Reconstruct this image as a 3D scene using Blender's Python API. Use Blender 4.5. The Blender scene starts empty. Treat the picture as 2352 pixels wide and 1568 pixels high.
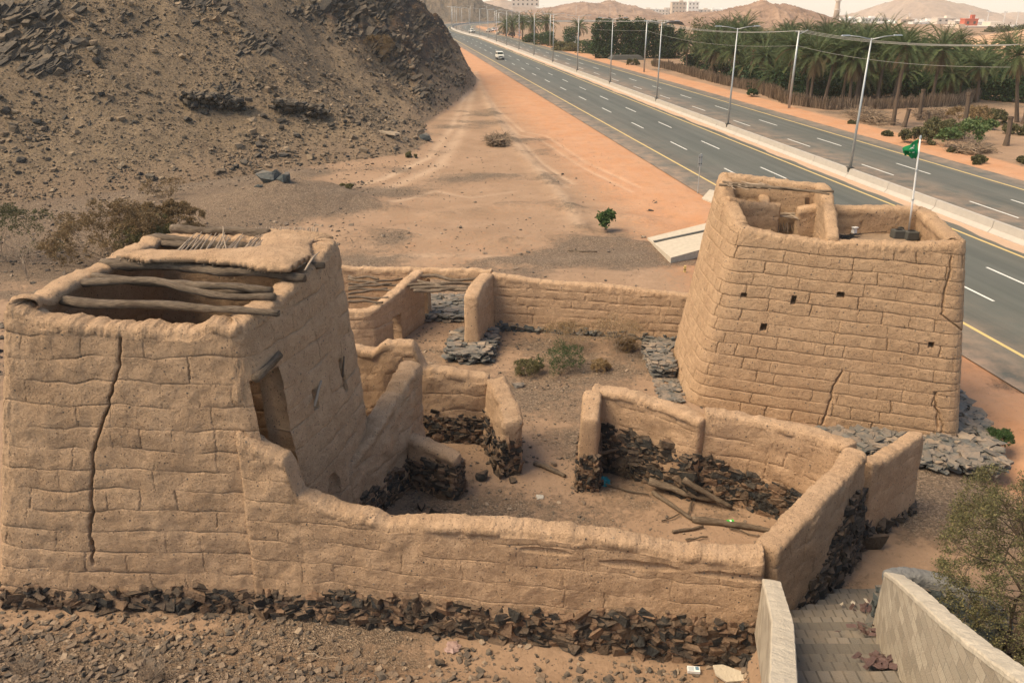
import bpy, bmesh, math, random
import numpy as np
from math import radians as R, pi, sin, cos, sqrt
scene = bpy.context.scene
COL = scene.collection
# ---------------------------------------------------------------- camera, world, sun, exposure
CAM_H = 14.0
PITCH = math.atan(779/1829.0)
cd = bpy.data.cameras.new('camera'); cam = bpy.data.objects.new('camera', cd); COL.objects.link(cam)
cam.location = (0, 0, CAM_H); cam.rotation_euler = (pi/2-PITCH, 0, 0)
cd.lens = 28; cd.sensor_width = 36; cd.clip_start = .1; cd.clip_end = 20000
scene.camera = cam
SUN_EL, SUN_AZ = R(56), R(-104)        # azimuth from +Y, negative = to the left
w = bpy.data.worlds.new("World"); scene.world = w; w.use_nodes = True
nt = w.node_tree; bg = nt.nodes['Background']
sky = nt.nodes.new('ShaderNodeTexSky'); sky.sky_type = 'NISHITA'; sky.sun_disc = False
sky.sun_elevation = SUN_EL; sky.sun_rotation = SUN_AZ
sky.air_density = 1.0; sky.dust_density = 2.0; sky.ozone_density = .8
tcw = nt.nodes.new('ShaderNodeTexCoord'); mpw = nt.nodes.new('ShaderNodeMapping'); mpw.inputs['Location'].default_value = (0, 0, .055)   # the plain falls away, so the sky starts below eye level
nt.links.new(tcw.outputs['Generated'], mpw.inputs[0]); nt.links.new(mpw.outputs[0], sky.inputs[0])
dst = nt.nodes.new('ShaderNodeMix'); dst.data_type = 'RGBA'; dst.blend_type = 'MULTIPLY'; dst.inputs[0].default_value = 1; dst.inputs[7].default_value = (1, .94, .83, 1)   # dusty, yellowish sky
nt.links.new(sky.outputs[0], dst.inputs[6]); nt.links.new(dst.outputs[2], bg.inputs[0]); bg.inputs[1].default_value = .145
sl = bpy.data.lights.new('sun', 'SUN'); sl.energy = 3.0; sl.angle = R(36); sl.color = (1, .82, .56)
so = bpy.data.objects.new('sun', sl); COL.objects.link(so)
from mathutils import Vector, Matrix
sd = Vector((sin(SUN_AZ)*cos(SUN_EL), cos(SUN_AZ)*cos(SUN_EL), sin(SUN_EL)))
so.rotation_euler = sd.to_track_quat('Z', 'Y').to_euler(); so.location = sd*60
scene.view_settings.view_transform = 'Standard'; scene.view_settings.look = 'None'
scene.view_settings.exposure = 0.77; scene.view_settings.gamma = 1
scene.render.engine = 'CYCLES'
# ---------------------------------------------------------------- numbers
FP = 1829.0; SP, CP = math.sin(PITCH), math.cos(PITCH)
def ray(px, py):
    a, b = px-1176, py-784
    return a, FP*CP-b*SP, -FP*SP-b*CP
def at(px, py, z=0.0):                 # picture point at a known height
    x, y, d = ray(px, py); t = (z-CAM_H)/d
    return (x*t, y*t, z)
def atY(px, py, Y):                    # picture point at a known depth
    x, y, d = ray(px, py); t = Y/y
    return (x*t, Y, CAM_H+d*t)
def h32(a):
    a = a.astype(np.uint32); a ^= a >> 16; a *= np.uint32(0x7feb352d); a ^= a >> 15; a *= np.uint32(0x846ca68b); a ^= a >> 16
    return a
def hsh(*k):                           # hash integer arrays to 0..1
    h = np.zeros(np.broadcast(*k).shape if len(k) > 1 else np.shape(k[0]), np.uint32)
    for i, q in enumerate(k): h = h32(h+np.asarray(q).astype(np.int64).astype(np.uint32)*np.uint32(0x9E3779B1)+np.uint32(i*7919+17))
    return h.astype(np.float64)/4294967296.0
def noise(x, y, z=0.0, seed=0):        # gradient noise, about -1..1
    x, y, z = np.broadcast_arrays(np.asarray(x, float), np.asarray(y, float), np.asarray(z, float))
    xi, yi, zi = np.floor(x), np.floor(y), np.floor(z); fx, fy, fz = x-xi, y-yi, z-zi
    xi, yi, zi = xi.astype(np.int64), yi.astype(np.int64), zi.astype(np.int64)
    u, v, w_ = [f*f*f*(f*(f*6-15)+10) for f in (fx, fy, fz)]
    def g(dx, dy, dz):
        with np.errstate(over='ignore'):
            h = h32(((xi+dx)*73856093 ^ (yi+dy)*19349663 ^ (zi+dz)*83492791 ^ (seed*2654435)).astype(np.uint32))
        a = (h & 1023)/1023.0*2*pi; c = ((h >> 10) & 1023)/511.5-1; s = np.sqrt(np.maximum(0, 1-c*c))
        return np.cos(a)*s*(fx-dx)+np.sin(a)*s*(fy-dy)+c*(fz-dz)
    L = lambda a, b, t: a+(b-a)*t
    return 1.6*L(L(L(g(0,0,0), g(1,0,0), u), L(g(0,1,0), g(1,1,0), u), v), L(L(g(0,0,1), g(1,0,1), u), L(g(0,1,1), g(1,1,1), u), v), w_)
def fbm(x, y, z=0.0, o=4, seed=0, rid=False, g=.5):
    s, a, n = 0, 1.0, 0
    for i in range(o):
        q = noise(x*2**i, y*2**i, np.asarray(z)*2**i, seed+i*31)
        s = s+a*((1-2*np.abs(q)) if rid else q); n += a; a *= g
    return s/n
def sst(a, b, x): t = np.clip((x-a)/(b-a), 0, 1); return t*t*(3-2*t)
def n1(u, seed=0): return noise(u, seed*3.17+.5, .5, seed)
# ---------------------------------------------------------------- materials
def new_mat(name):
    m = bpy.data.materials.new(name); m.use_nodes = True; t = m.node_tree; t.nodes.clear()
    o = t.nodes.new('ShaderNodeOutputMaterial'); b = t.nodes.new('ShaderNodeBsdfPrincipled')
    t.links.new(b.outputs[0], o.inputs[0]); b.inputs['Roughness'].default_value = .9
    b.inputs['Specular IOR Level'].default_value = .25
    return m, t, b
class G:
    def __init__(s, t): s.t = t; s.tc = None
    def n(s, ty, **k):
        q = s.t.nodes.new(ty)
        for a, v in k.items():
            if a[:2] == 'i_':
                q.inputs[int(a[2:]) if a[2:].isdigit() else a[2:].replace('_', ' ')].default_value = v
            else: setattr(q, a, v)
        return q
    def l(s, a, b): s.t.links.new(a, b)
    def obj(s, scale=None):
        if not s.tc: s.tc = s.n('ShaderNodeTexCoord')
        if scale is None: return s.tc.outputs['Object']
        m = s.n('ShaderNodeMapping'); m.inputs['Scale'].default_value = scale; s.l(s.tc.outputs['Object'], m.inputs[0]); return m.outputs[0]
    def noise(s, sc, det=4, rough=.55, vec=None, dist=0):
        q = s.n('ShaderNodeTexNoise'); q.inputs['Scale'].default_value = sc; q.inputs['Detail'].default_value = det
        q.inputs['Roughness'].default_value = rough; q.inputs['Distortion'].default_value = dist
        s.l(vec or s.obj(), q.inputs['Vector']); return q.outputs['Fac']
    def vor(s, sc, feat='F1', vec=None, out='Distance', rnd=1):
        q = s.n('ShaderNodeTexVoronoi', feature=feat); q.inputs['Scale'].default_value = sc; q.inputs['Randomness'].default_value = rnd
        s.l(vec or s.obj(), q.inputs['Vector']); return q.outputs[out]
    def rng(s, v, a, b, c=0, d=1):
        q = s.n('ShaderNodeMapRange'); q.inputs[1].default_value = a; q.inputs[2].default_value = b; q.inputs[3].default_value = c; q.inputs[4].default_value = d
        s.l(v, q.inputs[0]); return q.outputs[0]
    def mix(s, f, a, b, mode='MIX'):
        q = s.n('ShaderNodeMix', data_type='RGBA', blend_type=mode)
        for i, v in ((0, f), (6, a), (7, b)):
            if isinstance(v, (int, float)): q.inputs[i].default_value = v
            elif isinstance(v, tuple): q.inputs[i].default_value = v+(1,) if len(v) == 3 else v
            else: s.l(v, q.inputs[i])
        return q.outputs[2]
    def math(s, op, a, b=0.0, clamp=False):
        q = s.n('ShaderNodeMath', operation=op, use_clamp=clamp)
        for i, v in ((0, a), (1, b)):
            if isinstance(v, (int, float)): q.inputs[i].default_value = v
            else: s.l(v, q.inputs[i])
        return q.outputs[0]
    def ramp(s, v, st):
        q = s.n('ShaderNodeValToRGB'); e = q.color_ramp.elements
        while len(e) < len(st): e.new(.5)
        for i, (p, c) in enumerate(st): e[i].position = p; e[i].color = c+(1,)
        s.l(v, q.inputs[0]); return q.outputs[0]
    def attr(s, name, out='Fac'): return s.n('ShaderNodeAttribute', attribute_name=name).outputs[out]
    def bump(s, h, dist, strength=1, prev=None):
        q = s.n('ShaderNodeBump'); q.inputs['Strength'].default_value = strength; q.inputs['Distance'].default_value = dist
        s.l(h, q.inputs['Height'])
        if prev is not None: s.l(prev, q.inputs['Normal'])
        return q.outputs[0]
def plain(name, col, rough=.7, metal=0, bumps=None, var=.12, sc=3.0):
    m, t, b = new_mat(name); g = G(t)
    c = g.mix(g.noise(sc, 5, .6), tuple(x*(1-var) for x in col), tuple(min(1, x*(1+var)) for x in col)); g.l(c, b.inputs['Base Color'])
    b.inputs['Roughness'].default_value = rough; b.inputs['Metallic'].default_value = metal
    if bumps: g.l(g.bump(g.noise(bumps[0], 5, .65), bumps[1]), b.inputs['Normal'])
    return m
def mat_mud(name, c0, c1, peb=.5, fine=1.0):
    m, t, b = new_mat(name); g = G(t)
    big = g.noise(.55, 5, .6); mid = g.noise(4.5, 6, .65); fin = g.noise(38, 5, .7)
    c = g.mix(g.rng(big, .3, .7), c0, c1)
    c = g.mix(g.rng(mid, .42, .68, 0, .6), c, tuple(x*.76 for x in c0))
    c = g.mix(g.rng(g.noise(1.7, 7, .7), .48, .64, 0, .6), c, tuple(min(1, x*1.18) for x in c1))
    c = g.mix(g.rng(fin, .42, .68, 0, .7), c, tuple(min(1, x*1.3) for x in c1)); pit = g.rng(g.noise(24, 6, .8), .34, .41, 1, 0); c = g.mix(g.math('MULTIPLY', pit, .6), c, tuple(x*.5 for x in c0))
    # small stones and chaff set in the mud
    v = g.vor(6.5); k = g.vor(6.5, out='Color'); sep = g.n('ShaderNodeSeparateColor'); g.l(k, sep.inputs[0])
    pm = g.math('MULTIPLY', g.rng(v, .12, .2, 1, 0), g.rng(sep.outputs[0], 1-peb*.28, 1-peb*.27))
    pc = g.mix(sep.outputs[1], (.07, .07, .065), (.34, .27, .2))
    v2 = g.vor(16, vec=g.obj((1, 1, .6))); k2 = g.vor(16, vec=g.obj((1, 1, .6)), out='Color'); s2 = g.n('ShaderNodeSeparateColor'); g.l(k2, s2.inputs[0])
    pm2 = g.math('MULTIPLY', g.rng(v2, .16, .26, 1, 0), g.rng(s2.outputs[0], 1-peb*.42, 1-peb*.40))
    c = g.mix(g.math('MULTIPLY', pm2, .7), c, (.12, .085, .06)); c = g.mix(pm, c, pc)
    g.l(c, b.inputs['Base Color']); b.inputs['Roughness'].default_value = .95; b.inputs['Specular IOR Level'].default_value = .1
    n = g.bump(g.attr('joint'), .05, 1)
    n = g.bump(mid, .05*fine, 1, n); n = g.bump(fin, .045*fine, 1, n); n = g.bump(g.noise(14, 6, .75), .05, 1, n); n = g.bump(pit, -.03, 1, n); n = g.bump(pm, .015, .8, n); n = g.bump(g.math('SUBTRACT', 1.0, pm2), .012, .8, n)
    g.l(n, b.inputs['Normal']); return m
def mat_rock(name, st, sc=6.0, bump=.03, dust=(.33, .22, .14), dusty=.35):
    m, t, b = new_mat(name); g = G(t)
    c = g.ramp(g.attr('tint'), st); nn = g.noise(sc, 6, .65)
    c = g.mix(g.rng(nn, .3, .75, 0, .55), c, g.mix(.5, c, (.02, .02, .02)))
    ge = g.n('ShaderNodeNewGeometry'); s = g.n('ShaderNodeSeparateXYZ'); g.l(ge.outputs['Normal'], s.inputs[0])
    d = g.math('MULTIPLY', g.rng(s.outputs[2], .3, .95, 0, dusty), g.rng(g.noise(2.5, 4), .35, .6, .3, 1))
    c = g.mix(d, c, dust); g.l(c, b.inputs['Base Color']); b.inputs['Roughness'].default_value = .8
    g.l(g.bump(g.noise(sc*4, 6, .75), bump, 1, g.bump(g.noise(sc*1.2, 3, .5), bump*3)), b.inputs['Normal']); return m
def mat_wood(name, c0, c1):
    m, t, b = new_mat(name); g = G(t)
    uv = g.n('ShaderNodeTexCoord').outputs['UV']; mp = g.n('ShaderNodeMapping'); mp.inputs['Scale'].default_value = (1.6, 14, 1); g.l(uv, mp.inputs[0])
    a = g.noise(2.5, 6, .65, mp.outputs[0], .6); c = g.mix(g.rng(a, .38, .6), tuple(x*.7 for x in c0), c1)
    c = g.mix(g.rng(g.noise(1.3, 3), .4, .7, 0, .5), c, tuple(x*.6 for x in c0)); g.l(c, b.inputs['Base Color'])
    g.l(g.bump(a, .07), b.inputs['Normal']); return m
def mat_leaf(name, st, tr=.25):
    m, t, b = new_mat(name); g = G(t)
    c = g.ramp(g.attr('tint'), st); g.l(c, b.inputs['Base Color']); b.inputs['Roughness'].default_value = .6
    if tr:
        o = [n for n in t.nodes if n.type == 'OUTPUT_MATERIAL'][0]; tl = g.n('ShaderNodeBsdfTranslucent'); g.l(c, tl.inputs[0])
        mx = g.n('ShaderNodeMixShader'); mx.inputs[0].default_value = tr; g.l(b.outputs[0], mx.inputs[1]); g.l(tl.outputs[0], mx.inputs[2]); g.l(mx.outputs[0], o.inputs[0])
    return m
# ---------------------------------------------------------------- mesh kit
def wloc(o):
    v = Vector((0, 0, 0))
    while o: v = v+o.location; o = o.parent
    return v
class MB:
    def __init__(s): s.V, s.Q, s.T, s.A, s.U, s.n = [], [], [], [], [], 0
    def add(s, V, Q=None, T=None, tint=.5, uv=None):
        V = np.asarray(V, float).reshape(-1, 3)
        if Q is not None and len(Q): s.Q.append(np.asarray(Q, np.int64).reshape(-1, 4)+s.n)
        if T is not None and len(T): s.T.append(np.asarray(T, np.int64).reshape(-1, 3)+s.n)
        s.A.append(np.broadcast_to(np.asarray(tint, float), (len(V),))); s.U.append(np.zeros((len(V), 2)) if uv is None else np.asarray(uv, float)); s.V.append(V); s.n += len(V)
    def box(s, c, d, rz=0, tint=.5, taper=1.0, bev=0):
        x, y, z = d[0]/2, d[1]/2, d[2]/2; t = taper
        V = np.array([[-x,-y,-z],[x,-y,-z],[x,y,-z],[-x,y,-z],[-x*t,-y*t,z],[x*t,-y*t,z],[x*t,y*t,z],[-x*t,y*t,z]])
        a, b = cos(rz), sin(rz); V = np.stack([V[:,0]*a-V[:,1]*b, V[:,0]*b+V[:,1]*a, V[:,2]], 1)+np.array(c)
        s.add(V, [[0,3,2,1],[4,5,6,7],[0,1,5,4],[1,2,6,5],[2,3,7,6],[3,0,4,7]], tint=tint)
    def tube(s, P, r, n=8, tint=.5, caps=True, rough=0, seed=0):
        P = np.asarray(P, float); r = np.broadcast_to(np.asarray(r, float), (len(P),)); m = len(P)
        T = np.gradient(P, axis=0); T /= np.linalg.norm(T, axis=1)[:, None]+1e-9
        up = np.array([0, 0, 1.0]) if abs(T[:, 2]).mean() < .8 else np.array([1.0, 0, 0])
        A = np.cross(T, up); A /= np.linalg.norm(A, axis=1)[:, None]+1e-9; B = np.cross(T, A)
        a = np.linspace(0, 2*pi, n, endpoint=False)
        L = np.concatenate([[0], np.cumsum(np.linalg.norm(np.diff(P, axis=0), axis=1))])
        rr = r[:, None]*np.ones(n)
        if rough: rr = rr*(1+rough*noise(L[:, None]*3+seed*9.1, np.cos(a)*1.3, np.sin(a)*1.3, seed)+rough*.6*noise(L[:, None]*1.2+seed, np.cos(a)*4, np.sin(a)*4, seed+3))
        V = P[:, None]+rr[..., None]*(A[:, None]*np.cos(a)[None, :, None]+B[:, None]*np.sin(a)[None, :, None])
        i = np.arange(m-1)[:, None]; j = np.arange(n)[None]; k = (j+1) % n
        Q = np.stack([i*n+j, i*n+k, (i+1)*n+k, (i+1)*n+j], -1).reshape(-1, 4)
        uv = np.stack([np.repeat(L, n), np.tile(np.abs(a-pi)/pi, m)], 1); V = V.reshape(-1, 3); Tt = None
        if caps:
            V = np.concatenate([V, P[:1], P[-1:]]); c0, c1 = m*n, m*n+1; jj = np.arange(n); kk = (jj+1) % n
            Tt = np.concatenate([np.stack([kk, jj, jj*0+c0], 1), np.stack([(m-1)*n+jj, (m-1)*n+kk, jj*0+c1], 1)])
            uv = np.concatenate([uv, [[0, 0], [L[-1], 0]]])
        s.add(V, Q, Tt, tint, uv)
    def segs(s, P, Qp, r0, r1, tint=.5, n=3):      # many thin twigs at once
        P, Qp = np.asarray(P, float), np.asarray(Qp, float); N = len(P); T = Qp-P; T /= np.linalg.norm(T, axis=1)[:, None]+1e-9
        up = np.where(np.abs(T[:, 2:3]) < .9, [[0, 0, 1.0]], [[1.0, 0, 0]]); A = np.cross(T, up); A /= np.linalg.norm(A, axis=1)[:, None]+1e-9; B = np.cross(T, A)
        a = np.arange(n)*2*pi/n; ring = A[:, None]*np.cos(a)[None, :, None]+B[:, None]*np.sin(a)[None, :, None]
        r0, r1 = [np.broadcast_to(np.asarray(q, float), (N,))[:, None, None] for q in (r0, r1)]
        V = np.concatenate([P[:, None]+ring*r0, Qp[:, None]+ring*r1], 1).reshape(-1, 3)
        b = (np.arange(N)*2*n)[:, None, None]; j = np.arange(n)[None, :, None]; k = (j+1) % n
        Q = np.concatenate([b+j, b+k, b+n+k, b+n+j], 2).reshape(-1, 4)
        s.add(V, Q, tint=np.repeat(np.broadcast_to(np.asarray(tint, float), (N,)), 2*n))
    def inst(s, tpl, pos, sc, rot, tint):          # copies of little template meshes (V, T) joined
        pos = np.asarray(pos, float); N = len(pos); sc = np.asarray(sc, float); tint = np.broadcast_to(tint, (N,)); which = np.arange(N) % len(tpl)
        cx, sx, cy, sy, cz, sz = np.cos(rot[:,0]), np.sin(rot[:,0]), np.cos(rot[:,1]), np.sin(rot[:,1]), np.cos(rot[:,2]), np.sin(rot[:,2])
        M = np.empty((N, 3, 3))
        M[:,0,0]=cz*cy; M[:,0,1]=cz*sy*sx-sz*cx; M[:,0,2]=cz*sy*cx+sz*sx
        M[:,1,0]=sz*cy; M[:,1,1]=sz*sy*sx+cz*cx; M[:,1,2]=sz*sy*cx-cz*sx
        M[:,2,0]=-sy; M[:,2,1]=cy*sx; M[:,2,2]=cy*cx
        for w_, (V, T) in enumerate(tpl):
            k = np.where(which == w_)[0]
            if not len(k): continue
            W = np.einsum('nij,nvj->nvi', M[k], V[None]*sc[k][:, None, :])+pos[k][:, None, :]
            F = T[None]+(np.arange(len(k))*len(V))[:, None, None]
            if T.shape[1] == 3: s.add(W.reshape(-1, 3), None, F.reshape(-1, 3), np.repeat(tint[k], len(V)))
            else: s.add(W.reshape(-1, 3), F.reshape(-1, 4), None, np.repeat(tint[k], len(V)))
    def build(s, name, mat, parent=None, smooth=False, attrs=None):
        V = np.concatenate(s.V) if s.V else np.zeros((0, 3)); A = np.concatenate(s.A) if s.A else np.zeros(0); U = np.concatenate(s.U) if s.U else np.zeros((0, 2))
        Q = np.concatenate(s.Q) if s.Q else np.zeros((0, 4), np.int64); T = np.concatenate(s.T) if s.T else np.zeros((0, 3), np.int64)
        if parent is not None: V = V-np.array(wloc(parent))
        me = bpy.data.meshes.new(name); me.vertices.add(len(V)); me.vertices.foreach_set('co', V.astype(np.float32).ravel())
        lv = np.concatenate([Q.ravel(), T.ravel()]).astype(np.int32); me.loops.add(len(lv)); me.loops.foreach_set('vertex_index', lv)
        ls = np.concatenate([np.arange(len(Q))*4, len(Q)*4+np.arange(len(T))*3]).astype(np.int32); me.polygons.add(len(ls))
        me.polygons.foreach_set('loop_start', ls); me.polygons.foreach_set('loop_total', np.concatenate([np.full(len(Q), 4), np.full(len(T), 3)]).astype(np.int32))
        if smooth: me.polygons.foreach_set('use_smooth', np.ones(len(ls), bool))
        else: me.polygons.foreach_set('use_smooth', np.zeros(len(ls), bool))
        me.update(calc_edges=True)
        at_ = me.attributes.new('tint', 'FLOAT', 'POINT'); at_.data.foreach_set('value', A.astype(np.float32))
        for k, v in (attrs or {}).items():
            q = me.attributes.new(k, 'FLOAT', 'POINT'); q.data.foreach_set('value', np.asarray(v, np.float32))
        uvl = me.uv_layers.new(name='UVMap'); uvl.data.foreach_set('uv', U[lv].astype(np.float32).ravel())
        if mat: me.materials.append(mat)
        o = bpy.data.objects.new(name, me); COL.objects.link(o); o.parent = parent
        return o
def tag(o, label=None, cat=None, group=None, kind=None):
    for k, v in (('label', label), ('category', cat), ('group', group), ('kind', kind)):
        if v: o[k] = v
    return o
def thing(name, loc, label=None, cat=None, group=None):
    o = bpy.data.objects.new(name, None); COL.objects.link(o); o.location = loc; o.empty_display_size = .3
    return tag(o, label, cat, group)
def dup(o, parent=None):
    c = o.copy(); COL.objects.link(c); c.parent = parent
    for ch in list(o.children): dup(ch, c)
    return c
def place(proto, used, loc, rz=0, s=1.0, label=None, tilt=(0, 0)):
    o = proto if not used.get(proto.name) else dup(proto)
    used[proto.name] = 1
    o.location = loc; o.rotation_euler = (tilt[0], tilt[1], rz); o.scale = (s, s, s)
    if label: o['label'] = label
    return o
def rock_tpl(n, seed, flat=1.0):
    rs = random.Random(seed); out = []
    for k in range(n):
        bm = bmesh.new()
        for i in range(8):
            v = [(-1 if i >> b & 1 else 1)*.5*rs.uniform(.5, 1.0) for b in range(3)]; bm.verts.new((v[0]+rs.uniform(-.1, .1), v[1]+rs.uniform(-.1, .1), v[2]*flat))
        for i in range(rs.choice((1, 3, 4))):
            a, b = rs.uniform(0, 2*pi), rs.uniform(-.6, .6); bm.verts.new((cos(a)*.53, sin(a)*.53, b*flat*.8))
        g = bmesh.ops.convex_hull(bm, input=bm.verts[:]); bmesh.ops.delete(bm, geom=[v for v in bm.verts if not v.link_faces], context='VERTS')
        bmesh.ops.triangulate(bm, faces=bm.faces[:]); bm.verts.index_update(); bmesh.ops.recalc_face_normals(bm, faces=bm.faces[:])
        out.append((np.array([v.co[:] for v in bm.verts]), np.array([[v.index for v in f.verts] for f in bm.faces]))); bm.free()
    return out
ROCK = rock_tpl(14, 5); SLATE = rock_tpl(10, 9, .9); QUAD = [(np.array([[-.5,-.5,0],[.5,-.5,0],[.5,.5,0],[-.5,.5,0.]]), np.array([[0,1,2,3]]))]
LEAF = [(np.array([[0,0,0],[.35,.4,.06],[0,1,0],[-.35,.4,.06]]), np.array([[0,1,2,3]]))]
# ---------------------------------------------------------------- palette
M = {}
M['mud'] = mat_mud('mud', (.44, .282, .168), (.55, .371, .234), .7)
M['mud_tower'] = mat_mud('tower_mud', (.42, .266, .156), (.52, .348, .214), .9)
M['rubble'] = mat_rock('rubble', [(0, (.025, .028, .03)), (.35, (.06, .053, .044)), (.65, (.14, .095, .062)), (1, (.27, .165, .10))], 5, .05, (.30, .19, .115), dusty=.5)
M['slate'] = mat_rock('slate', [(0, (.05, .06, .06)), (.5, (.12, .13, .125)), (.85, (.2, .17, .14)), (1, (.34, .27, .2))], 6, .02, dusty=.3)
M['gravel'] = mat_rock('gravel', [(0, (.03, .033, .035)), (.4, (.09, .08, .066)), (.8, (.19, .14, .1)), (1, (.36, .28, .2))], 8, .02, dusty=.35)
M['wood'] = mat_wood('weathered_wood', (.13, .09, .06), (.37, .28, .195))
M['twig'] = plain('dry_twig', (.30, .23, .165), .9)
M['twig_dark'] = plain('dark_twig', (.11, .08, .055), .9)
M['bark'] = plain('bark', (.12, .085, .06), .95, 0, (9, .05), .35, 5)
M['metal'] = plain('galvanised_metal', (.42, .43, .42), .45, .5)
M['white_paint'] = plain('white_paint', (.72, .70, .66), .35)
M['black'] = plain('black_rubber', (.02, .02, .02), .7)
M['glass'] = plain('dark_glass', (.02, .035, .03), .08)
M['concrete'] = plain('concrete', (.40, .36, .31), .85, 0, (14, .02), .15, 2)
M['concrete_block'] = plain('concrete_block', (.38, .33, .27), .9, 0, (25, .03), .25, 3)

ORD = ['first','second','third','fourth','fifth','sixth','seventh','eighth','ninth','tenth','eleventh','twelfth','thirteenth','fourteenth','fifteenth','sixteenth','seventeenth','eighteenth']
# ---------------------------------------------------------------- terrain
def seg_dist(x, y, P):                 # distance to a polyline and position along it
    P = np.asarray(P, float); best = np.full(x.shape, 1e9); side = np.zeros(x.shape); along = np.zeros(x.shape); L = 0
    for a, b in zip(P[:-1], P[1:]):
        d = b-a; l = np.hypot(*d); t = np.clip(((x-a[0])*d[0]+(y-a[1])*d[1])/l**2, 0, 1)
        q = np.hypot(x-a[0]-t*d[0], y-a[1]-t*d[1]); s = np.sign(d[0]*(y-a[1])-d[1]*(x-a[0])); m = q < best
        best = np.where(m, q, best); side = np.where(m, s, side); along = np.where(m, L+t*l, along); L += l
    return best, side, along
TH = R(8.2); RS, RC = sin(TH), cos(TH)
def on_road(s, t): return (s*RC-t*RS, s*RS+t*RC)          # s across (right), t along
BAR = [on_road(38.6, t) for t in range(-60, 380, 20)]+[(-19.5, 388), (-29.5, 446), (-35, 492), (-37, 530), (-36.6, 560), (-33.5, 590), (-23, 622), (-6, 645), (25, 662), (70, 672), (130, 676), (240, 676)]
def smooth_line(P, step=4):
    P = np.asarray(P, float)
    for _ in range(3):
        q = [P[0]]
        for a, b in zip(P[:-1], P[1:]): q += [a*.75+b*.25, a*.25+b*.75]
        P = np.array(q+[P[-1]])
    L = np.concatenate([[0], np.cumsum(np.hypot(*np.diff(P, axis=0).T))]); u = np.arange(0, L[-1], step)
    C = np.stack([np.interp(u, L, P[:, 0]), np.interp(u, L, P[:, 1])], 1); T = np.gradient(C, axis=0); T /= np.hypot(*T.T)[:, None]
    return C, np.stack([T[:, 1], -T[:, 0]], 1), u          # centre, right normal, arc length
RC_, RN_, RU_ = smooth_line(BAR)
FOOT = [(-140, 20), (-70, 46), (-38, 58.5), (-28, 65), (-19, 73), (-10, 80), (-8.6, 88), (-10.5, 100), (-8, 125), (-6.2, 150), (-6.5, 162), (-12, 180), (-35, 215), (-80, 260), (-180, 300)]
def hill_d(x, y):
    b, s, a = seg_dist(x, y, FOOT); return b*s, a
def terrain(x, y, detail=True):
    d, al = hill_d(x, y)
    wob = 2.2*fbm(x*.07, y*.07, 0, 3, 11)
    dd = np.maximum(d+wob*sst(0, 8, d), 0)
    nose = sst(85, 150, y)*sst(-45, -20, x)
    sl = .34+.30*sst(4, 22, dd)+nose*(.75-.1*sst(6, 25, dd))
    hz = dd*sl*(1-.25*sst(30, 120, dd)); hz = np.where(hz > 34, 34+22*(1-np.exp(-(hz-34)/22)), hz)
    on = sst(0, 6, dd)
    big = sst(14, 40, dd)*.8+nose
    st = x*.55+y*.25                                          # tilted strata
    rg = fbm(st*.20+.6*noise(x*.05, y*.05), y*.05-x*.03, hz*.12, 5, 21, True)
    rk = (np.maximum(rg-.15, 0))*on
    rk = rk*np.clip(big+.15+1.5*fbm(x*.045, y*.045, 0, 3, 61), 0, 1)
    z = hz+on*(1.2*fbm(x*.05, y*.05, 0, 4, 3)+.40*fbm(x*.4, y*.4, hz*.3, 5, 5, g=.62))+rk*(2.3+2.0*nose)
    z = z+on*nose*.9*fbm(x*.22, y*.16, hz*.1, 5, 44, True, .6)
    # terrace cut into the slope
    z = z
    g = 1-on
    R0 = np.hypot(x, y)
    z = z+g*(.05*fbm(x*.4, y*.4, 0, 4, 7)+.06*fbm(x*.08, y*.08, 0, 3, 9)*sst(20, 50, R0)+.09*np.maximum(fbm(x*.25, y*.5, 0, 4, 17)-.15, 0)*sst(36, 44, y))
    # spoil mound with boulders
    m = np.exp(-(((x+17.0)/5.2)**2+((y-58.5)/4.2)**2)); z = z+g*1.9*m*(1+.25*fbm(x*.5, y*.5, 0, 3, 8))
    z = z+g*.5*np.exp(-(((x+9)/9)**2+((y-50)/2.5)**2))+g*.25*np.exp(-(((y-41-.1*x)/1.6)**2))*sst(-8, 0, x)*sst(14, 6, x)
    # the ground climbs toward the viewer
    f = np.maximum(14.2-.08*x-y, 0); zl = .30*f*sst(0, 1.5, f)
    zs = np.maximum(.5*(16.6-y)-.35, 0); zr = .30*np.maximum(17-y, 0)
    a = sst(5.0, 6.0, x); b = sst(7.4, 9.4, x-.2*(y-10))
    z = z+np.minimum((zl*(1-a)+zs*a*(1-b)+zr*b), 9)
    # berm and rubble round the yard, shallow ditch beside the road
    s = x*RC+y*RS; dr = s-23.8
    z = z-g*.55*np.exp(-((dr+4.2)/1.8)**2)*sst(60, 45, y)*sst(4, 14, x)
    z = z+np.where((dr > -1.5)&(R0 < 420), -.0, 0)
    z = z+.35*sst(56, 75, s)*fbm(x*.06, y*.06, 0, 3, 77)*sst(420, 300, y)
    # dune at the right and far plain
    z = z+14*np.exp(-(((x-205)/55)**2+((y-190)/38)**2))
    z = z-.0205*np.maximum(R0-640, 0)*(1-on*.0)
    z = z-.25*sst(0, 12, dr)*sst(30, 28, dr)*sst(600, 350, R0)      # bed under the asphalt
    return z, dd, on, rk
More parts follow.
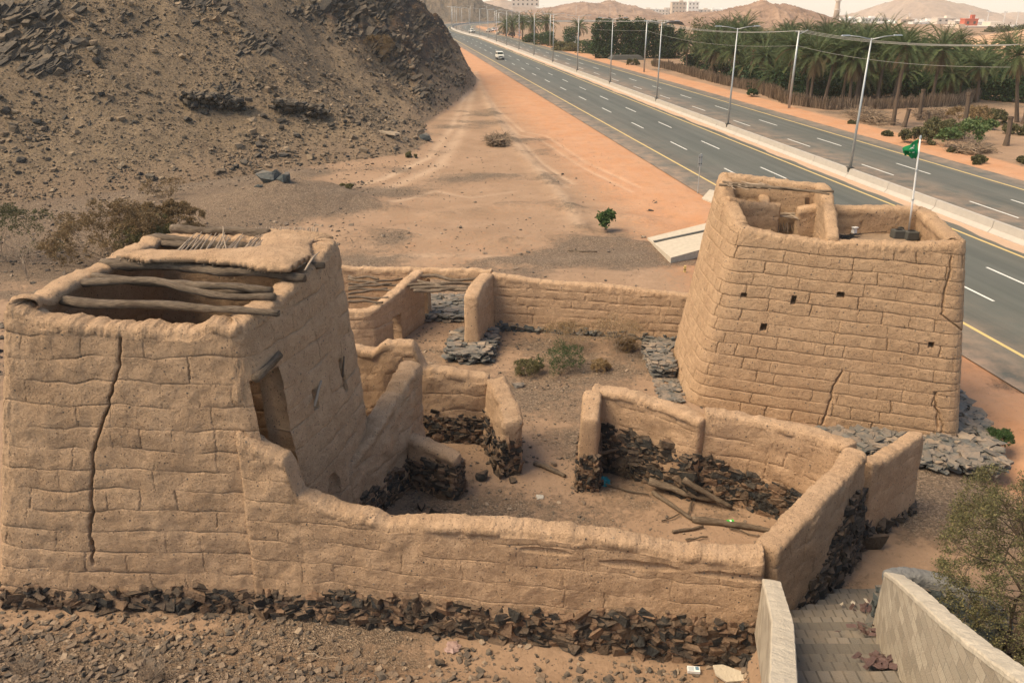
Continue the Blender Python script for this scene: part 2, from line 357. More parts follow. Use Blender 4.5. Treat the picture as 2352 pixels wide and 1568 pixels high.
def build_ground():
    ang = np.arange(-52, 52.01, .13)*pi/180
    r = [3.0]
    while r[-1] < 50: r.append(r[-1]*1.0085)
    while r[-1] < 175: r.append(r[-1]+.27)
    while r[-1] < 9000: r.append(r[-1]*1.013)
    r = np.array(r); A, Rr = np.meshgrid(ang, r); x, y = np.sin(A)*Rr, np.cos(A)*Rr
    z, dd, on, rk = terrain(x, y)
    # keep the ground below the road everywhere
    bd, bs, _ = seg_dist(x, y, RC_[::4]); z = np.where(bd < 16.5, z*sst(14.9, 16.5, bd)-.06*(1-sst(14.6, 16.2, bd)), z); z = np.where((bd < 15.4), np.minimum(z, -.03), z)
    s = x*RC+y*RS
    red = sst(-16, -8, s-23.8-4*noise(y*.03, .5, 0, 6))*sst(2, 0, s-26)*sst(8, 24, s+0*x)*(1-on)+sst(52, 53, s)*sst(58.5, 56.5, s-.8*noise(y*.05, .2, 0, 2))
    red = np.where(y < 30, red*sst(17, 20, s), red)
    red2 = sst(36, 46, y)*sst(-22, -8, x+.15*(y-60))*(1-on)*sst(26, 20, s)*.24*(1+.5*fbm(x*.1, y*.1, 0, 3, 12))
    red = np.clip(np.maximum(red, red2), 0, 1)
    grav = np.clip(sst(.0, .5, fbm(x*.09, y*.12, 0, 4, 15)+.12+.55*sst(-14, -24, x)*sst(30, 40, y)-.35*red+.8*np.exp(-(((x+17.0)/6.2)**2+((y-58.5)/5)**2))+.35*np.exp(-((y-43.5-.15*x+3*noise(x*.1, 3.3, 0, 5))/3.2)**2)*sst(-12, -5, x)*sst(16, 10, x)+.25*sst(.1, .6, noise(x*.2, y*.3, 0, 33))*sst(62, 46, y)), 0, 1)*(1-on)
    grav = np.maximum(grav, sst(1.5, 3.5, 14.2-y+1.2*noise(x*.4, y*.4)-.35*x-1.2)*sst(3, -3, x))
    trk = np.zeros(x.shape)
    for P, w_ in (([(1092, 165), (1120, 240), (1200, 350), (1290, 450), (1330, 520)], .5), ([(1105, 200), (1160, 300), (1230, 380), (1300, 430)], .25), ([(1108, 200), (1172, 300), (1245, 375), (1316, 422)], .25), ([(1130, 250), (1190, 310), (1240, 320), (1330, 380), (1450, 440)], .22), ([(1136, 247), (1200, 302), (1255, 312), (1345, 372), (1470, 430)], .22), ([(760, 480), (900, 430), (1010, 380), (1060, 300), (1085, 210)], .7), ([(740, 450), (880, 410), (985, 362), (1040, 290), (1070, 215)], .5), ([(20, 500), (200, 470), (420, 430), (600, 405), (700, 395)], 1.3), ([(900, 470), (1000, 440), (1080, 455), (1180, 440)], .3), ([(820, 600), (1000, 590), (1250, 600), (1450, 590)], .5)):
        b_, _, _ = seg_dist(x, y, [at(*p)[:2] for p in P]); trk = np.maximum(trk, np.exp(-(b_/w_)**2)*(.5+.5*noise(x*.15, y*.15, 0, 91)+.2))
    trk = np.clip(trk, 0, 1)*(1-on*.8)
    for P, w_, h_ in (([(1092, 165), (1112, 220), (1150, 290), (1215, 370), (1290, 450), (1340, 530)], .7, .38), ([(820, 606), (1000, 590), (1250, 604), (1470, 590)], .8, .3), ([(1000, 500), (1120, 478), (1250, 470), (1480, 505)], 1.1, .32), ([(690, 400), (740, 440), (800, 470), (900, 485)], 1.2, .45), ([(450, 470), (600, 500), (760, 480)], 1.5, .3), ([(1120, 560), (1300, 545), (1470, 560)], .6, .22)):
        b_, _, _ = seg_dist(x, y, [at(*p)[:2] for p in P]); bk_ = np.exp(-(b_/w_)**2)*(.6+.6*fbm(x*.35, y*.35, 0, 3, 95)); z = z+h_*bk_*(1-on); grav = np.clip(grav+.5*bk_*(1-on), 0, 1)
    V = np.stack([x, y, z-.06*trk], -1).reshape(-1, 3); nr, na = x.shape
    i = np.arange(nr-1)[:, None]*na; j = np.arange(na-1)[None]; Q = np.stack([i+j, i+j+1, i+na+j+1, i+na+j], -1).reshape(-1, 4)
    hm = (dd.ravel()[Q].mean(1) > .4)
    at_ = {'track': trk.ravel(), 'red': red.ravel(), 'grav': grav.ravel(), 'rocky': (rk*2).ravel(), 'foot': sst(0, 7, dd).ravel()}
    for nm, sel, mt in (('ground', ~hm, M['ground']), ('hill', hm, M['hill'])):
        q = Q[sel]; us, inv = np.unique(q, return_inverse=True); b = MB(); b.add(V[us], inv.reshape(-1, 4))
        tag(b.build(nm, mt, smooth=True, attrs={k: v[us] for k, v in at_.items()}), kind='structure')
def tz(x, y): return terrain(np.atleast_1d(np.asarray(x, float)), np.atleast_1d(np.asarray(y, float)))[0]
def gz(x, y): return float(tz(x, y)[0])
def mk_ground_mats():
    m, t, b = new_mat('sandy_earth'); g = G(t)
    n1_, n2, n3 = g.noise(.35, 6, .6), g.noise(3, 6, .65), g.noise(30, 5, .7)
    base = g.mix(g.rng(n1_, .3, .7), (.26, .17, .108), (.34, .228, .15)); base = g.mix(g.rng(n2, .35, .7, 0, .6), base, (.235, .155, .10))
    sand = g.mix(g.rng(n1_, .35, .65), (.43, .215, .11), (.46, .26, .15)); st = g.noise(1.2, 5, .6, g.obj((1.2, .16, 1))); sand = g.mix(g.rng(st, .4, .7, 0, .5), sand, (.40, .235, .15))
    c = g.mix(g.rng(g.math('ADD', g.attr('red'), g.rng(n2, .3, .7, -.2, .2)), .25, .75), base, sand)
    c = g.mix(g.math('MULTIPLY', g.attr('track'), .8), c, g.mix(g.attr('red'), (.42, .31, .215), (.52, .33, .21)))
    dk = g.rng(g.noise(.8, 8, .75), .52, .66, 0, .55); c = g.mix(g.math('MULTIPLY', dk, .7), c, (.21, .14, .092))
    gr = g.mix(g.vor(22, out='Color'), (.05, .048, .042), (.24, .19, .14)); sp = g.n('ShaderNodeSeparateColor'); g.l(g.vor(22, out='Color'), sp.inputs[0])
    gr = g.ramp(sp.outputs[0], [(0, (.05, .05, .045)), (.4, (.13, .10, .075)), (.75, (.23, .17, .12)), (1, (.36, .28, .2))])
    gm = g.rng(g.math('ADD', g.attr('grav'), g.rng(g.noise(2.2, 8, .8), .3, .7, -.55, .45)), .25, .85)
    c = g.mix(g.math('MULTIPLY', gm, .75), c, gr)
    v = g.vor(16); k = g.vor(16, out='Color'); s2 = g.n('ShaderNodeSeparateColor'); g.l(k, s2.inputs[0])
    peb = g.math('MULTIPLY', g.rng(v, .14, .22, 1, 0), g.rng(s2.outputs[0], .72, .74)); c = g.mix(peb, c, g.mix(s2.outputs[1], (.06, .06, .055), (.42, .35, .28)))
    g.l(c, b.inputs['Base Color']); b.inputs['Specular IOR Level'].default_value = .08
    n = g.bump(n2, .10, .7); n = g.bump(n3, .02, .8, n); n = g.bump(peb, .03, 1, n); n = g.bump(g.math('MULTIPLY', g.vor(22), gm), .06, 1, n); g.l(n, b.inputs['Normal']); M['ground'] = m
    m, t, b = new_mat('stony_hillside'); g = G(t)
    a, b2, f = g.noise(.12, 6, .65), g.noise(.9, 8, .72), g.noise(6, 6, .75)
    c = g.mix(g.rng(a, .35, .65), (.20, .142, .085), (.27, .193, .118)); c = g.mix(g.rng(b2, .5, .68, 0, .7), c, (.09, .072, .055)); c = g.mix(g.rng(f, .42, .62, 0, .85), c, (.33, .245, .165)); c = g.mix(g.rng(g.noise(2.6, 7, .8), .54, .62, 0, .8), c, (.06, .052, .043))
    v = g.vor(2.6, vec=None); k = g.vor(2.6, out='Color'); s2 = g.n('ShaderNodeSeparateColor'); g.l(k, s2.inputs[0])
    st = g.math('MULTIPLY', g.rng(g.math('ADD', v, g.rng(f, .3, .7, -.2, .2)), .22, .32, 1, 0), g.rng(s2.outputs[0], .5, .52)); c = g.mix(st, c, g.mix(s2.outputs[1], (.03, .03, .03), (.2, .15, .11)))
    rc = g.mix(g.rng(g.noise(.5, 7, .7, g.obj((1, .5, 1.6))), .42, .6), (.045, .045, .043), (.14, .09, .06)); rc = g.mix(g.rng(f, .5, .75, 0, .6), rc, (.16, .12, .085))
    c = g.mix(g.rng(g.math('ADD', g.attr('rocky'), g.rng(b2, .3, .7, -.25, .25)), .3, .7), c, rc)
    ft = g.mix(g.rng(b2, .3, .7), (.23, .165, .11), (.33, .225, .145)); c = g.mix(g.rng(g.math('ADD', g.attr('foot'), g.rng(b2, .3, .7, -.35, .35)), .2, .9, .75, 0), c, ft)
    g.l(c, b.inputs['Base Color']); b.inputs['Specular IOR Level'].default_value = .15
    n = g.bump(b2, .9, .8); n = g.bump(f, .16, 1, n); n = g.bump(st, .18, .8, n); g.l(n, b.inputs['Normal']); M['hill'] = m
    m, t, b = new_mat('asphalt'); g = G(t)
    rd = g.n('ShaderNodeMapping'); rd.inputs['Rotation'].default_value = (0, 0, -TH); g.l(g.obj(), rd.inputs[0]); r2 = g.n('ShaderNodeMapping'); r2.inputs['Scale'].default_value = (1, .03, 1); g.l(rd.outputs[0], r2.inputs[0])
    s = g.noise(.8, 5, .6, r2.outputs[0]); c = g.mix(g.rng(s, .38, .62), (.068, .072, .060), (.105, .108, .09)); c = g.mix(g.rng(g.noise(.18, 4), .4, .8, 0, .5), c, (.115, .112, .098)); c = g.mix(g.rng(g.noise(60, 3, .8), .4, .8, 0, .4), c, (.13, .125, .11))
    dus = g.math('MULTIPLY', g.attr('dust'), g.rng(g.noise(.5, 6, .7), .35, .65)); c = g.mix(dus, c, (.34, .23, .155))
    g.l(c, b.inputs['Base Color']); b.inputs['Roughness'].default_value = .75; g.l(g.bump(g.noise(50, 3, .8), .008), b.inputs['Normal']); M['asphalt'] = m
    M['line_white'] = plain('white_road_paint', (.62, .60, .54), .7, 0, None, .2, 2); M['line_yellow'] = plain('yellow_road_paint', (.55, .40, .16), .7, 0, None, .15, 2)
mk_ground_mats()
build_ground()
# ---------------------------------------------------------------- the road
def strip(name, a, b, z, mat, u0=0, u1=1e9, kind='structure', n=2, dust=None):
    k = (RU_ >= u0)&(RU_ <= u1); C, N = RC_[k], RN_[k]; o = np.linspace(a, b, n)
    V = np.concatenate([C[:, None]+N[:, None]*o[None, :, None], np.full((len(C), n, 1), z)], 2).reshape(-1, 3)
    i = np.arange(len(C)-1)[:, None]*n; j = np.arange(n-1)[None]; Q = np.stack([i+j, i+j+1, i+n+j+1, i+n+j], -1).reshape(-1, 4)
    m = MB(); m.add(V, Q); ats = {'dust': np.tile(dust, len(C))} if dust is not None else None
    return tag(m.build(name, mat, attrs=ats), kind=kind)
strip('road', -14.9, 14.2, 0, M['asphalt'], n=9, dust=np.array([.95, .15, 0, 0, .1, .7, .1, 0, .75]) )
def marks(name, mat, offs, dashed, wd=.16):
    m = MB(); us = np.arange(0, RU_[-1]-6, 15.2) if dashed else [0]
    for o in offs:
        for u0 in us:
            if dashed: uu = np.linspace(u0+3, u0+8.2, 3); w_ = wd
            else: uu = np.arange(0, RU_[-1], 4); w_ = wd
            C = np.stack([np.interp(uu, RU_, RC_[:, k]) for k in (0, 1)], 1); N = np.stack([np.interp(uu, RU_, RN_[:, k]) for k in (0, 1)], 1)
            V = np.concatenate([np.concatenate([C+N*(o-w_/2), np.full((len(uu), 1), .005)], 1), np.concatenate([C+N*(o+w_/2), np.full((len(uu), 1), .005)], 1)])
            n = len(uu); i = np.arange(n-1); m.add(V, np.stack([i, i+n, i+n+1, i+1], 1))
    return tag(m.build(name, mat), kind='structure')
marks('lane_markings', M['line_white'], (-8.9, -5.4, 4.6, 8.1), True)
marks('edge_lines', M['line_yellow'], (-12.4, -1.9, 11.6), False, .2)
# median barrier, one casting every six metres
bt = thing('median_barrier', (float(RC_[10][0]), float(RC_[10][1]), 0), 'long pale concrete safety barrier running between the two carriageways', 'barrier')
prof = np.array([(-.40, -.06), (-.40, .10), (-.17, .36), (-.11, .86), (.11, .86), (.17, .36), (.40, .10), (.40, -.06)])
def casting(u0, u1):
    uu = np.linspace(u0, u1, 3); C = np.stack([np.interp(uu, RU_, RC_[:, k]) for k in (0, 1)], 1); N = np.stack([np.interp(uu, RU_, RN_[:, k]) for k in (0, 1)], 1)
    V = np.stack([np.concatenate([C+N*p[0], np.full((3, 1), p[1])], 1) for p in prof], 1).reshape(-1, 3); k = len(prof)
    i = np.arange(2)[:, None]*k; j = np.arange(k)[None]; Q = np.stack([i+j, i+(j+1) % k, i+k+(j+1) % k, i+k+j], -1).reshape(-1, 4)
    E = [[0, 1, 2, 7], [2, 5, 6, 7], [2, 3, 4, 5]]; E2 = [[16+q for q in e[::-1]] for e in E]
    return V, np.concatenate([Q, E, E2])
us = np.arange(40, RU_[-1]-8, 6.0)
for u in us[:100]:
    m = MB(); m.add(*casting(u, u+5.96)); m.build('barrier_section', M['concrete'], bt)
m = MB()
for u in us[100:]: m.add(*casting(u, u+5.96))
tag(m.build('barrier_sections', M['concrete'], bt), kind='stuff')
# sand blown against the foot of the barrier
C, N, U = RC_, RN_, RU_; uu = np.arange(20, 420, .5); C2 = np.stack([np.interp(uu, U, C[:, k]) for k in (0, 1)], 1); N2 = np.stack([np.interp(uu, U, N[:, k]) for k in (0, 1)], 1)
wid = .5+.7*np.clip(fbm(uu*.15, .3, 0, 4, 3)+.3, 0, 1); hh = .05+.12*np.clip(fbm(uu*.3, .9, 0, 3, 5)+.2, 0, 1)
V = np.stack([np.concatenate([C2-N2*(.38+wid[:, None]*f), (hh*(1-f)**1.5+.007)[:, None] if f < 1 else np.full((len(uu), 1), .002)], 1) for f in (0, .3, .6, 1)], 1).reshape(-1, 3)
i = np.arange(len(uu)-1)[:, None]*4; j = np.arange(3)[None]; m = MB(); m.add(V, np.stack([i+j, i+j+1, i+4+j+1, i+4+j], -1).reshape(-1, 4))
M['blown_sand'] = plain('blown_sand', (.42, .29, .2), .95, 0, (6, .05)); tag(m.build('blown_sand', M['blown_sand'], smooth=True), kind='stuff')
# ---------------------------------------------------------------- mud walls
def courses(u, v, seed, ch, bl, umax, reg=0.0):
    """height of the mud surface and a joint mask for arc length u and height v"""
    q_ = 1-reg; vv = v+(.12+.2*q_)*ch*noise(u*.4, v*.3, 0, seed)+(.025+.05*q_)*noise(u*1.7, v*1.1, 0, seed+1)+.012*noise(u*7, v*3, 0, seed+2)
    k = vv/ch; row = np.floor(k); f = k-row; dv = np.minimum(f, 1-f)*ch; near = np.where(f < .5, row, row+1)
    uu = u+.05*noise(u*2, v*2.5, 1, seed+3)+.018*noise(u*3, v*12, 2, seed+4)
    off = hsh(row+500, seed)*bl*2; q = (uu+off)/bl; b = np.floor(q)
    def edge(i): return i+.38*(hsh(i+900, row+77, seed+5)-.5)
    e0, e1 = edge(b), edge(b+1); lo = np.where(q < e0, b-1, np.where(q > e1, b+1, b)); e0, e1 = edge(lo), edge(lo+1)
    d0, d1 = np.abs(q-e0)*bl, np.abs(e1-q)*bl; du = np.minimum(d0, d1); eid = np.where(d0 < d1, lo, lo+1)
    wob = .5+.5*noise(u*2.3, v*2.3, 3, seed+6)
    hs = (.6+.4*hsh(near+60, seed+8))*np.clip(.75-.2*q_+(.8+.5*q_)*noise(u*.9, near*3.7, 4, seed+7), .2-.2*q_, 1)
    vs = np.clip(hsh(eid+333, row+11, seed+9)*1.5-.35-.2*q_, 0, 1)*np.clip(.45+.55*wob-.5*q_*(noise(u*1.1, v*1.6, 7, seed+12) > .15), 0, 1); W1 = .015
    jh = (.75-.15*reg)*hs*np.exp(-(dv/(W1*(.6+.5*hs)))**4); jv = vs*np.exp(-(du/(W1*(.55+.5*vs)))**4)
    pil = hs*.75*np.exp(-(dv/(.15*ch))**2)+vs*.2*np.exp(-(du/.05)**2)
    blk = (hsh(lo+123, row+45, seed+10)-.5)*.010
    return np.maximum(jh, jv), pil*(.8-.4*reg), blk*(.3+.7*reg)
class Wall:
    def __init__(s, pts, th, res=.05, closed=False, side=0, rad=.35, seed=1, top=.07, grid_v=None, flare=.18, endtop=.25, rt=.2):
        P = np.array([list(p)+[0]*(6-len(p)) for p in pts], float)       # xb yb xt yt zt zb
        n = len(P); out = []
        idx = range(n) if closed else range(1, n-1)
        if not closed: out.append(P[0])
        for i in idx:
            a, b, c = P[i-1], P[i], P[(i+1) % n]; la, lc = np.hypot(*(a-b)[:2]), np.hypot(*(c-b)[:2])
            r = min(rad, .45*la, .45*lc); p0, p2 = b+(a-b)*r/la, b+(c-b)*r/lc
            for t in np.linspace(0, 1, 7): out.append(p0*(1-t)**2+2*b*t*(1-t)+p2*t*t)
        if not closed: out.append(P[-1])
        else: out.append(out[0])
        O = np.array(out); L = np.concatenate([[0], np.cumsum(np.hypot(*np.diff((O[:, :2]+O[:, 2:4])/2, axis=0).T))])
        s.len = L[-1]; s.th = th; s.closed = closed; s.seed = seed; s.flare = flare
        u = np.linspace(0, s.len, int(s.len/res)+1)
        e = th*.34
        if not closed: u = np.unique(np.concatenate([u, e*(1-np.cos(np.linspace(0, pi/2, 7))), s.len-e*(1-np.cos(np.linspace(0, pi/2, 7)))]))
        if closed:                                                       # fine spacing only on the faces turned to the viewer
            q = np.stack([np.interp(u, L, O[:, k]) for k in (0, 1)], 1); tt = np.gradient(q, axis=0); vis = (tt[:, 1]*-q[:, 0]+tt[:, 0]*q[:, 1])/(np.hypot(*tt.T)*np.hypot(*q.T)+1e-9) > -.1
            keep = vis|(np.arange(len(u)) % 4 == 0)|(np.arange(len(u)) > len(u)-2); u = u[keep]
        s.u = u; s.O, s.L = O, L
        s.F = np.stack([np.interp(u, L, O[:, k]) for k in range(6)], 1)
        s.F[:, 4] += top*(fbm(u*.9, seed*1.7, 0, 4, seed)+.45*noise(u*4.5, .3, 0, seed+4))
        T = np.gradient((s.F[:, :2]+s.F[:, 2:4])/2, axis=0)
        if closed: T[0] = T[-1] = T[1]+T[-2]
        kk = 3; Tp = T.copy()
        T /= np.hypot(*T.T)[:, None]+1e-9; s.N = np.stack([T[:, 1], -T[:, 0]], 1)
        s.shift = side*th/2
        s.w = np.ones(len(u))
        if not closed:
            for q in (u, s.len-u): s.w = s.w*np.where(q < e, np.clip(1-(np.clip((e-q)/e, 0, 1))**3.2, 1e-9, 1)**(1/3.2), 1)
        s.F[:, 4] -= endtop*(1-s.w)*th
        s.rt = rt
    def base(s, u, v, side):                                             # point of the bare surface; used to seat stones
        f = [np.interp(u, s.u, s.F[:, k]) for k in range(6)]; N = np.stack([np.interp(u, s.u, s.N[:, k]) for k in (0, 1)], 1); w_ = np.interp(u, s.u, s.w)
        h = f[4]-f[5]; t = np.clip(v/h, 0, 1); x, y = f[0]+(f[2]-f[0])*t, f[1]+(f[3]-f[1])*t
        hw = s.th/2*(1+s.flare*(1-t))*w_
        return np.stack([x+N[:, 0]*(s.shift+side*hw), y+N[:, 1]*(s.shift+side*hw), f[5]+v], 1), N*side
    def build(s, name, mat, parent, ch=.42, bl=.75, dv=.05, dv2=None, holes=(), recess=(), cracks=(), lump=.05, depth=.05, bot=-.25, plain_=False, in_depth=None, scoops=(), reg=.15):
        F, u, N, sd = s.F, s.u, s.N, s.seed; hcol = F[:, 4]-F[:, 5]; hm = hcol.max()
        dv2 = dv if (dv2 is None or holes) else dv2
        rt = s.rt; n1_ = max(4, int(hm/dv)); n2 = max(4, int(hm/dv2)); na = 9
        f1 = np.linspace(bot/hm, 1, n1_)[:-1]; f2 = np.linspace(1, bot/hm, n2)[1:]
        if holes: f2 = f1[::-1]
        nu = len(u); cols = []; jo = []
        hv = (hcol-rt)[:, None]
        def sidep(f, sgn):
            v = np.where(f[None] >= 0, f[None]*hv, f[None]*hm); t = np.clip(v/hcol[:, None], 0, 1); U = u[:, None]+0*v
            x = F[:, 0:1]+(F[:, 2:3]-F[:, 0:1])*t; y = F[:, 1:2]+(F[:, 3:4]-F[:, 1:2])*t; hw = s.th/2*(1+s.flare*(1-t))*s.w[:, None]
            if s.closed or True: Uc = U+(0 if sgn > 0 else 37.3)
            j, pil, blk = courses(Uc, v, sd*13, ch, bl, s.len, reg)
            fade = s.w[:, None]*np.clip((hv-v)/.15, 0, 1)
            dd = depth if (sgn > 0 or in_depth is None) else in_depth
            if plain_: j, pil, blk = j*.4, pil*.4, blk
            o = (-dd*j-dd*.55*pil+blk)*fade
            X3, Y3, Z3 = x+N[:, 0:1]*sgn, y+N[:, 1:2]*sgn, v
            o = o+lump*fbm(X3*1.1, Y3*1.1, Z3*1.1, 3, sd)*s.w[:, None]+.018*fbm(X3*4, Y3*4, Z3*4, 5, sd+9, g=.7)
            if s.closed:                                                 # close the seam smoothly
                pass
            jj = -j*fade
            for (pts, wd, dp, sg) in cracks:
                if sg != sgn: continue
                pv = np.array([p[1] for p in pts]); pu = np.array([p[0] for p in pts]); k = np.argsort(pv)
                cu = np.interp(v, pv[k], pu[k])+.035*noise(v*5, 0, 0, sd+20)+.05*noise(v*1.6, 0, 0, sd+21); m = sst(pv.min()-.15, pv.min()+.1, v)*(1-sst(pv.max()-.1, pv.max()+.15, v))
                g_ = np.exp(-((U-cu)/(wd*(1+.7*noise(v*3.5, 1, 0, sd+23))))**2)*m; o = o-dp*g_-.018*np.exp(-((U-cu)/.07)**2)*m; jj = np.minimum(jj, -1.2*g_)
            for (cu, cv, ru, rv, dp, sg) in scoops:
                if sg != sgn: continue
                o = o-dp*np.clip(1-((U-cu)/ru)**2-((v-cv)/rv)**2, 0, 1)**.5
            for (u0, u1, v0, v1, dp, sg) in recess:
                if sg != sgn: continue
                m = (U > u0)&(U < u1)&(v > v0)&(v < v1); o = np.where(m, -dp, o)
            x = x+N[:, 0:1]*(s.shift+sgn*(hw+o)); y = y+N[:, 1:2]*(s.shift+sgn*(hw+o))
            return np.stack([x, y, F[:, 5:6]+v], -1), jj
        A, ja = sidep(f1, 1)
        ph = np.linspace(0, pi, na)[None]; hw = s.th/2*s.w[:, None]*(1+s.flare*rt/hcol[:, None]); e = 1.0
        cx = np.sign(np.cos(ph))*np.abs(np.cos(ph))**.6*hw; cz = hv+rt*np.sin(ph)**.6*np.clip(s.w[:, None]*1.5, 0, 1)
        x, y, z = F[:, 2:3]+N[:, 0:1]*(s.shift+cx), F[:, 3:4]+N[:, 1:2]*(s.shift+cx), F[:, 5:6]+cz
        ln = lump*.9*fbm(x*1.3, y*1.3, z*1.3, 3, sd+2)+.055*fbm(x*2.2, y*2.2, z*2.2, 6, sd+3, True, .68)-.02+.03*fbm(x*5, y*5, z*5, 4, sd+6, g=.7)
        x, y, z = x+N[:, 0:1]*ln*np.cos(ph)*s.w[:, None], y+N[:, 1:2]*ln*np.cos(ph)*s.w[:, None], z+ln*np.sin(ph)
        # little cross cracks over the crown of the wall
        kc = np.exp(-((((u[:, None]+.1*np.cos(ph*2))/(bl*1.1)+.2*noise(u[:, None]*.8, 0, 0, sd+5)) % 1-.5)*bl/.028)**2)*(.3+.7*hsh(np.floor(u[:, None]/(bl*1.1)), sd)); z = z-.015*kc*np.sin(ph)*(hsh(np.floor(u[:, None]/(bl*1.1)), sd+3) > .5)
        Tp = np.stack([x, y, z], -1)
        B, jb = sidep(f2, -1)
        P = np.concatenate([A, Tp, B], 1); J = np.concatenate([ja, -kc*.5, jb], 1); m = P.shape[1]
        if s.closed:
            for q in range(4): a = (q+.5)/8; mid = (P[q]*(1-a-.0)+P[-1-q]*0); 
            P[-1] = P[0]; J[-1] = J[0]
        i = np.arange(nu-1)[:, None]; j = np.arange(m-1)[None]
        keep = np.ones((nu-1, m-1), bool); extra = []
        um = (u[:-1]+u[1:])/2; vmid = (np.concatenate([f1, [9]*na, f2])[None]*hv); vmid = (vmid[:-1, :-1]+vmid[1:, 1:])/2; 
        for (u0, u1, v0, v1) in holes:
            cm = (um[:, None] > u0)&(um[:, None] < u1)&(vmid > v0)&(vmid < v1)
            cm[:, n1_-2:n1_-1+na] = False; cm[:, n1_-1:m-1] = False
            keep &= ~cm; r = m-1
            mir = cm[:, ::-1]; keep &= ~mir
            ii, jj = np.where(cm)
            S = set(zip(ii.tolist(), jj.tolist()))
            v = lambda a, b: a*m+b; w2 = lambda a, b: a*m+(r-b)
            for a, b in S:
                if (a-1, b) not in S: extra.append([v(a, b), v(a, b+1), w2(a, b+1), w2(a, b)])
                if (a+1, b) not in S: extra.append([v(a+1, b+1), v(a+1, b), w2(a+1, b), w2(a+1, b+1)])
                if (a, b-1) not in S and b > 0: extra.append([v(a+1, b), v(a, b), w2(a, b), w2(a+1, b)])
                if (a, b+1) not in S: extra.append([v(a, b+1), v(a+1, b+1), w2(a+1, b+1), w2(a, b+1)])
        Q = np.stack([i*m+j, (i+1)*m+j, (i+1)*m+j+1, i*m+j+1], -1)[keep]
        if extra: Q = np.concatenate([Q, np.array(extra)])
        mb = MB(); mb.add(P.reshape(-1, 3), Q); return mb.build(name, mat, parent, smooth=True, attrs={'joint': J.ravel()})
    def rubble(s, name, parent, side, hf, u0=0, u1=None, size=.22, seed=1, out=.05, mat='rubble', tint=(0, 1), flat=.62, z0=-.15, jit=.25, tpl=None, ends=False):
        rs = np.random.RandomState(seed); u1 = s.len if u1 is None else u1; m = MB(); P, S, Rr, Tn = [], [], [], []
        z = z0; hmax = max(hf(x) for x in np.linspace(u0, u1, 60))+.2
        while z < hmax:
            hh = size*flat*rs.uniform(.7, 1.25); x = u0+rs.uniform(0, size)
            while x < u1:
                l = size*rs.choice([.45, .75, 1.1, 1.6], p=[.33, .32, .25, .10])*rs.uniform(.8, 1.25)
                zz = z+rs.uniform(-.3, .3)*hh; top = hf(x)+.12*n1(x*2.5, seed)+.06*rs.randn()
                if zz < top:
                    q, nn = s.base(np.array([x]), np.array([max(zz, -.3)]), side); q, nn = q[0], nn[0]; o = out*rs.uniform(-1.1, .9)-.02
                    big = rs.uniform(.85, 1.35)
                    P.append((q[0]+nn[0]*o, q[1]+nn[1]*o, q[2])); S.append((l*1.3*big, size*rs.uniform(.4, .85), hh*rs.uniform(.85, 1.4)*big*(.6+.5*l/size)))
                    a = math.atan2(nn[1], nn[0])+pi/2; Rr.append((rs.randn()*jit, rs.randn()*jit*.8, a+rs.randn()*jit)); Tn.append(rs.uniform(*tint)**1.15)
                x += l*.78
            z += hh*.76
        if ends:                                                         # stones showing on the end faces too
            for (i0, sg) in ((0, -1), (-1, 1)):
                N = s.N[i0]; T = np.array([-N[1], N[0]])*sg; f = s.F[i0]; z = z0
                while z < hf(0 if i0 == 0 else s.len):
                    hh = size*flat*rs.uniform(.8, 1.2)
                    for q in np.arange(-.42, .43, .3):
                        c = f[:2]+N*(s.shift+q*s.th+rs.randn()*.02)-T*.02; P.append((c[0], c[1], z+rs.randn()*.02)); S.append((size*rs.uniform(.7, 1.3), size*rs.uniform(.5, .8), hh*1.3)); Rr.append((rs.randn()*jit, rs.randn()*jit, math.atan2(N[1], N[0])+rs.randn()*jit)); Tn.append(rs.uniform(*tint))
                    z += hh*.85
        m.inst(tpl or ROCK, P, np.array(S), np.array(Rr), np.array(Tn)); return m.build(name, M[mat], parent)
def node(bpx, bpy_, tpx, tpy, lean=0.0, zb=0.0):
    b = at(bpx, bpy_, zb); t = atY(tpx, tpy, b[1]+lean); return (b[0], b[1], t[0], t[1], t[2])
def simple_wall(name, pts, th, label, footing=None, res=.05, seed=1, cat='wall', mat='mud', group=None, foot_both=True, fz=-.05, fout=.05, fsize=.2, ftint=(0, 1), fmat='rubble', ftpl=None, **k):
    kw = {a: k.pop(a) for a in ('closed', 'side', 'rad', 'top', 'flare', 'endtop', 'rt') if a in k}
    W = Wall(pts, th, res, seed=seed, **kw)
    e = thing(name, (pts[0][0], pts[0][1], 0), label, cat, group)
    W.build('mud_courses', M[mat], e, **k)
    if footing:
        W.rubble('stone_footing', e, 1, footing, seed=seed+1, ends=True, size=fsize, tint=ftint, out=fout, mat=fmat, tpl=ftpl)
        if foot_both: W.rubble('stone_footing', e, -1, footing, seed=seed+2, size=fsize, tint=ftint, out=fout, mat=fmat, tpl=ftpl)
    return W, e
rnd = random.Random(4)
def log(name, parent, a, b, r0, r1, seed, bend=.12, mat='wood', n=26, mid=None, rough=.34, sides=10):
    a, b = np.array(a, float), np.array(b, float); t = np.linspace(0, 1, n); P = a+(b-a)*t[:, None]; l = np.linalg.norm(b-a)
    w1 = np.array([noise(t*2.2+seed*3.3, 0, k*5.5, seed) for k in range(3)]).T; w1 = w1-(w1[0]*(1-t[:, None])+w1[-1]*t[:, None]); w1[:, 2] *= .8
    P = P+w1*bend*l*.5
    if mid: P = P+np.sin(t*pi)[:, None]*np.array(mid)
    m = MB(); m.tube(P, r0+(r1-r0)*t+.0, sides, rough=rough, seed=seed, tint=.5); return m.build(name, M[mat] if isinstance(mat, str) else mat, parent, smooth=True)
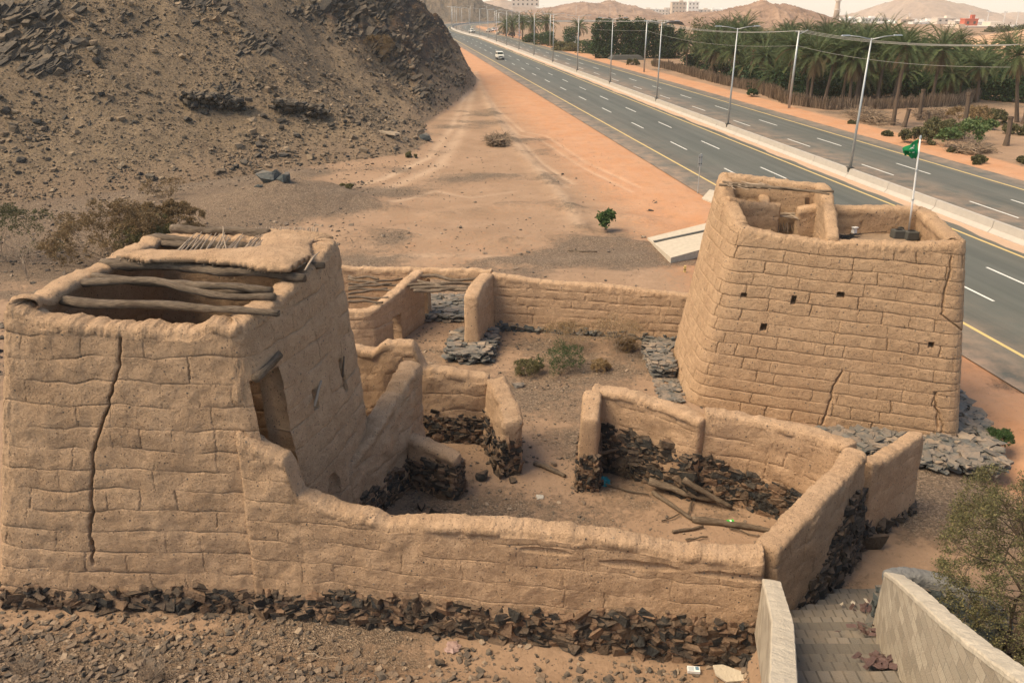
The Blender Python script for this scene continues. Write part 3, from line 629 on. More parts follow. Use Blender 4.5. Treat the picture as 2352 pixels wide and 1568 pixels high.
# ---- the two-storey mud house on the left ---------------------------------
hp = [(-13.0, 15.9, -11.25, 16.4, 7.95), (-12.1, 15.85, -10.5, 16.3, 7.62), (-9.0, 15.8, -8.6, 16.2, 7.40), (-7.0, 15.75, -7.0, 16.15, 7.38), (-6.5, 15.74, -6.55, 16.12, 7.62), (-5.35, 15.7, -5.95, 16.1, 7.45),
      (-4.95, 17.0, -5.45, 17.3, 7.62), (-4.45, 18.7, -5.0, 18.9, 7.85), (-3.95, 20.7, -4.62, 20.95, 8.2), (-5.6, 21.6, -5.9, 21.3, 8.15), (-11.6, 22.1, -9.9, 21.7, 8.1), (-12.6, 18.5, -11.0, 18.6, 7.85)]
house = thing('mud_house', (-9, 18.5, 0), 'two-storey mud house with bare timber beams across its half-open roof', 'house')
HW = Wall(hp, .62, .022, closed=True, side=-1, rad=.55, seed=3, top=.16, flare=.25, rt=.22)
def hu(i, f=0.0):                          # arc length at corner i of the outline
    p = np.array(hp[i])[:4].reshape(2, 2).mean(0); q = np.array(hp[(i+1) % len(hp)])[:4].reshape(2, 2).mean(0); p = p+(q-p)*f
    c = (HW.F[:, :2]+HW.F[:, 2:4])/2; return float(HW.u[np.argmin(np.hypot(c[:, 0]-p[0], c[:, 1]-p[1]))])
def wpix(W, px, py, side=1, umin=0, umax=1e9):      # which (u, v) of a wall shows at a picture point
    k = np.where((W.u >= umin)&(W.u <= umax))[0][::2]; best = (1e9, 0, 0)
    a, b, c = ray(px, py); d = np.array([a, b, c])/np.linalg.norm([a, b, c])
    for i in k:
        v = np.linspace(0, W.F[i, 4], 60); q, _ = W.base(np.full(60, W.u[i]), v, side); q = q-np.array([0, 0, CAM_H]); e = np.linalg.norm(np.cross(q, d), axis=1); j = np.argmin(e)
        if e[j] < best[0]: best = (e[j], W.u[i], v[j])
    return best[1], best[2]
u5, u8 = hu(5), hu(8); uf0, uf1 = hu(0), u5
HWorient = 1
dA, dB = wpix(HW, 592, 985, 1, u5-.3, u8), wpix(HW, 642, 850, 1, u5-.3, u8)
s1, s2, s3 = wpix(HW, 722, 915, 1, u5, u8), wpix(HW, 785, 855, 1, u5, u8), wpix(HW, 770, 1125, 1, u5, u8)
cr = [wpix(HW, x, y, 1, uf0, uf1) for x, y in ((288, 745), (272, 850), (240, 960), (216, 1020), (212, 1100), (205, 1200), (214, 1290))]
crk = [(cr, .020, .22, 1)]
HW.build('mud_courses', M['mud'], house, ch=.56, bl=.85, dv=.022, dv2=.1, cracks=crk, lump=.08, depth=.06,
         holes=[(dA[0], dB[0], dA[1]-1.5, dB[1]+.12)],
         recess=[(s1[0]-.11, s1[0]+.11, s1[1]-.28, s1[1]+.28, .45, 1), (s2[0]-.10, s2[0]+.10, s2[1]-.55, s2[1]+.4, .4, 1)],
         scoops=[(s3[0], s3[1], .35, .5, .22, 1)])
HW.rubble('stone_footing', house, 1, lambda x: .62+.14*n1(x*1.1, 5), uf0-.0, uf1, size=.25, seed=5, out=.05, tint=(.05, .9), jit=.4)
HW.rubble('stone_footing', house, 1, lambda x: .25+1.5*sst(u8-2.2, u8-.2, np.array(x)), uf1, u8+1.5, size=.24, seed=6, out=.05, tint=(0, .8))
# inner dark floor of the upper storey is open: beams cross from wall to wall
def hb(p, q, z, r0, r1, seed, bend=.10, over=(0, 0), mid=None): return log('roof_beam', house, at(p[0], p[1], z), at(q[0], q[1], z), r0, r1, seed, bend, mid=mid)
hb((84, 678), (640, 720), 7.62, .13, .075, 11, .10); hb((150, 648), (632, 682), 7.72, .095, .08, 12, .10)
hb((214, 634), (625, 668), 7.80, .10, .09, 13, .09); hb((300, 648), (600, 676), 7.66, .07, .07, 14, .08); hb((236, 606), (700, 640), 7.86, .14, .10, 15, .09)
hb((272, 597), (745, 610), 7.88, .11, .09, 16, .05); hb((340, 550), (600, 566), 8.0, .15, .07, 17, .06); hb((398, 532), (640, 545), 8.12, .15, .08, 18, .05); hb((372, 560), (700, 588), 7.95, .10, .09, 19, .05)
hb((395, 525), (620, 536), 8.22, .12, .10, 20, .05)
# mud roof still standing over the back half, its lip hanging over sticks
def roof_slab():
    edge = [(272, 588), (330, 600), (440, 599), (540, 607), (600, 620), (665, 622), (722, 588), (716, 560), (770, 545), (756, 540), (600, 528), (588, 542), (596, 572), (440, 580), (330, 578)]
    from mathutils.geometry import tessellate_polygon
    P = [at(x, y, 8.12) for x, y in edge]; res = .07
    xs = np.arange(min(p[0] for p in P), max(p[0] for p in P), res); ys = np.arange(min(p[1] for p in P), max(p[1] for p in P), res); X, Y = np.meshgrid(xs, ys, indexing='ij')
    ins = np.zeros(X.shape, bool); dist = np.full(X.shape, 9.0); n = len(P)
    for i in range(n):
        a, b = np.array(P[i][:2]), np.array(P[(i+1) % n][:2]); c = ((a[1] > Y) != (b[1] > Y))&(X < (b[0]-a[0])*(Y-a[1])/(b[1]-a[1]+1e-12)+a[0]); ins ^= c
        d = b-a; t = np.clip(((X-a[0])*d[0]+(Y-a[1])*d[1])/(d@d), 0, 1); dist = np.minimum(dist, np.hypot(X-a[0]-t*d[0], Y-a[1]-t*d[1]))
    sdv = np.where(ins, dist, -dist)+.06*fbm(X*2.5, Y*2.5, 0, 3, 8)
    k = sdv > 0; idx = -np.ones(X.shape, int); idx[k] = np.arange(k.sum())
    top = 8.10+.20*np.sqrt(np.clip(sdv/.45, 0, 1))+.06*fbm(X*1.1, Y*1.1, 0, 3, 4)+.05*fbm(X*5, Y*5, 0, 4, 5, g=.7); bo = 8.07+0*X
    V = np.concatenate([np.stack([X[k], Y[k], top[k]], 1), np.stack([X[k], Y[k], bo[k]], 1)]); N = int(k.sum()); Q = []
    c = k[:-1, :-1]&k[1:, :-1]&k[1:, 1:]&k[:-1, 1:]; a0, a1, a2, a3 = idx[:-1, :-1][c], idx[1:, :-1][c], idx[1:, 1:][c], idx[:-1, 1:][c]
    Q.append(np.stack([a0, a1, a2, a3], 1)); Q.append(np.stack([a3, a2, a1, a0], 1)+N)
    E = {}
    for q in Q[0]:
        for a, b in ((q[0], q[1]), (q[1], q[2]), (q[2], q[3]), (q[3], q[0])): E[(a, b)] = 1
    for (a, b) in list(E):
        if (b, a) not in E: Q.append(np.array([[b, a, a+N, b+N]]))
    m = MB(); m.add(V, np.concatenate(Q)); o = m.build('mud_roof', M['mud'], house, smooth=True, attrs={'joint': np.zeros(len(V))})
roof_slab()
m = MB(); rs = np.random.RandomState(8); A, B = [], []
for x in list(np.linspace(400, 560, 22))+list(np.linspace(565, 640, 26)):            # sticks over the hole and fan at its right
    y0 = 578+rs.uniform(-6, 6); dx = rs.uniform(18, 48); a = at(x, y0, 8.12); b = at(x+dx, y0-rs.uniform(28, 48), 8.22); A.append(a); B.append(b)
for x in np.linspace(285, 700, 90):                                                       # lip of cut sticks under the slab
    y0 = np.interp(x, [262, 330, 440, 540, 600, 665, 710], [590, 602, 601, 609, 622, 624, 604]); a = at(x+rs.uniform(-3, 3), y0-6, 8.06); b = at(x-rs.uniform(2, 14), y0+rs.uniform(0, 5), 8.03); A.append(a); B.append(b)
for x in np.linspace(590, 730, 34): a = at(x, 533+rs.uniform(0, 3), 8.2); b = at(x+rs.uniform(-2, 3), 522+rs.uniform(-2, 3), 8.32); A.append(a); B.append(b)
for k in range(7): a = at(700+k*2.5, 622-k*5, 8.14); A.append(a); B.append(at(722+k*2, 588-k*1.5, 8.2))
m.segs(A, B, .022, .012, n=5); m.build('roof_sticks', M['twig'], house)
log('roof_stick', house, at(520, 580, 8.1), at(512, 520, 8.5), .02, .012, 31, .1, 'twig'); 
la, lb_ = wpix(HW, 577, 868, 1, u5-1.2, u8), wpix(HW, 640, 815, 1, u5-.3, u8)
log('door_lintel', house, tuple(HW.base(np.array([la[0]]), np.array([la[1]]), 1)[0][0]+np.array([.10, -.08, 0])), tuple(HW.base(np.array([lb_[0]]), np.array([lb_[1]]), 1)[0][0]+np.array([.0, 0, 0])), .12, .10, 33, .05)
0 and log('door_lintel', house, tuple(np.array(HW.base(np.array([dA[0]-.25]), np.array([dB[1]-.62]), 1)[0][0])+np.array([.12, -.12, 0])), tuple(np.array(HW.base(np.array([dB[0]+.25]), np.array([dB[1]+.15]), 1)[0][0])+np.array([.03, 0, 0])), .14, .10, 33, .05)
q = HW.base(np.array([s1[0]]), np.array([s1[1]]), 1)[0][0]; log('window_stick', house, q+np.array([.05, -.35, -.02]), q+np.array([.10, .35, .35]), .035, .03, 34, .03, 'twig', 6)
q = HW.base(np.array([s2[0]]), np.array([s2[1]]), 1)[0][0]; log('window_stick', house, q+np.array([.0, -.05, -.1]), q+np.array([.05, .1, .45]), .035, .02, 35, .03, 'twig_dark', 6)
# ---- low walls of the yard -------------------------------------------------
def TN(px, py, X, Y): return None
fw = [(-6.35, 15.95, -6.28, 16.05, 5.0)]
for (bx, tx, ty, Y) in ((-5.6, 612, 1022, 15.3), (-5.0, 665, 1045, 15.25), (-4.7, 690, 1120, 15.2), (-4.0, 760, 1155, 15.1), (-3.0, 850, 1172, 15.0), (-2.6, 893, 1190, 14.97), (-2.0, 975, 1186, 14.9), (-1.3, 1080, 1192, 14.85), (0, 1200, 1200, 14.7), (1.6, 1385, 1215, 14.5), (3.0, 1560, 1252, 14.3), (4.6, 1700, 1262, 14.15)):
    t = atY(tx, ty, Y+.4); Y = 15.95-.15*(t[0]+6.3); t = atY(tx, ty, Y+.1); fw.append((t[0]-.0, Y, t[0], Y+.1, t[2]))
c1 = atY(1752, 1262, 14.2); fw.append((c1[0]+.3, 14.15, c1[0]+.05, 14.25, c1[2]))
FW, fe = simple_wall('front_wall', fw, .55, 'long low mud wall on a dark rubble footing, nearest the viewer, stepping down from the house', None, .024, seed=21, side=0, rad=.12, endtop=.05, top=.06, dv=.022, dv2=.06, ch=.55, bl=.8, lump=.09, depth=.032, rt=.2, flare=.3,
    scoops=[(9.3, 2.45, .9, .12, .10, 1), (11.6, 2.4, 1.1, .1, .10, 1), (7.2, 2.6, .6, .09, .08, 1)], cracks=[])
FW.rubble('stone_footing', fe, 1, lambda x: .92+.4*sst(5, 12, np.array(x))-.25*sst(2.5, 0, np.array(x)), size=.25, seed=22, out=.05, tint=(.12, 1), jit=.38)
FW.rubble('stone_footing', fe, -1, lambda x: .5, size=.24, seed=23, out=.05, tint=(0, .8))
def tp(px, py, z): p = at(px, py, z); return p
# side wall climbing back from the corner, then the yard room's back wall
a0 = (c1[0]+.3, 14.2, c1[0]+.1, 14.35, c1[2]); q1 = at(1845, 1165, 3.15); q2 = at(1925, 1085, 3.1); q3 = at(1968, 1036, 3.15)
ew = [a0, (q1[0]+.3, q1[1], q1[0], q1[1], 3.15), (q2[0]+.3, q2[1], q2[0], q2[1], 3.1), (q3[0]+.3, q3[1]+.1, q3[0], q3[1], 3.2)]
EW, ee = simple_wall('side_wall', ew, .55, 'mud wall with blue-black stone foot climbing beside the concrete stairs, from the front corner to the bend', None, .028, seed=31, top=.06, dv=.035, ch=.5, bl=.7, lump=.09, depth=.05, rt=.2, flare=.3, endtop=.1)
EW.rubble('stone_footing', ee, 1, lambda x: .9+1.3*sst(1.2, 4.5, np.array(x))+.25*n1(x*1.3, 9), size=.245, seed=32, out=.05, tint=(0, .7)); EW.rubble('stone_footing', ee, -1, lambda x: .5, size=.24, seed=33)
zz = 2.95; bp = [(1960, 1018, 3.15), (1890, 992, 3.05), (1790, 968, 3.0), (1700, 948, 2.98), (1619, 938, 3.0)]
bw = [(lambda p: (p[0], p[1]+.1, p[0], p[1], z))(at(x, y, z)) for x, y, z in bp]
BW, be = simple_wall('back_room_wall', bw, .55, 'mud block wall lit by the sun with broken rubble below, between the bend and the vertical split', None, .035, seed=41, top=.06, dv=.035, ch=.55, bl=.62, lump=.09, depth=.05, rt=.2, flare=.2, endtop=.0)
BW.rubble('stone_footing', be, -1, lambda x: 1.15+.35*sst(2, 4.4, np.array(x)), size=.245, seed=42, out=.05, jit=.3, tint=(0, 1)); BW.rubble('stone_footing', be, 1, lambda x: .9, size=.25, seed=43)
bp = [(1622, 960, 2.8), (1590, 945, 2.85), (1520, 920, 2.85), (1450, 900, 2.9), (1362, 884, 2.9)]
bw = [(lambda p: (p[0], p[1]+.1, p[0], p[1], z))(at(x, y, z)) for x, y, z in bp]
BW2, be2 = simple_wall('back_room_wall', bw, .55, 'mud wall with sagging black rubble below, between the vertical split and the doorway pier', None, .035, seed=46, top=.06, dv=.035, ch=.6, bl=.9, lump=.09, depth=.03, rt=.2, flare=.2, endtop=.0)
BW2.rubble('stone_footing', be2, -1, lambda x: 1.55+.25*sst(0, 4, np.array(x)), size=.245, seed=47, out=.05, jit=.3, tint=(0, .75)); BW2.rubble('stone_footing', be2, 1, lambda x: .9, size=.25, seed=48)
p0, p1 = at(1372, 890, 2.9), at(1345, 965, 2.55); b1 = at(1345, 1128, 0)
PR, pe = simple_wall('doorway_pier', [(p0[0]-.15, p0[1]-.05, p0[0]-.15, p0[1]-.1, 2.95), (b1[0]+.05, 21.0, p1[0]+.12, 21.0, 2.5)], .56, 'short mud pier standing on stacked dark stones at the left end of the roofless room', lambda x: 1.3, .035, seed=51, top=.05, dv=.035, ch=.55, bl=.8, lump=.07, depth=.03, rt=.2, fout=.06)
# wing wall behind the bend
g0, g1 = at(1990, 1045, 2.95), at(2103, 1014, 2.3)
WW, we = simple_wall('wing_wall', [(q3[0]+.4, q3[1]+.1, q3[0]+.35, q3[1]+.15, 2.75), (10.3, 18.9, 10.2, 18.9, 2.55), (11.95, 20.3, 11.8, 20.3, 2.55)], .45, 'thin straw-stained mud wall running off behind the bend toward the acacia', None, .045, seed=61, top=.05, dv=.045, ch=.5, bl=.8, lump=.06, depth=.02, rt=.2, endtop=.3)
WW.rubble('stone_footing', we, 1, lambda x: .95-.7*sst(0, 1.6, np.array(x)), size=.3, seed=62, out=.1, tint=(0, .5), jit=.4)
# walls between the house and the yard
def W_(name, pts, label, **k): return simple_wall(name, pts, k.pop('th', .5), label, k.pop('footing', None), k.pop('res', .045), cat=k.pop('cat', 'wall'), **k)
W_('broken_wall', [(-4.75, 18.9, -4.85, 18.9, 2.2), (-4.15, 20.1, -4.25, 20.1, 2.5), (-3.6, 21.2, -3.7, 21.2, 3.1), (-3.25, 21.9, -3.3, 21.9, 3.65), (-3.1, 22.6, -3.1, 22.6, 3.75)], 'broken mud wall with a climbing eroded crest against the corner of the house', footing=lambda x: .95, seed=71, th=.62, top=.24, dv=.035, ch=.5, lump=.17, depth=.05, rt=.2, endtop=.5)
W_('stub_wall', [(-3.15, 21.5, -3.15, 21.5, 1.75), (-2.3, 21.05, -2.3, 21.05, 1.6), (-1.6, 20.75, -1.6, 20.75, 1.42)], 'low stub of dark stone wall capped with mud, facing the narrow passage', footing=lambda x: 1.12, seed=75, th=.5, top=.06, dv=.04, ch=.9, lump=.06, depth=.01, rt=.2, fout=.08, fsize=.22)
W_('cross_wall', [(-8.5, 24.7, -8.5, 24.8, 3.5), (-6.0, 24.55, -6.0, 24.65, 3.55), (-4.6, 24.45, -4.6, 24.5, 3.3), (-4.3, 24.4, -4.25, 24.45, 3.65), (-3.3, 24.4, -3.25, 24.45, 3.62), (-3.0, 24.35, -2.95, 24.4, 2.75), (-2.0, 24.25, -2.0, 24.3, 2.65), (-.75, 24.1, -.75, 24.15, 2.55)], 'mud wall with a raised broken knob, across the middle of the yard', footing=lambda x: 1.0, seed=81, th=.5, top=.07, dv=.045, ch=.62, bl=.9, lump=.09, depth=.04, rt=.25, rad=.12)
W_('gate_pier', [(-.65, 24.0, -.6, 24.0, 2.55), (-.35, 23.2, -.3, 23.2, 2.5), (-.1, 21.9, .05, 21.9, 2.0)], 'mud pier on black rubble at the right end of the knobbed cross wall', footing=lambda x: 1.25, seed=85, th=.62, top=.16, dv=.035, ch=.8, lump=.16, depth=.03, rt=.2, endtop=.5, fout=.08, fsize=.24)
# back range of the compound
bk = [(lambda b, t: (b[0], b[1], t[0], t[1]+.1, t[2]))(at(bx, by), atY(tx, ty, at(bx, by)[1])) for bx, by, tx, ty in ((1135, 752, 1128, 627), (1250, 757, 1250, 645), (1400, 768, 1400, 655), (1500, 775, 1500, 668), (1590, 782, 1595, 678))]
W_('back_wall', bk, 'long low mud-course wall closing the back of the yard, reaching the tower', footing=lambda x: .28, seed=91, th=.5, top=.05, dv=.05, ch=.40, bl=1.3, lump=.05, depth=.07, reg=.8, rt=.2, fmat='slate', fsize=.22, ftint=(0, .7), fout=.12, ftpl=SLATE)
W_('far_back_wall', [(-8.3, 36.2, -8.3, 36.2, 2.5), (-6.8, 36.2, -6.8, 36.2, 2.4), (-4.0, 35.8, -4.0, 35.8, 2.5), (-.9, 34.9, -.9, 34.9, 2.75)], 'crumbling thin mud wall behind the rear room and over its doorway', seed=95, th=.4, top=.08, dv=.05, ch=.42, lump=.06, depth=.03, rt=.2, holes=[(4.4, 7.0, -.5, 2.05)])
W_('rear_room_side_wall', [(-9.4, 35.9, -9.4, 35.9, 2.45), (-8.4, 36.1, -8.4, 36.1, 2.55), (-8.15, 36.25, -8.15, 36.25, 2.5)], 'far corner wall of the rear room, seen past the house corner', seed=96, th=.4, top=.05, dv=.06, ch=.42, lump=.05, depth=.03)
W_('rear_room_wall', [(-9.5, 31.6, -9.5, 31.7, 2.0), (-6.6, 31.6, -6.6, 31.7, 1.95), (-6.0, 31.75, -6.0, 31.85, 2.0), (-5.2, 33.2, -5.2, 33.3, 2.25), (-4.35, 35.4, -4.35, 35.45, 2.55)], 'mud wall of the rear room with a small doorway, curving toward the back opening', seed=101, th=.5, top=.05, dv=.045, ch=.4, bl=.9, lump=.06, depth=.05, rt=.2, rad=.6, holes=[(4.55, 5.15, -.5, 1.25)])
W_('yard_pier', [(-1.1, 34.5, -1.1, 34.5, 2.75), (-1.45, 33.2, -1.5, 33.2, 2.7), (-1.75, 31.7, -1.75, 31.8, 2.55)], 'mud pier on a low dry-stone plinth beside the rear doorway', seed=105, th=.62, top=.05, dv=.045, ch=.42, bl=.9, lump=.06, depth=.05, rt=.22)
# plinth under the pier
def stack(name, label, cx, cy, lx, ly, h, rz, seed, mat='slate', sz=.3, tint=(0, 1), parent=None, group=None, cat='stone plinth', thick=.075):
    rs = np.random.RandomState(seed); P, S, Rr, T = [], [], [], []; z = .02
    while z < h:
        for _ in range(int(lx*ly/(sz*sz)*2.0)):
            x, y = rs.uniform(-lx/2, lx/2), rs.uniform(-ly/2, ly/2)
            if z < h-thick*2 and min(lx/2-abs(x), ly/2-abs(y)) > .35: continue
            a, b = cos(rz), sin(rz); P.append((cx+x*a-y*b, cy+x*b+y*a, z+rs.uniform(-.02, .02))); S.append((sz*rs.uniform(.7, 1.6), sz*rs.uniform(.5, 1.1), thick*rs.uniform(.9, 1.5))); Rr.append((rs.randn()*.08, rs.randn()*.08, rz+rs.randn()*.35)); T.append(rs.uniform(*tint))
        z += thick*.85
    m = MB(); m.inst(SLATE, P, np.array(S), np.array(Rr), np.array(T)); o = m.build(name, M[mat], parent)
    return tag(o, label, cat, group) if parent is None else o
stack('stone_plinth', 'dry-stone plinth under the mud pier beside the rear doorway', -1.75, 31.9, 1.9, 2.9, .5, -.1, 3, thick=.085, sz=.38)
stack('stone_plinth', 'narrow dry-stone plinth with loose top, against the left foot of the tower', 6.15, 30.2, .9, 2.4, .62, 0, 4, tint=(.2, 1))
stack('slate_heap', 'low heap of loose slates seen through the rear doorway', -2.7, 36.8, 3.0, 3.2, .32, -.05, 5, tint=(.1, .9), cat='slate heap', sz=.42)
# beams over the rear rooms
e = thing('rear_room_beams', (-8, 34, 2.2), 'bare crooked branches laid across the rear room beside the house corner', 'roof beams')
for k, (p, q) in enumerate((((800, 652), (925, 640)), ((800, 660), (900, 652)), ((800, 665), (905, 668)), ((800, 675), (890, 662)), ((800, 682), (892, 684)), ((800, 692), (880, 694)), ((800, 640), (915, 655)), ((800, 634), (870, 642)))): log('beam', e, at(p[0], p[1], 2.1), at(q[0], q[1], 2.15), .06, .05, 40+k, .12)
e = thing('rear_lintels', (-3, 34, 2.3), 'knotted lintel branches spanning the rear doorway between side wall and pier', 'lintel')
for k, (p, q) in enumerate((((940, 630), (1096, 640)), ((935, 655), (1090, 652)), ((942, 662), (1092, 662)), ((950, 668), (1085, 658)), ((960, 645), (1080, 668)))): log('beam', e, at(p[0], p[1], 2.35), at(q[0], q[1], 2.45), .08, .07, 60+k, .13)
# ---------------------------------------------------------------- the mud tower
tp_ = [(6.75, 26.75, 7.75, 26.9, 6.85), (8.9, 25.95, 9.6, 26.2, 6.6), (12.6, 24.65, 12.4, 25.1, 6.75), (15.35, 23.65, 14.45, 24.35, 7.0), (15.9, 26.3, 15.0, 26.6, 7.0), (16.4, 29.2, 15.45, 29.2, 7.05), (12.1, 30.0, 11.75, 29.7, 7.0), (11.7, 30.2, 11.6, 29.9, 7.75), (7.0, 31.8, 8.05, 31.3, 7.95), (6.7, 29.9, 7.75, 29.5, 7.45)]
tower = thing('mud_tower', (11, 27.5, 0), 'tapering mud-block watchtower with parapet and small loopholes, beside the road', 'tower')
TW = Wall(tp_, .55, .022, closed=True, side=-1, rad=.6, seed=111, top=.07, flare=.15, rt=.22)
def tpix(px, py): return wpix(TW, px, py, 1, 0, TW.len*.45)
rc = []
for (x, y, w_, h) in ((1707, 675, .20, .17), (1824, 690, .16, .32), (1932, 679, .24, .2), (1753, 750, .22, .28), (2139, 790, .15, .2)):
    a = tpix(x, y); rc.append((a[0]-w_/2, a[0]+w_/2, a[1]-h/2, a[1]+h/2, .5, 1))
ck = [([tpix(x, y) for x, y in ((1932, 850), (1915, 890), (1905, 930), (1885, 985))], .022, .09, 1), ([tpix(x, y) for x, y in ((2185, 590), (2160, 720), (2165, 800), (2150, 900), (2155, 980))], .025, .08, 1), ([tpix(x, y) for x, y in ((2150, 940), (2165, 980), (2155, 1020))], .02, .06, 1)]
TW.build('mud_courses', M['mud_tower'], tower, ch=.44, bl=.8, dv=.022, dv2=.1, cracks=ck, recess=rc, lump=.03, depth=.08, reg=1.0)
# roof floor, split partition and the little roof room
def poly_floor(name, P, z, parent, mat, hole=None):
    m = MB(); c = np.mean(P, 0); n = 26; rs = []
    ring = np.array([list(p) for p in P]); V = [[c[0], c[1], z]]
    for k in range(1, n+1):
        for i in range(len(P)): 
            a, b = ring[i], ring[(i+1) % len(P)]
            for t in (0, .2, .4, .6, .8): q = c+(a+(b-a)*t-c)*k/n; V.append([q[0], q[1], z+.06*float(noise(q[0]*1.3, q[1]*1.3, 0, 4))])
    V = np.array(V); r = len(P)*5; T = [[0, 1+i, 1+(i+1) % r] for i in range(r)]; Q = [[1+(k-1)*r+i, 1+k*r+i, 1+k*r+(i+1) % r, 1+(k-1)*r+(i+1) % r] for k in range(1, n) for i in range(r)]
    m.add(V, Q, T); return m.build(name, mat, parent, smooth=True, attrs={'joint': np.zeros(len(V))})
M['roof_earth'] = plain('roof_earth', (.27, .19, .125), .95, 0, (9, .06), .3, 2.5)
poly_floor('roof_floor', [(10.9, 26.1), (14.0, 25.05), (14.85, 28.8), (11.2, 29.5)], 6.05, tower, M['roof_earth'])
poly_floor('terrace_floor', [(8.25, 27.15), (11.1, 26.1), (11.3, 27.7), (8.3, 28.4)], 5.9, tower, M['roof_earth'])
poly_floor('room_floor', [(8.3, 28.6), (11.4, 28.0), (11.5, 29.5), (8.5, 30.6)], 4.6, tower, M['roof_earth'])
pt = Wall([(10.75, 25.9, 10.75, 25.9, 6.75, 5.5), (11.05, 27.0, 11.05, 27.0, 7.15, 5.5), (11.35, 28.6, 11.35, 28.6, 7.85, 5.5), (11.55, 29.8, 11.55, 29.8, 7.8, 5.5)], .42, .045, seed=121, top=.05, rt=.2, flare=.05); pt.build('partition_wall', M['mud_tower'], tower, ch=.42, dv=.05, lump=.06, depth=.04, reg=.8)
a, b = at(1668, 455, 7.35), at(1778, 466, 7.1)
pt = Wall([(7.9, a[1]-.1, 7.9, a[1]-.1, 7.45, 5.0), (b[0]-.5, b[1]-.05, b[0]-.5, b[1]-.05, 7.08, 5.0), (b[0]+.22, b[1]-.1, b[0]+.22, b[1]-.1, 7.12, 5.0)], .36, .045, seed=122, top=.04, rt=.2, flare=.05); pt.build('inner_wall', M['mud_tower'], tower, ch=.42, bl=.6, dv=.05, lump=.06, depth=.04)
c = at(1880, 470, 7.1)
pt = Wall([(10.55, b[1]-.35, 10.55, b[1]-.35, 7.0, 5.0), (11.3, b[1]-.45, 11.3, b[1]-.45, 7.2, 5.0)], .5, .045, seed=123, top=.04, rt=.2, flare=.05); pt.build('inner_pier', M['mud_tower'], tower, ch=.42, dv=.05, lump=.06, depth=.02)
pt = Wall([(9.45, 29.3, 9.45, 29.3, 7.12, 4.6), (9.7, 30.6, 9.7, 30.6, 7.3, 4.6)], .4, .05, seed=124, top=.04, rt=.2, flare=.05); pt.build('inner_stub', M['mud_tower'], tower, ch=.42, dv=.05, lump=.06, depth=.02)
log('roof_pole', tower, at(1652, 424, 7.8), at(1915, 440, 7.95), .05, .045, 70, .05); log('roof_pole', tower, at(1660, 418, 7.8), at(1905, 446, 7.95), .04, .03, 71, .05)
m = MB(); rs = np.random.RandomState(3); A, B = [], []
for k in range(26): x = rs.uniform(1660, 1745); A.append(at(x, 424+rs.uniform(-8, 4), 7.75)); B.append(at(x+rs.uniform(10, 55), 430+rs.uniform(-8, 6), 7.85))
for k in range(34): x = 1788+k*1.9; A.append(at(x, 533+rs.uniform(-3, 3), 6.0)); B.append(at(x+rs.uniform(-4, 4), 515+rs.uniform(-4, 4), 6.35))
for k in range(14): A.append(at(rs.uniform(1785, 1800), rs.uniform(480, 500), 6.6)); B.append(at(rs.uniform(1825, 1858), rs.uniform(485, 505), 6.7))
for k in range(16): x = 1848+rs.uniform(0, 10); A.append(at(x, 455, 7.3)); B.append(at(x+rs.uniform(-4, 4), 500, 6.4))
m.segs(A, B, .02, .012, n=5); m.build('roof_sticks', M['twig'], tower)
pu = MB(); rs = np.random.RandomState(4); A = [at(1925+rs.uniform(-12, 30), 545+rs.uniform(-5, 5), 6.14) for k in range(40)]; B = [(a[0]+rs.uniform(-.5, .5), a[1]+rs.uniform(-.15, .15), a[2]+rs.uniform(0, .12)) for a in A]
pu.segs(A, B, .02, .01, n=4); tag(pu.build('charred_sticks', M['black'], None), 'heap of charred black sticks on the tower roof', 'stick heap')
# flag on its pole between dark ballast blocks
f0 = np.array(at(2087, 532, 6.2)); f1 = np.array(atY(2114, 316, f0[1]-.1))
fl = thing('flagpole', tuple(f0), 'pale flagpole with a torn green flag, standing on the tower roof', 'flagpole')
m = MB(); m.tube([f0, f0+(f1-f0)*.33, f0+(f1-f0)*.66, f1], [.035, .034, .03, .026], 10); m.build('pole', M['white_paint'], fl, smooth=True)
m = MB(); m.tube([f1+np.array([0, 0, -.02]), f1+np.array([.0, 0, .07])], [.045, .03], 8); m.build('finial', M['metal'], fl)
m = MB()
for t in (.35, .66): q = f0+(f1-f0)*t; m.tube([q-[0, 0, .03], q+[0, 0, .03]], .045, 8); m.tube([q, q+[.09, 0, .02]], .012, 5)
m.build('pole_clamp', M['metal'], fl)
nu, nv = 22, 16; U, V_ = np.meshgrid(np.linspace(0, 1, nu), np.linspace(0, 1, nv), indexing='ij'); d = (f0-f1)/np.linalg.norm(f0-f1)
X = -.52*U-.04; hgt = .72*(1-.70*U**1.1)
Z = V_*hgt+.34*U; P = f1+np.array([0, 0, -.05])+d*(Z)[..., None]*1.0+np.stack([X, .09*np.sin(U*9+V_*2)*U**.6+.04*np.sin(V_*7+U*3), -.05*U*np.sin(V_*5)+.03*np.sin(U*14)*(V_ > .9)], -1)
i = np.arange(nu-1)[:, None]*nv; j = np.arange(nv-1)[None]; m = MB(); m.add(P.reshape(-1, 3), np.stack([i+j, i+nv+j, i+nv+j+1, i+j+1], -1).reshape(-1, 4))
M['flag'] = plain('green_cloth', (.005, .17, .055), .7, 0, None, .1, 5); fo = m.build('flag', M['flag'], fl, smooth=True)
md = fo.modifiers.new('thick', 'SOLIDIFY'); md.thickness = .008
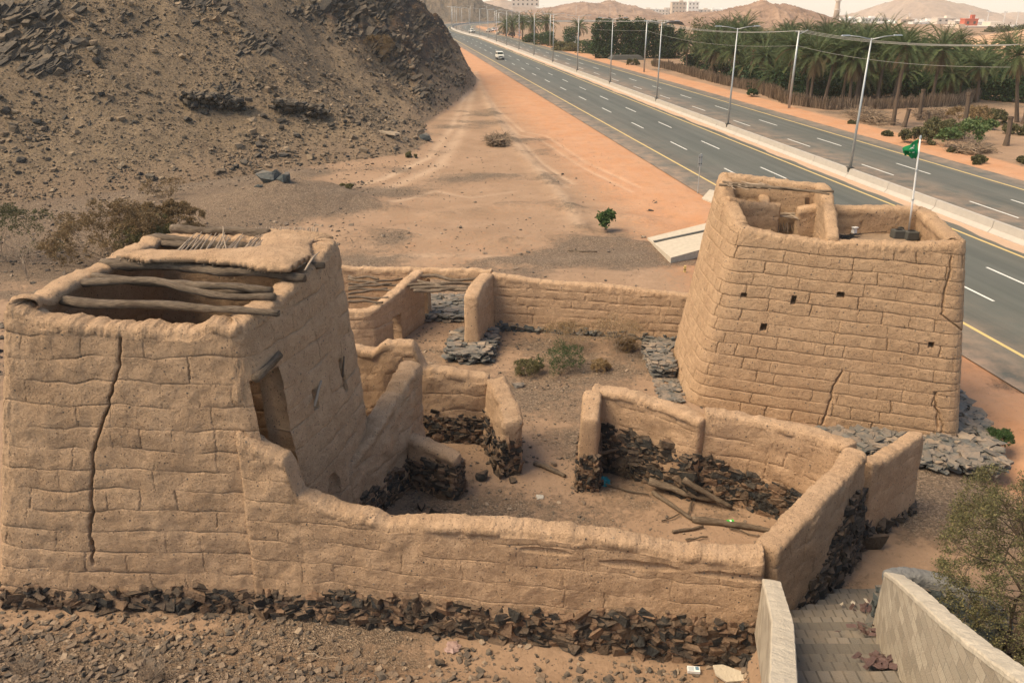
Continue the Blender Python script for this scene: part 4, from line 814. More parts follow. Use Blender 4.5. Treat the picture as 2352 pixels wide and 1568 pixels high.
# white calligraphy and the sword under it, as the flag carries, half folded away
m = MB(); rs = np.random.RandomState(6)
def fp(u, v): a, b = min(int(u*(nu-1)), nu-1), min(int(v*(nv-1)), nv-1); return P[a, b]+np.array([0, -.012, 0])
for k in range(9):
    u, v = .25+.045*k, .30+.03*rs.randn(); q = fp(u, v); w_ = rs.uniform(.015, .03); m.tube([q+[-w_, 0, rs.uniform(-.02, .02)], q+[0, 0, .03*rs.randn()], q+[w_, 0, rs.uniform(-.02, .02)]], .005, 4)
m.tube([fp(.25, .62), fp(.4, .62), fp(.58, .6)], .005, 4); m.build('flag_writing', M['white_paint'], fo)
M['ballast'] = plain('dark_concrete', (.07, .068, .06), .85, 0, (12, .02), .2, 3)
for k, (x, y, lb) in enumerate(((2063, 537, 'left dark concrete ballast block at the foot of the flagpole'), (2092, 540, 'right dark concrete ballast block at the foot of the flagpole'), (2070, 527, 'rear dark concrete ballast block with a pale lid at the foot of the flagpole'))):
    q = at(x, y, 6.2); e = thing('ballast_block', (q[0], q[1], 6.05), lb, 'concrete block', 'ballast blocks on the tower roof')
    m = MB(); m.box((q[0], q[1], 6.2), (.46, .38, .3), .05*k, taper=.94); b_ = m.build('block', M['ballast'], e); md = b_.modifiers.new('b', 'BEVEL'); md.width = .02
    m = MB(); m.box((q[0], q[1], 6.36), (.2, .16, .03), .05*k); m.build('cover', M['black' if k < 2 else 'metal'], e)
q = at(1962, 530, 6.2); m = MB(); m.box((q[0], q[1], 6.22), (.16, .14, .2), .4, taper=.8); m.box((q[0], q[1]-.03, 6.33), (.2, .16, .03), .4); o = tag(m.build('tin_can', M['white_paint']), 'small pale crushed tin near the parapet on the tower roof', 'tin')
m = MB(); m.tube([at(1968, 538, 6.12), at(2010, 534, 6.13), at(2062, 530, 6.15)], .012, 5); tag(m.build('cable', M['black']), 'thin black cable across the tower roof to the flagpole blocks', 'cable')
# slates heaped round the foot of the tower
def slates(name, label, pts, n, sz, seed, zf=.06, tint=(0, 1), layers=3, cat='slate heap', hmax=.3, clip=None):
    rs = np.random.RandomState(seed); P, S, Rr, T = [], [], [], []
    from mathutils.geometry import intersect_point_tri_2d
    A = np.array(pts); lo, hi = A.min(0), A.max(0); poly = A
    while len(P) < n:
        x, y = rs.uniform(lo[0], hi[0]), rs.uniform(lo[1], hi[1]); c = False
        for i in range(len(poly)):
            a, b = poly[i], poly[(i+1) % len(poly)]
            if (a[1] > y) != (b[1] > y) and x < (b[0]-a[0])*(y-a[1])/(b[1]-a[1])+a[0]: c = not c
        if not c: continue
        z = gz0(x, y)+rs.uniform(0, 1)*hmax; P.append((x, y, z)); S.append((sz*rs.uniform(.5, 1.5), sz*rs.uniform(.5, 1.1), sz*rs.uniform(.16, .35))); Rr.append((rs.randn()*.16, rs.randn()*.16, rs.uniform(0, 6.3))); T.append(rs.uniform(*tint))
    m = MB(); m.inst(SLATE, P, np.array(S), np.array(Rr), np.array(T)); return tag(m.build(name, M['slate']), label, cat)
def gz0(x, y): return 0.0 if y > 17 else gz(x, y)
A = [at(x, y)[:2] for x, y in ((2185, 900), (2245, 960), (2312, 1085), (2230, 1088), (2100, 1075), (1960, 1040), (1860, 998), (2000, 1005), (2200, 1020))]
slates('slate_apron', 'broad apron of grey-green slates heaped round the right foot of the tower', A, 1250, .42, 12, tint=(.1, .95), hmax=.38)
A = [at(x, y)[:2] for x, y in ((1500, 870), (1560, 830), (1565, 925), (1520, 915))]
slates('slate_patch', 'scattered flat slates on the yard floor left of the tower', A, 130, .36, 13, tint=(.3, 1), hmax=.04)
A = [at(x, y)[:2] for x, y in ((1440, 760), (1590, 775), (1580, 800), (1480, 790))]
slates('slate_patch', 'loose flat slates along the foot of the back wall next to the tower', A, 90, .4, 14, tint=(.2, .9), hmax=.1)
A = [at(x, y)[:2] for x, y in ((1080, 760), (1145, 755), (1150, 800), (1130, 790))]
# ---------------------------------------------------------------- stairs and block walls by the stairs
st = thing('concrete_stairs', (7.2, 14.15, 1), 'grey paved stairs going down between block walls toward the ruin', 'stairs')
M['paver'] = None
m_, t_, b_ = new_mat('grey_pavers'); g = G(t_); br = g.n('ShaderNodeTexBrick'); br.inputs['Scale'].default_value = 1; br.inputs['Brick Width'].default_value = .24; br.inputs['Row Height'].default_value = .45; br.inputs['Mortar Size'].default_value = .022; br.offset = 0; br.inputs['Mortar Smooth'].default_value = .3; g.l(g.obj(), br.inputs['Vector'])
br.inputs['Color1'].default_value = (.20, .175, .145, 1); br.inputs['Color2'].default_value = (.135, .12, .1, 1); br.inputs['Mortar'].default_value = (.07, .062, .052, 1)  # cross joints part the pavers; dark mortar rows paint shade along the step edges
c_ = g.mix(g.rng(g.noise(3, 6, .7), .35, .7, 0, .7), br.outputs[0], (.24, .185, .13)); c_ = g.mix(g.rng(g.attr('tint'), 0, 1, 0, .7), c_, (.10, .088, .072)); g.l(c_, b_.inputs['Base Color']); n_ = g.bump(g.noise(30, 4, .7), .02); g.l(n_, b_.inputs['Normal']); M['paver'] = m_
def ledge(y): return float(np.interp(y, [6, 8, 10.1, 14.1, 15.1, 17], [3.6, 4.1, 4.85, 6.3, 6.9, 8.2])), float(np.interp(y, [6, 8, 10.1, 13.2, 15.5, 17], [6.4, 6.75, 7.2, 7.95, 9.0, 10.6]))
y = 16.4; k = 0
while y > 5.5:
    z1 = .5*(16.6-y)+.02+.02*sin(k*2.3); x0, x1 = ledge(y-.17); m = MB(); nn = 24; V = []
    xs = np.linspace(x0-.1, x1+.1, nn); w_ = .02*noise(xs*1.5, y*3, 0, 6); zz = .03*noise(xs*1.3, y*2, 0, 7)
    for (yy, dz) in ((y, -.5), (y+0.0, -.03), (y-.03, 0), (y-.47, 0.0), (y-.47, -.5)): V += [[a, yy+b, z1+dz+c] for a, b, c in zip(xs, w_, zz)]
    Q = [[r*nn+i, r*nn+i+1, (r+1)*nn+i+1, (r+1)*nn+i] for r in range(4) for i in range(nn-1)]
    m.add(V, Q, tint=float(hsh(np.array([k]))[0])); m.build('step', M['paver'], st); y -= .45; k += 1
def blockmat(name, rz):
    m, t, b = new_mat(name); g = G(t); mp = g.n('ShaderNodeTexCoord'); 
    br = g.n('ShaderNodeTexBrick'); br.inputs['Scale'].default_value = 1; br.inputs['Brick Width'].default_value = .42; br.inputs['Row Height'].default_value = .21; br.inputs['Mortar Size'].default_value = .008; br.inputs['Color1'].default_value = (.47, .40, .30, 1); br.inputs['Color2'].default_value = (.25, .21, .155, 1); br.inputs['Mortar'].default_value = (.2, .17, .14, 1); br.inputs['Bias'].default_value = -.1
    g.l(mp.outputs['UV'], br.inputs['Vector']); c = g.mix(g.rng(g.noise(5, 6, .7), .35, .7, 0, .6), br.outputs[0], (.36, .28, .2)); g.l(c, b.inputs['Base Color']); n = g.bump(br.outputs['Fac'], .02, -1); n = g.bump(g.noise(30, 5, .7), .025, 1, n); g.l(n, b.inputs['Normal']); return m
M['blocks'] = blockmat('concrete_blocks', 0)
def block_wall(name, label, path, th, depthz, capw=.02):
    e = thing(name, (path[0][0], path[0][1], path[0][2]-depthz), label, 'wall'); P = np.array(path, float); L = np.concatenate([[0], np.cumsum(np.linalg.norm(np.diff(P, axis=0), axis=1))]); u = np.arange(0, L[-1], .12); C = np.stack([np.interp(u, L, P[:, k]) for k in range(3)], 1)
    for _ in range(8): C[1:-1] = (C[:-2]+C[2:]+2*C[1:-1])/4
    T = np.gradient(C[:, :2], axis=0); T /= np.hypot(*T.T)[:, None]; N = np.stack([T[:, 1], -T[:, 0]], 1); n = len(u); V, U = [], []
    for (s, dz) in ((1, -depthz), (1, -.06), (-1, -.06), (-1, -depthz)):
        for i in range(n): V.append([C[i, 0]+N[i, 0]*s*th/2, C[i, 1]+N[i, 1]*s*th/2, C[i, 2]+dz]); U.append((u[i], V[-1][2]))
    Q = [[r*n+i, r*n+i+1, (r+1)*n+i+1, (r+1)*n+i] for r in range(3) for i in range(n-1)]+[[0, n, 2*n, 3*n], [4*n-1, 3*n-1, 2*n-1, n-1]]
    m = MB(); m.add(V, Q, uv=U); m.build('block_courses', M['blocks'], e)
    V = []; prof = ((1, -.07), (1, .0), (.9, .035), (0, .045), (-.9, .035), (-1, 0), (-1, -.07)); tw = th/2+.012
    for (s, dz) in prof:
        for i in range(n): w_ = 1+.06*float(noise(u[i]*3, s*2, 0, 5)); V.append([C[i, 0]+N[i, 0]*s*tw*w_, C[i, 1]+N[i, 1]*s*tw*w_, C[i, 2]+dz+.012*float(noise(u[i]*4, s*3, 0, 8))-.014*(1 if (i % 5) == 0 else 0)*(dz >= 0)])
    Q = [[r*n+i, r*n+i+1, (r+1)*n+i+1, (r+1)*n+i] for r in range(6) for i in range(n-1)]+[[0, n, 5*n, 6*n], [n, 2*n, 4*n, 5*n], [n-1, 2*n-1, 6*n-1, 7*n-1][::-1]]
    m = MB(); m.add(V, Q); m.build('coping', M['blocks2'], e); return e
M['blocks2'] = plain('pale_cement', (.47, .40, .305), .9, 0, (12, .04), .28, 4)
a, b = atY(1772, 1333, 13.7), atY(1800, 1568, 8.3); c = (b[0]*2-a[0]+.2, 2*b[1]-a[1]+1.6, 2*b[2]-a[2]-.6); md_ = ((a[0]+b[0])/2+.12, (a[1]+b[1])/2, (a[2]+b[2])/2-.03)
block_wall('block_wall', 'pale block wall with cement coping on the left of the stairs', [a, md_, b, c], .36, 1.5)
a = atY(2052, 1318, 13.3); pts = [a]
for (px, py) in ((2085, 1340), (2125, 1375), (2180, 1425), (2250, 1482), (2360, 1560)):
    r_ = ray(px, py); k = -r_[2]/r_[1]; Y = (14-9.95)/(k-.5); pts.append(atY(px, py, Y))
pts.append(tuple(np.array(pts[-1])*2-np.array(pts[-2])))
block_wall('block_wall', 'pale curving block wall with cement coping on the right of the stairs', pts, .34, 1.75)
RW = Wall([(7.95, 13.5, 7.95, 13.5, 2.9, .4), (8.6, 13.75, 8.6, 13.75, 2.85, .4), (9.5, 13.5, 9.5, 13.5, 2.7, .4), (10.0, 12.8, 10.0, 12.8, 2.6, .4)], .4, .06, seed=131, top=.04, rad=.5)
M['grey_render'] = plain('grey_mortar', (.17, .165, .155), .9, 0, (8, .08), .35, 3)
e = thing('retaining_wall', (8.7, 13.8, .5), 'grey rough stone retaining wall behind the end of the right block wall', 'wall'); RW.build('mortar_face', M['grey_render'], e, ch=.3, bl=.4, lump=.06, depth=.04); RW.rubble('face_stones', e, 1, lambda x: 2.1, size=.30, seed=133, out=.0, mat='slate', tint=(0, .45), z0=0, jit=.15); RW.rubble('face_stones', e, -1, lambda x: 2.1, size=.30, seed=134, out=.0, mat='slate', tint=(0, .45), z0=0, jit=.15)
# ---------------------------------------------------------------- plants
M['frond'] = mat_leaf('palm_frond', [(0, (.15, .10, .055)), (.3, (.15, .13, .06)), (.5, (.05, .078, .028)), (1, (.125, .155, .062))], .25)
M['dense'] = mat_leaf('dark_foliage', [(0, (.015, .035, .014)), (.6, (.035, .07, .02)), (1, (.09, .12, .035))], .15)
M['olive'] = mat_leaf('olive_foliage', [(0, (.05, .052, .025)), (.6, (.11, .105, .045)), (1, (.24, .20, .085))], .2)
M['green'] = mat_leaf('fresh_leaves', [(0, (.03, .06, .02)), (.6, (.07, .12, .035)), (1, (.16, .20, .08))], .25)
M['dry'] = mat_leaf('dry_leaves', [(0, (.16, .11, .055)), (.6, (.26, .17, .08)), (1, (.4, .29, .15))], .2)
def V3(a): return np.asarray(a, float)
def palm_crown(seed, nf=48, ln=3.6, dead=12):
    rs = np.random.RandomState(seed); m = MB(); t = np.linspace(0, 1, 9)
    for k in range(nf+dead):
        d = k >= nf; az = k*2.39996+rs.uniform(-.3, .3); el = rs.uniform(-1.35, -.9) if d else 1.25-1.75*(k/nf)**.9+rs.uniform(-.12, .12); L = ln*rs.uniform(.8, 1.1)*(.7 if d else 1); dr = rs.uniform(.35, .6)*(1.5-.5*abs(el)) if not d else .1
        e = el-dr*1.7*t**1.5; ds = L/8; hx = np.concatenate([[0], np.cumsum(np.cos(e[:-1])*ds)]); hz = np.concatenate([[0], np.cumsum(np.sin(e[:-1])*ds)])
        P = np.stack([hx*cos(az), hx*sin(az), hz], 1); tn = rs.uniform(0, .15) if d else np.clip(rs.uniform(.42, 1)-.25*(k/nf > .85), 0, 1)
        m.segs(P[:-1], P[1:], .03*(1-t[:-1])+.008, .03*(1-t[1:])+.006, tint=tn*.6+.15)
        n = 26; u = np.linspace(.12, .99, n); c = np.stack([np.interp(u, t, P[:, q]) for q in range(3)], 1); T = np.stack([np.interp(u, t, np.gradient(P, axis=0)[:, q]) for q in range(3)], 1); T /= np.linalg.norm(T, axis=1)[:, None]
        S = np.array([-sin(az), cos(az), 0.0]); U = np.cross(S, T)*-1
        for sg in (-1, 1):
            ll = (.16+.50*np.sin(np.clip(u*1.12, 0, 1)*pi)**.6)*rs.uniform(.85, 1.1, n); a = np.radians(58-28*u)[:, None]
            D = T*np.cos(a)+S*sg*np.sin(a)*.85+U*.30*(1 if not d else -.6)+rs.randn(n, 3)*.08-np.array([0, 0, .12]); D /= np.linalg.norm(D, axis=1)[:, None]
            w_ = .034; q0, q1 = c-T*w_, c+T*w_; mid = c+D*ll[:, None]*.6+T*w_*1.2; tip = c+D*ll[:, None]-np.array([0, 0, .08])*ll[:, None]
            m.add(np.stack([q0, mid-T*w_*2.0, tip, q1], 1).reshape(-1, 3), np.arange(n*4).reshape(-1, 4), tint=np.repeat(np.clip(tn+rs.randn(n)*.08, 0, 1), 4))
    return m
def trunk_mb(seed, h=1.0, r=.24, lean=.0):
    rs = np.random.RandomState(seed); n = 40; a = np.linspace(0, 2*pi, 13)[:-1]; z = np.linspace(-.04, 1, n)
    m = MB(); V = []
    for i, zz in enumerate(z):
        rr = r*(1.15-.35*min(1, zz*3+.0)+.18*(zz > .93)); off = (i % 2)*pi/12
        V += [[cos(x+off)*rr*(1+.13*((i+j) % 2))+.10*sin(zz*2.2+seed)-.10*sin(seed), sin(x+off)*rr*(1+.13*((i+j) % 2)), zz*h] for j, x in enumerate(a)]
    k = 12; Q = [[i*k+j, i*k+(j+1) % k, (i+1)*k+(j+1) % k, (i+1)*k+j] for i in range(n-1) for j in range(k)]; m.add(V, Q); return m
CR = []; 
for s_ in range(5):
    mb = palm_crown(100+s_, 46 if s_ < 4 else 34, (3.9, 3.5, 4.2, 3.7, 3.0)[s_], (14, 8, 18, 10, 4)[s_]); CR.append(mb)
crown_me = []; trunk_me = []
for s_, mb in enumerate(CR):
    o = mb.build('crown', M['frond']); crown_me.append(o.data); bpy.data.objects.remove(o)
for s_ in range(3):
    o = trunk_mb(s_, 1.0).build('trunk', M['bark']); trunk_me.append(o.data); bpy.data.objects.remove(o)
def palm(loc, h, k, label, group, rz=0, sc=1.0, lean=(0, 0)):
    e = thing('date_palm', loc, label, 'palm tree', group); e.rotation_euler = (lean[0], lean[1], 0)
    t = bpy.data.objects.new('trunk', trunk_me[k % 3]); COL.objects.link(t); t.parent = e; t.scale = (1, 1, h); t.rotation_euler = (0, 0, rz)
    c = bpy.data.objects.new('crown', crown_me[k % 5]); COL.objects.link(c); c.parent = e; c.location = (0, 0, h-.1); c.rotation_euler = (0, 0, rz); c.scale = (sc, sc, sc)
front = [((1577, 97), (1577, 160), 'small palm at the left end of the grove, beside the dark hedge trees'), ((1629, 100), (1629, 172), 'palm with hanging pale fronds, second from the left in the grove front'),
 ((1690, 120), (1682, 182), 'bushy palm right behind the third nearest lamp post, over the brushwood fence'), ((1757, 125), (1750, 196), 'leaning palm with long drooping fronds, left of the nearest cable pole'),
 ((1815, 150), (1812, 216), 'wide palm whose fronds droop behind the nearest cable pole'), ((1872, 175), (1869, 220), 'short stout palm with fronds near the ground, right of the nearest cable pole'),
 ((1960, 135), (1950, 245), 'palm with heavy skirt of dead fronds just left of the nearest lamp post'), ((2078, 105), (2050, 288), 'tallest slender palm leaning right by the heap of dry branches'),
 ((2012, 165), (2020, 225), 'palm hidden low between the skirted palm and the tallest slender palm'), ((2185, 165), (2190, 232), 'palm with drooping skirt behind the bare plot, left one of a pair'), ((2255, 150), (2242, 236), 'palm with pale hanging dead fronds, right one of a pair behind the bare plot'), ((2340, 120), (2335, 282), 'palm cut by the right edge of the picture, behind the stumps')]
for k, (c, b, lb) in enumerate(front):
    q = at(*b); t = atY(c[0], c[1], q[1]); h = max(t[2], 2.2); lx = math.atan2(t[0]-q[0], h); palm(q, h, k+1, ('date '+lb), 'date palms of the grove', k*1.3, 1.08 if k != 5 else .9, (0, lx))
rs = np.random.RandomState(31); nb = 0
FPL = np.array([at(a_, b_)[:2] for a_, b_ in ((1545, 162), (1640, 190), (1740, 212), (1812, 240), (1900, 252), (1985, 252), (2075, 248), (2180, 240), (2245, 228), (2352, 225), (2450, 215))]); o_ = np.argsort(FPL[:, 0]); FXs, FYs = FPL[o_, 0], FPL[o_, 1]
mids = [(1712, 32, 'tallest crown standing well above the left part of the grove'), (1600, 88, 'left end'), (1655, 80, ''), (1760, 62, ''), (1830, 62, ''), (1880, 78, ''), (1930, 60, ''), (1990, 62, ''), (2040, 66, ''), (2115, 72, ''), (2170, 66, ''), (2225, 100, ''), (2290, 118, '')]
for k, (px, py, lb) in enumerate(mids):
    Y = 118+rs.uniform(0, 35) if px > 1740 else 175+rs.uniform(0, 30); t = atY(px, py+14, Y); palm((t[0], Y, 0), t[2]-(2.0 if k else 1.6), k, 'date palm whose crown tops the left part of the grove above all others' if k == 0 else 'date palm behind the front row, '+ORD[k-1]+' from the left along the grove skyline', 'date palms of the grove', k*2.1, 1.3)
for s in np.arange(64, 112, 5.4):
    for t in np.arange(92, 205, 5.6):
        x, y = on_road(s+rs.uniform(-2.5, 2.5), t+rs.uniform(-2.5, 2.5))
        # stay behind the fence line
        px = 1176+FP*x/(y*CP+14*SP); 
        if x/y < .225+.0 or px > 2420 or px < 1560: continue
        if y < np.interp(x, FXs, FYs)+2.5: continue
        h = rs.uniform(3.0, 8.6); palm((x, y, 0), h, rs.randint(5), 'date palm among the crowded crowns deep inside the grove', 'palms deep inside the grove', rs.uniform(0, 6), rs.uniform(.95, 1.35), (rs.randn()*.09, rs.randn()*.09)); nb += 1
def blob_leaves(m, c, r, n, size, rs, tl=(0, 1), hollow=.55, lump=.3, sd=1):
    d = rs.randn(n, 3); d /= np.linalg.norm(d, axis=1)[:, None]; rad = (hollow+(1-hollow)*rs.rand(n)**.5)*(1+lump*noise(d[:, 0]*2.2+sd, d[:, 1]*2.2, d[:, 2]*2.2, sd)*1.5)
    P = V3(c)+d*rad[:, None]*V3(r); clump = noise(P[:, 0]*1.1, P[:, 1]*1.1, P[:, 2]*1.1, sd+4); keep = clump > -.45
    P = P[keep]; k = len(P); T = np.clip(rs.uniform(tl[0], tl[1], k)+.25*clump[keep], 0, 1); sc = size*rs.uniform(.6, 1.4, (k, 1))*np.ones((k, 3)); m.inst(LEAF, P, sc, rs.uniform(0, 6.3, (k, 3)), T)
def tree(name, loc, h, w, seed, label, cat, group, mat, n=2600, leaf=.32, trunk=True, tl=(0, 1), zfrac=.55, blobs=5):
    rs = np.random.RandomState(seed); e = thing(name, loc, label, cat, group); m = MB(); L = V3(loc)
    for k in range(blobs):
        f = (k+.5)/blobs; c = L+np.array([rs.uniform(-.22, .22)*w, rs.uniform(-.22, .22)*w, h*(1-zfrac)*.5+h*zfrac*f+h*.12*(1-zfrac)]); blob_leaves(m, c, (w*.42*rs.uniform(.8, 1.1)*(1-.35*f), w*.42*rs.uniform(.8, 1.1)*(1-.35*f), h*zfrac/blobs*1.3), n//blobs, leaf, rs, tl, .4, .35, seed+k)
    m.build('crown', M[mat], e)
    if trunk:
        m = MB(); m.tube([L-[0, 0, .1], L+[w*.03, 0, h*.3], L+[-w*.02, w*.03, h*.6], L+[0, 0, h*.85]], [.05*w*.6+.05, .05*w*.5, .03*w*.5, .02], 8, rough=.15)
        for k in range(6): a = k*1.05; s_ = L+[0, 0, h*(.25+.07*k)]; m.tube([s_, s_+[cos(a)*w*.18, sin(a)*w*.18, h*.12], s_+[cos(a)*w*.32, sin(a)*w*.32, h*.26]], [.03*w*.4, .02*w*.4, .01], 5)
        m.build('trunk', M['bark'], e)
    return e
def hang(b, t):
    q = at(*b); T = atY(t[0], t[1], q[1]); return q, T[2]
# tall dark hedge trees
for k, px in enumerate(np.linspace(1372, 1556, 14)):
    q = at(px, 134-.02*k); t = atY(px, 47+max(0, (px-1480))*.25+(k % 3)*2.5, q[1]); tree('hedge_tree', q, t[2], 4.6, 200+k, 'tall dark dense hedge tree, '+ORD[k]+' from the left in the screen beside the palms', 'tree', 'tall dark hedge trees', 'dense', 2400, .42, True, (0, .75), .95, 7)
for k, (px, by, ty, w_, mt, lb) in enumerate(((1350, 122, 95, 9.5, 'dense', 'large rounded dark bush in front of the hedge trees'), (1385, 124, 100, 7, 'dense', 'rounded bush touching the large one in front of the hedge trees'), (1302, 113, 66, 8, 'dense', 'broad green tree beside the small pale hut'), (1268, 106, 75, 7, 'dense', 'dark green tree behind the far cable pole'),
     (1245, 103, 76, 8, 'dense', 'green tree left of the far cable pole'), (1222, 98, 78, 7, 'dense', 'low dark tree under the far palms'), (1318, 118, 100, 7, 'olive', 'low scrubby bush by the far sand shoulder, left of the round bushes'), (1290, 116, 98, 6, 'olive', 'low green scrub at the road side right of the far cable pole'),
     (1600, 130, 48, 9, 'olive', 'pale feathery yellow-green tree above the left end of the palm grove'), (1650, 132, 62, 8, 'olive', 'second pale feathery tree behind the left part of the palm grove'))):
    q, t = hang((px, by), (px, ty)); tree('bush' if by-ty < 28 else 'broadleaf_tree', q, t, w_, 300+k, lb, 'tree' if by-ty >= 28 else 'bush', None, mt, 2600, .36, True, (0, .9) if mt == 'dense' else (.3, 1), .9, 5)
for k, (cx, cy, bx, by) in enumerate(((1178, 48, 1178, 88), (1200, 44, 1200, 92), (1225, 46, 1224, 95), (1255, 44, 1255, 98), (1330, 56, 1328, 112), (1160, 52, 1162, 84))):
    q, t = hang((bx, by), (cx, cy+6)); palm(q, t, k, 'date palm, '+ORD[k]+' from the left in the far clump beside the road bend' if k < 5 else 'date palm at the far left tip of the clump beside the road bend', 'far palms by the road bend', k*1.7, 1.5)
# deep shade trees at the right behind the plot
for k, (px, by, ty) in enumerate(((2305, 232, 165), (2345, 236, 150), (2265, 225, 178), (2130, 222, 170), (2090, 225, 175))):
    q, t = hang((px, by), (px, ty)); tree('understorey_tree', q, t, 6.5, 340+k, ('dark leafy tree low between the palms, %s behind the bare plot' % ('third from the right', 'rightmost', 'second from the left', 'middle', 'leftmost')[k]), 'tree', 'dark trees under the palms', 'dense', 2600, .36, True, (0, .6), .95, 5)
for k in range(22):
    px = 1600+k*37; i = (px-1600)/37; q = at(px, np.interp(px, [1600, 1812, 1900, 2245, 2420], [172, 232, 244, 224, 215])-10); tree('understorey_tree', (q[0], q[1]+rs.uniform(2, 9), 0), rs.uniform(2.6, 4.4), 7.5, 640+k, 'low dark foliage mass in the shade of the grove behind the ragged fence', 'tree', 'shaded undergrowth behind the fence', 'dense', 1500, .42, True, (0, .45), .95, 4)
# palm stumps on the bare plot
for k, (b, t, lb) in enumerate((((1985, 245), (2002, 200), 0), ((2075, 292), (2090, 250), 'short dark palm stump right of the tallest palm'), ((2110, 276), (2125, 205), 'bare shaggy palm trunk without a crown, right of the tallest palm'), ((2208, 320), (2225, 212), 'tall headless palm trunk wrapped by leafy shoots on the bare plot'), ((2310, 335), (2324, 268), 'leaning headless palm trunk near the right edge'), ((2128, 298), (2135, 258), 'thin headless palm trunk behind the olive bushes'), ((2350, 285), (2358, 240), 'thick palm stump at the right edge'))):
    if not lb: continue
    q = at(*b); T = atY(t[0], t[1], q[1]); e = thing('palm_stump', q, lb, 'palm stump', 'headless palm trunks'); o = bpy.data.objects.new('trunk', trunk_me[k % 3]); COL.objects.link(o); o.parent = e; o.scale = (1.1, 1.1, T[2]); e.rotation_euler = (0, math.atan2(T[0]-q[0], T[2]), 0)
# branching shrubs
def shrub(name, loc, h, spread, seed, label, cat, group=None, leafmat='olive', twig='twig_dark', stems=7, lev=4, kids=3, leaves=5, lsize=.06, up=.75, r=.02, tl=(0, 1), dev=.55):
    rs = np.random.RandomState(seed); L = V3(loc); e = thing(name, loc, label, cat, group); m = MB(); lm = MB()
    a = rs.uniform(0, 2*pi, stems); P = np.tile(L, (stems, 1))+rs.randn(stems, 3)*[.06*spread, .06*spread, 0]; D = np.stack([np.cos(a)*spread/h*.55, np.sin(a)*spread/h*.55, np.full(stems, up)+rs.uniform(-.2, .2, stems)], 1); D /= np.linalg.norm(D, axis=1)[:, None]; ln = np.full(stems, h*.40); rr = r
    for l in range(lev+1):
        for part in range(2):
            D2 = D+rs.randn(*D.shape)*.16; D2 /= np.linalg.norm(D2, axis=1)[:, None]; Q = P+D2*(ln*rs.uniform(.75, 1.2, len(ln))*.5)[:, None]; m.segs(P, Q, rr*(1 if part == 0 else .8), rr*(.8 if part == 0 else .62), n=4 if l < 2 else 3); P, D = Q, D2
            if l >= lev-1 and leaves:
                n = max(1, leaves//(1 if l == lev else 3)); B = np.repeat(P, n, 0)+rs.randn(len(P)*n, 3)*ln.mean()*.35; lm.inst(LEAF, B, lsize*rs.uniform(.6, 1.4, (len(B), 1))*np.ones((1, 3)), rs.uniform(0, 6.3, (len(B), 3)), rs.uniform(tl[0], tl[1], len(B)))
        if l < lev:
            P = np.repeat(P, kids, 0); D = np.repeat(D, kids, 0)+rs.randn(len(P), 3)*dev*[1, 1, .7]; D[:, 2] += .05; D /= np.linalg.norm(D, axis=1)[:, None]; ln = np.repeat(ln, kids)*.64; rr *= .6
    m.build('branches', M[twig], e)
    if leaves: lm.build('leaves', M[leafmat], e)
    return e
q = (10.9, 13.2, .9); shrub('acacia', q, 4.2, 3.2, 401, 'large thorny acacia with tiny leaves beside the curving block wall', 'acacia', None, 'olive', 'twig_dark', 7, 6, 3, 6, .035, .85, .06, (.2, 1), .5)
shrub('acacia', (13.6, 14.8, .5), 3.9, 3.4, 402, 'thinner acacia behind the large one at the right edge', 'acacia', None, 'olive', 'twig_dark', 6, 5, 3, 5, .045, .8, .045, (.2, 1), .55)
def g_at(px, py):                                       # picture point on the real terrain
    x, y, d = ray(px, py); lo, hi = 6.0, 260.0
    for n_ in (110, 24):
        t = np.linspace(lo, hi, n_)/math.hypot(x, y); X, Y, Z = x*t, y*t, CAM_H+d*t; g_ = tz(X, Y); k = int(np.argmax(Z < g_)); s_ = (hi-lo)/(n_-1); lo, hi = lo+s_*max(k-1, 0), lo+s_*k
    return float(X[k]), float(Y[k]), float(g_[k])
Gp = {}
sh = [((265, 600), 3.9, 6.6, 'bare brown thorn bush behind the mud house', 'dry', 'twig_dark', 3, (0, .45), 12, 5), ((330, 575), 2.3, 4.0, 'yellow-green thorn bush just behind the house roof', 'olive', 'twig_dark', 16, (.5, 1), 8, 4), ((400, 545), 2.6, 5.0, 'dry brown bush right of the yellow-green one', 'dry', 'twig_dark', 5, (0, .4), 9, 5),
      ((8, 600), 3.6, 3.2, 'dry bush at the left edge', 'olive', 'twig', 2, (.1, .7), 6, 5), ((382, 455), 1.9, 3.2, 'small bare bush on the track', 'dry', 'twig_dark', 1, (0, .5), 5, 4), ((60, 636), 2.4, 1.6, 'thin leafless sapling near the left edge', 'dry', 'twig', 0, (0, 1), 3, 4), ((945, 362), .7, 1.2, 'low green tuft at the hill foot', 'olive', 'twig', 8, (.4, 1), 5, 3),
      ((795, 447), .55, 1.4, 'low pale tuft on the sand left of the yard', 'olive', 'twig', 8, (.5, 1), 5, 3), ((870, 135), 3.4, 3.6, 'rusty red dry bush high on the hillside', 'dry', 'bark', 1, (0, .3), 6, 5)]
for k, (p, h, sp, lb, lm, tw, lv, tl, stn, lev) in enumerate(sh): q = g_at(*p) if k in (6, 8) else at(*p); q = (q[0], q[1], gz(q[0], q[1])); shrub('thorn_bush', q, h, sp, 420+k, lb, 'bush', None, lm, tw, stn+2, lev, 3, lv, .085, .8 if k != 5 else 1.2, .022, tl, .5)
q = at(1390, 528); e = shrub('milkweed_bush', q, 1.5, 1.0, 450, 'single fresh green leafy bush on the sand beyond the yard', 'bush', None, 'green', 'twig', 6, 2, 3, 14, .2, 1.2, .02, (.2, .9), .3)
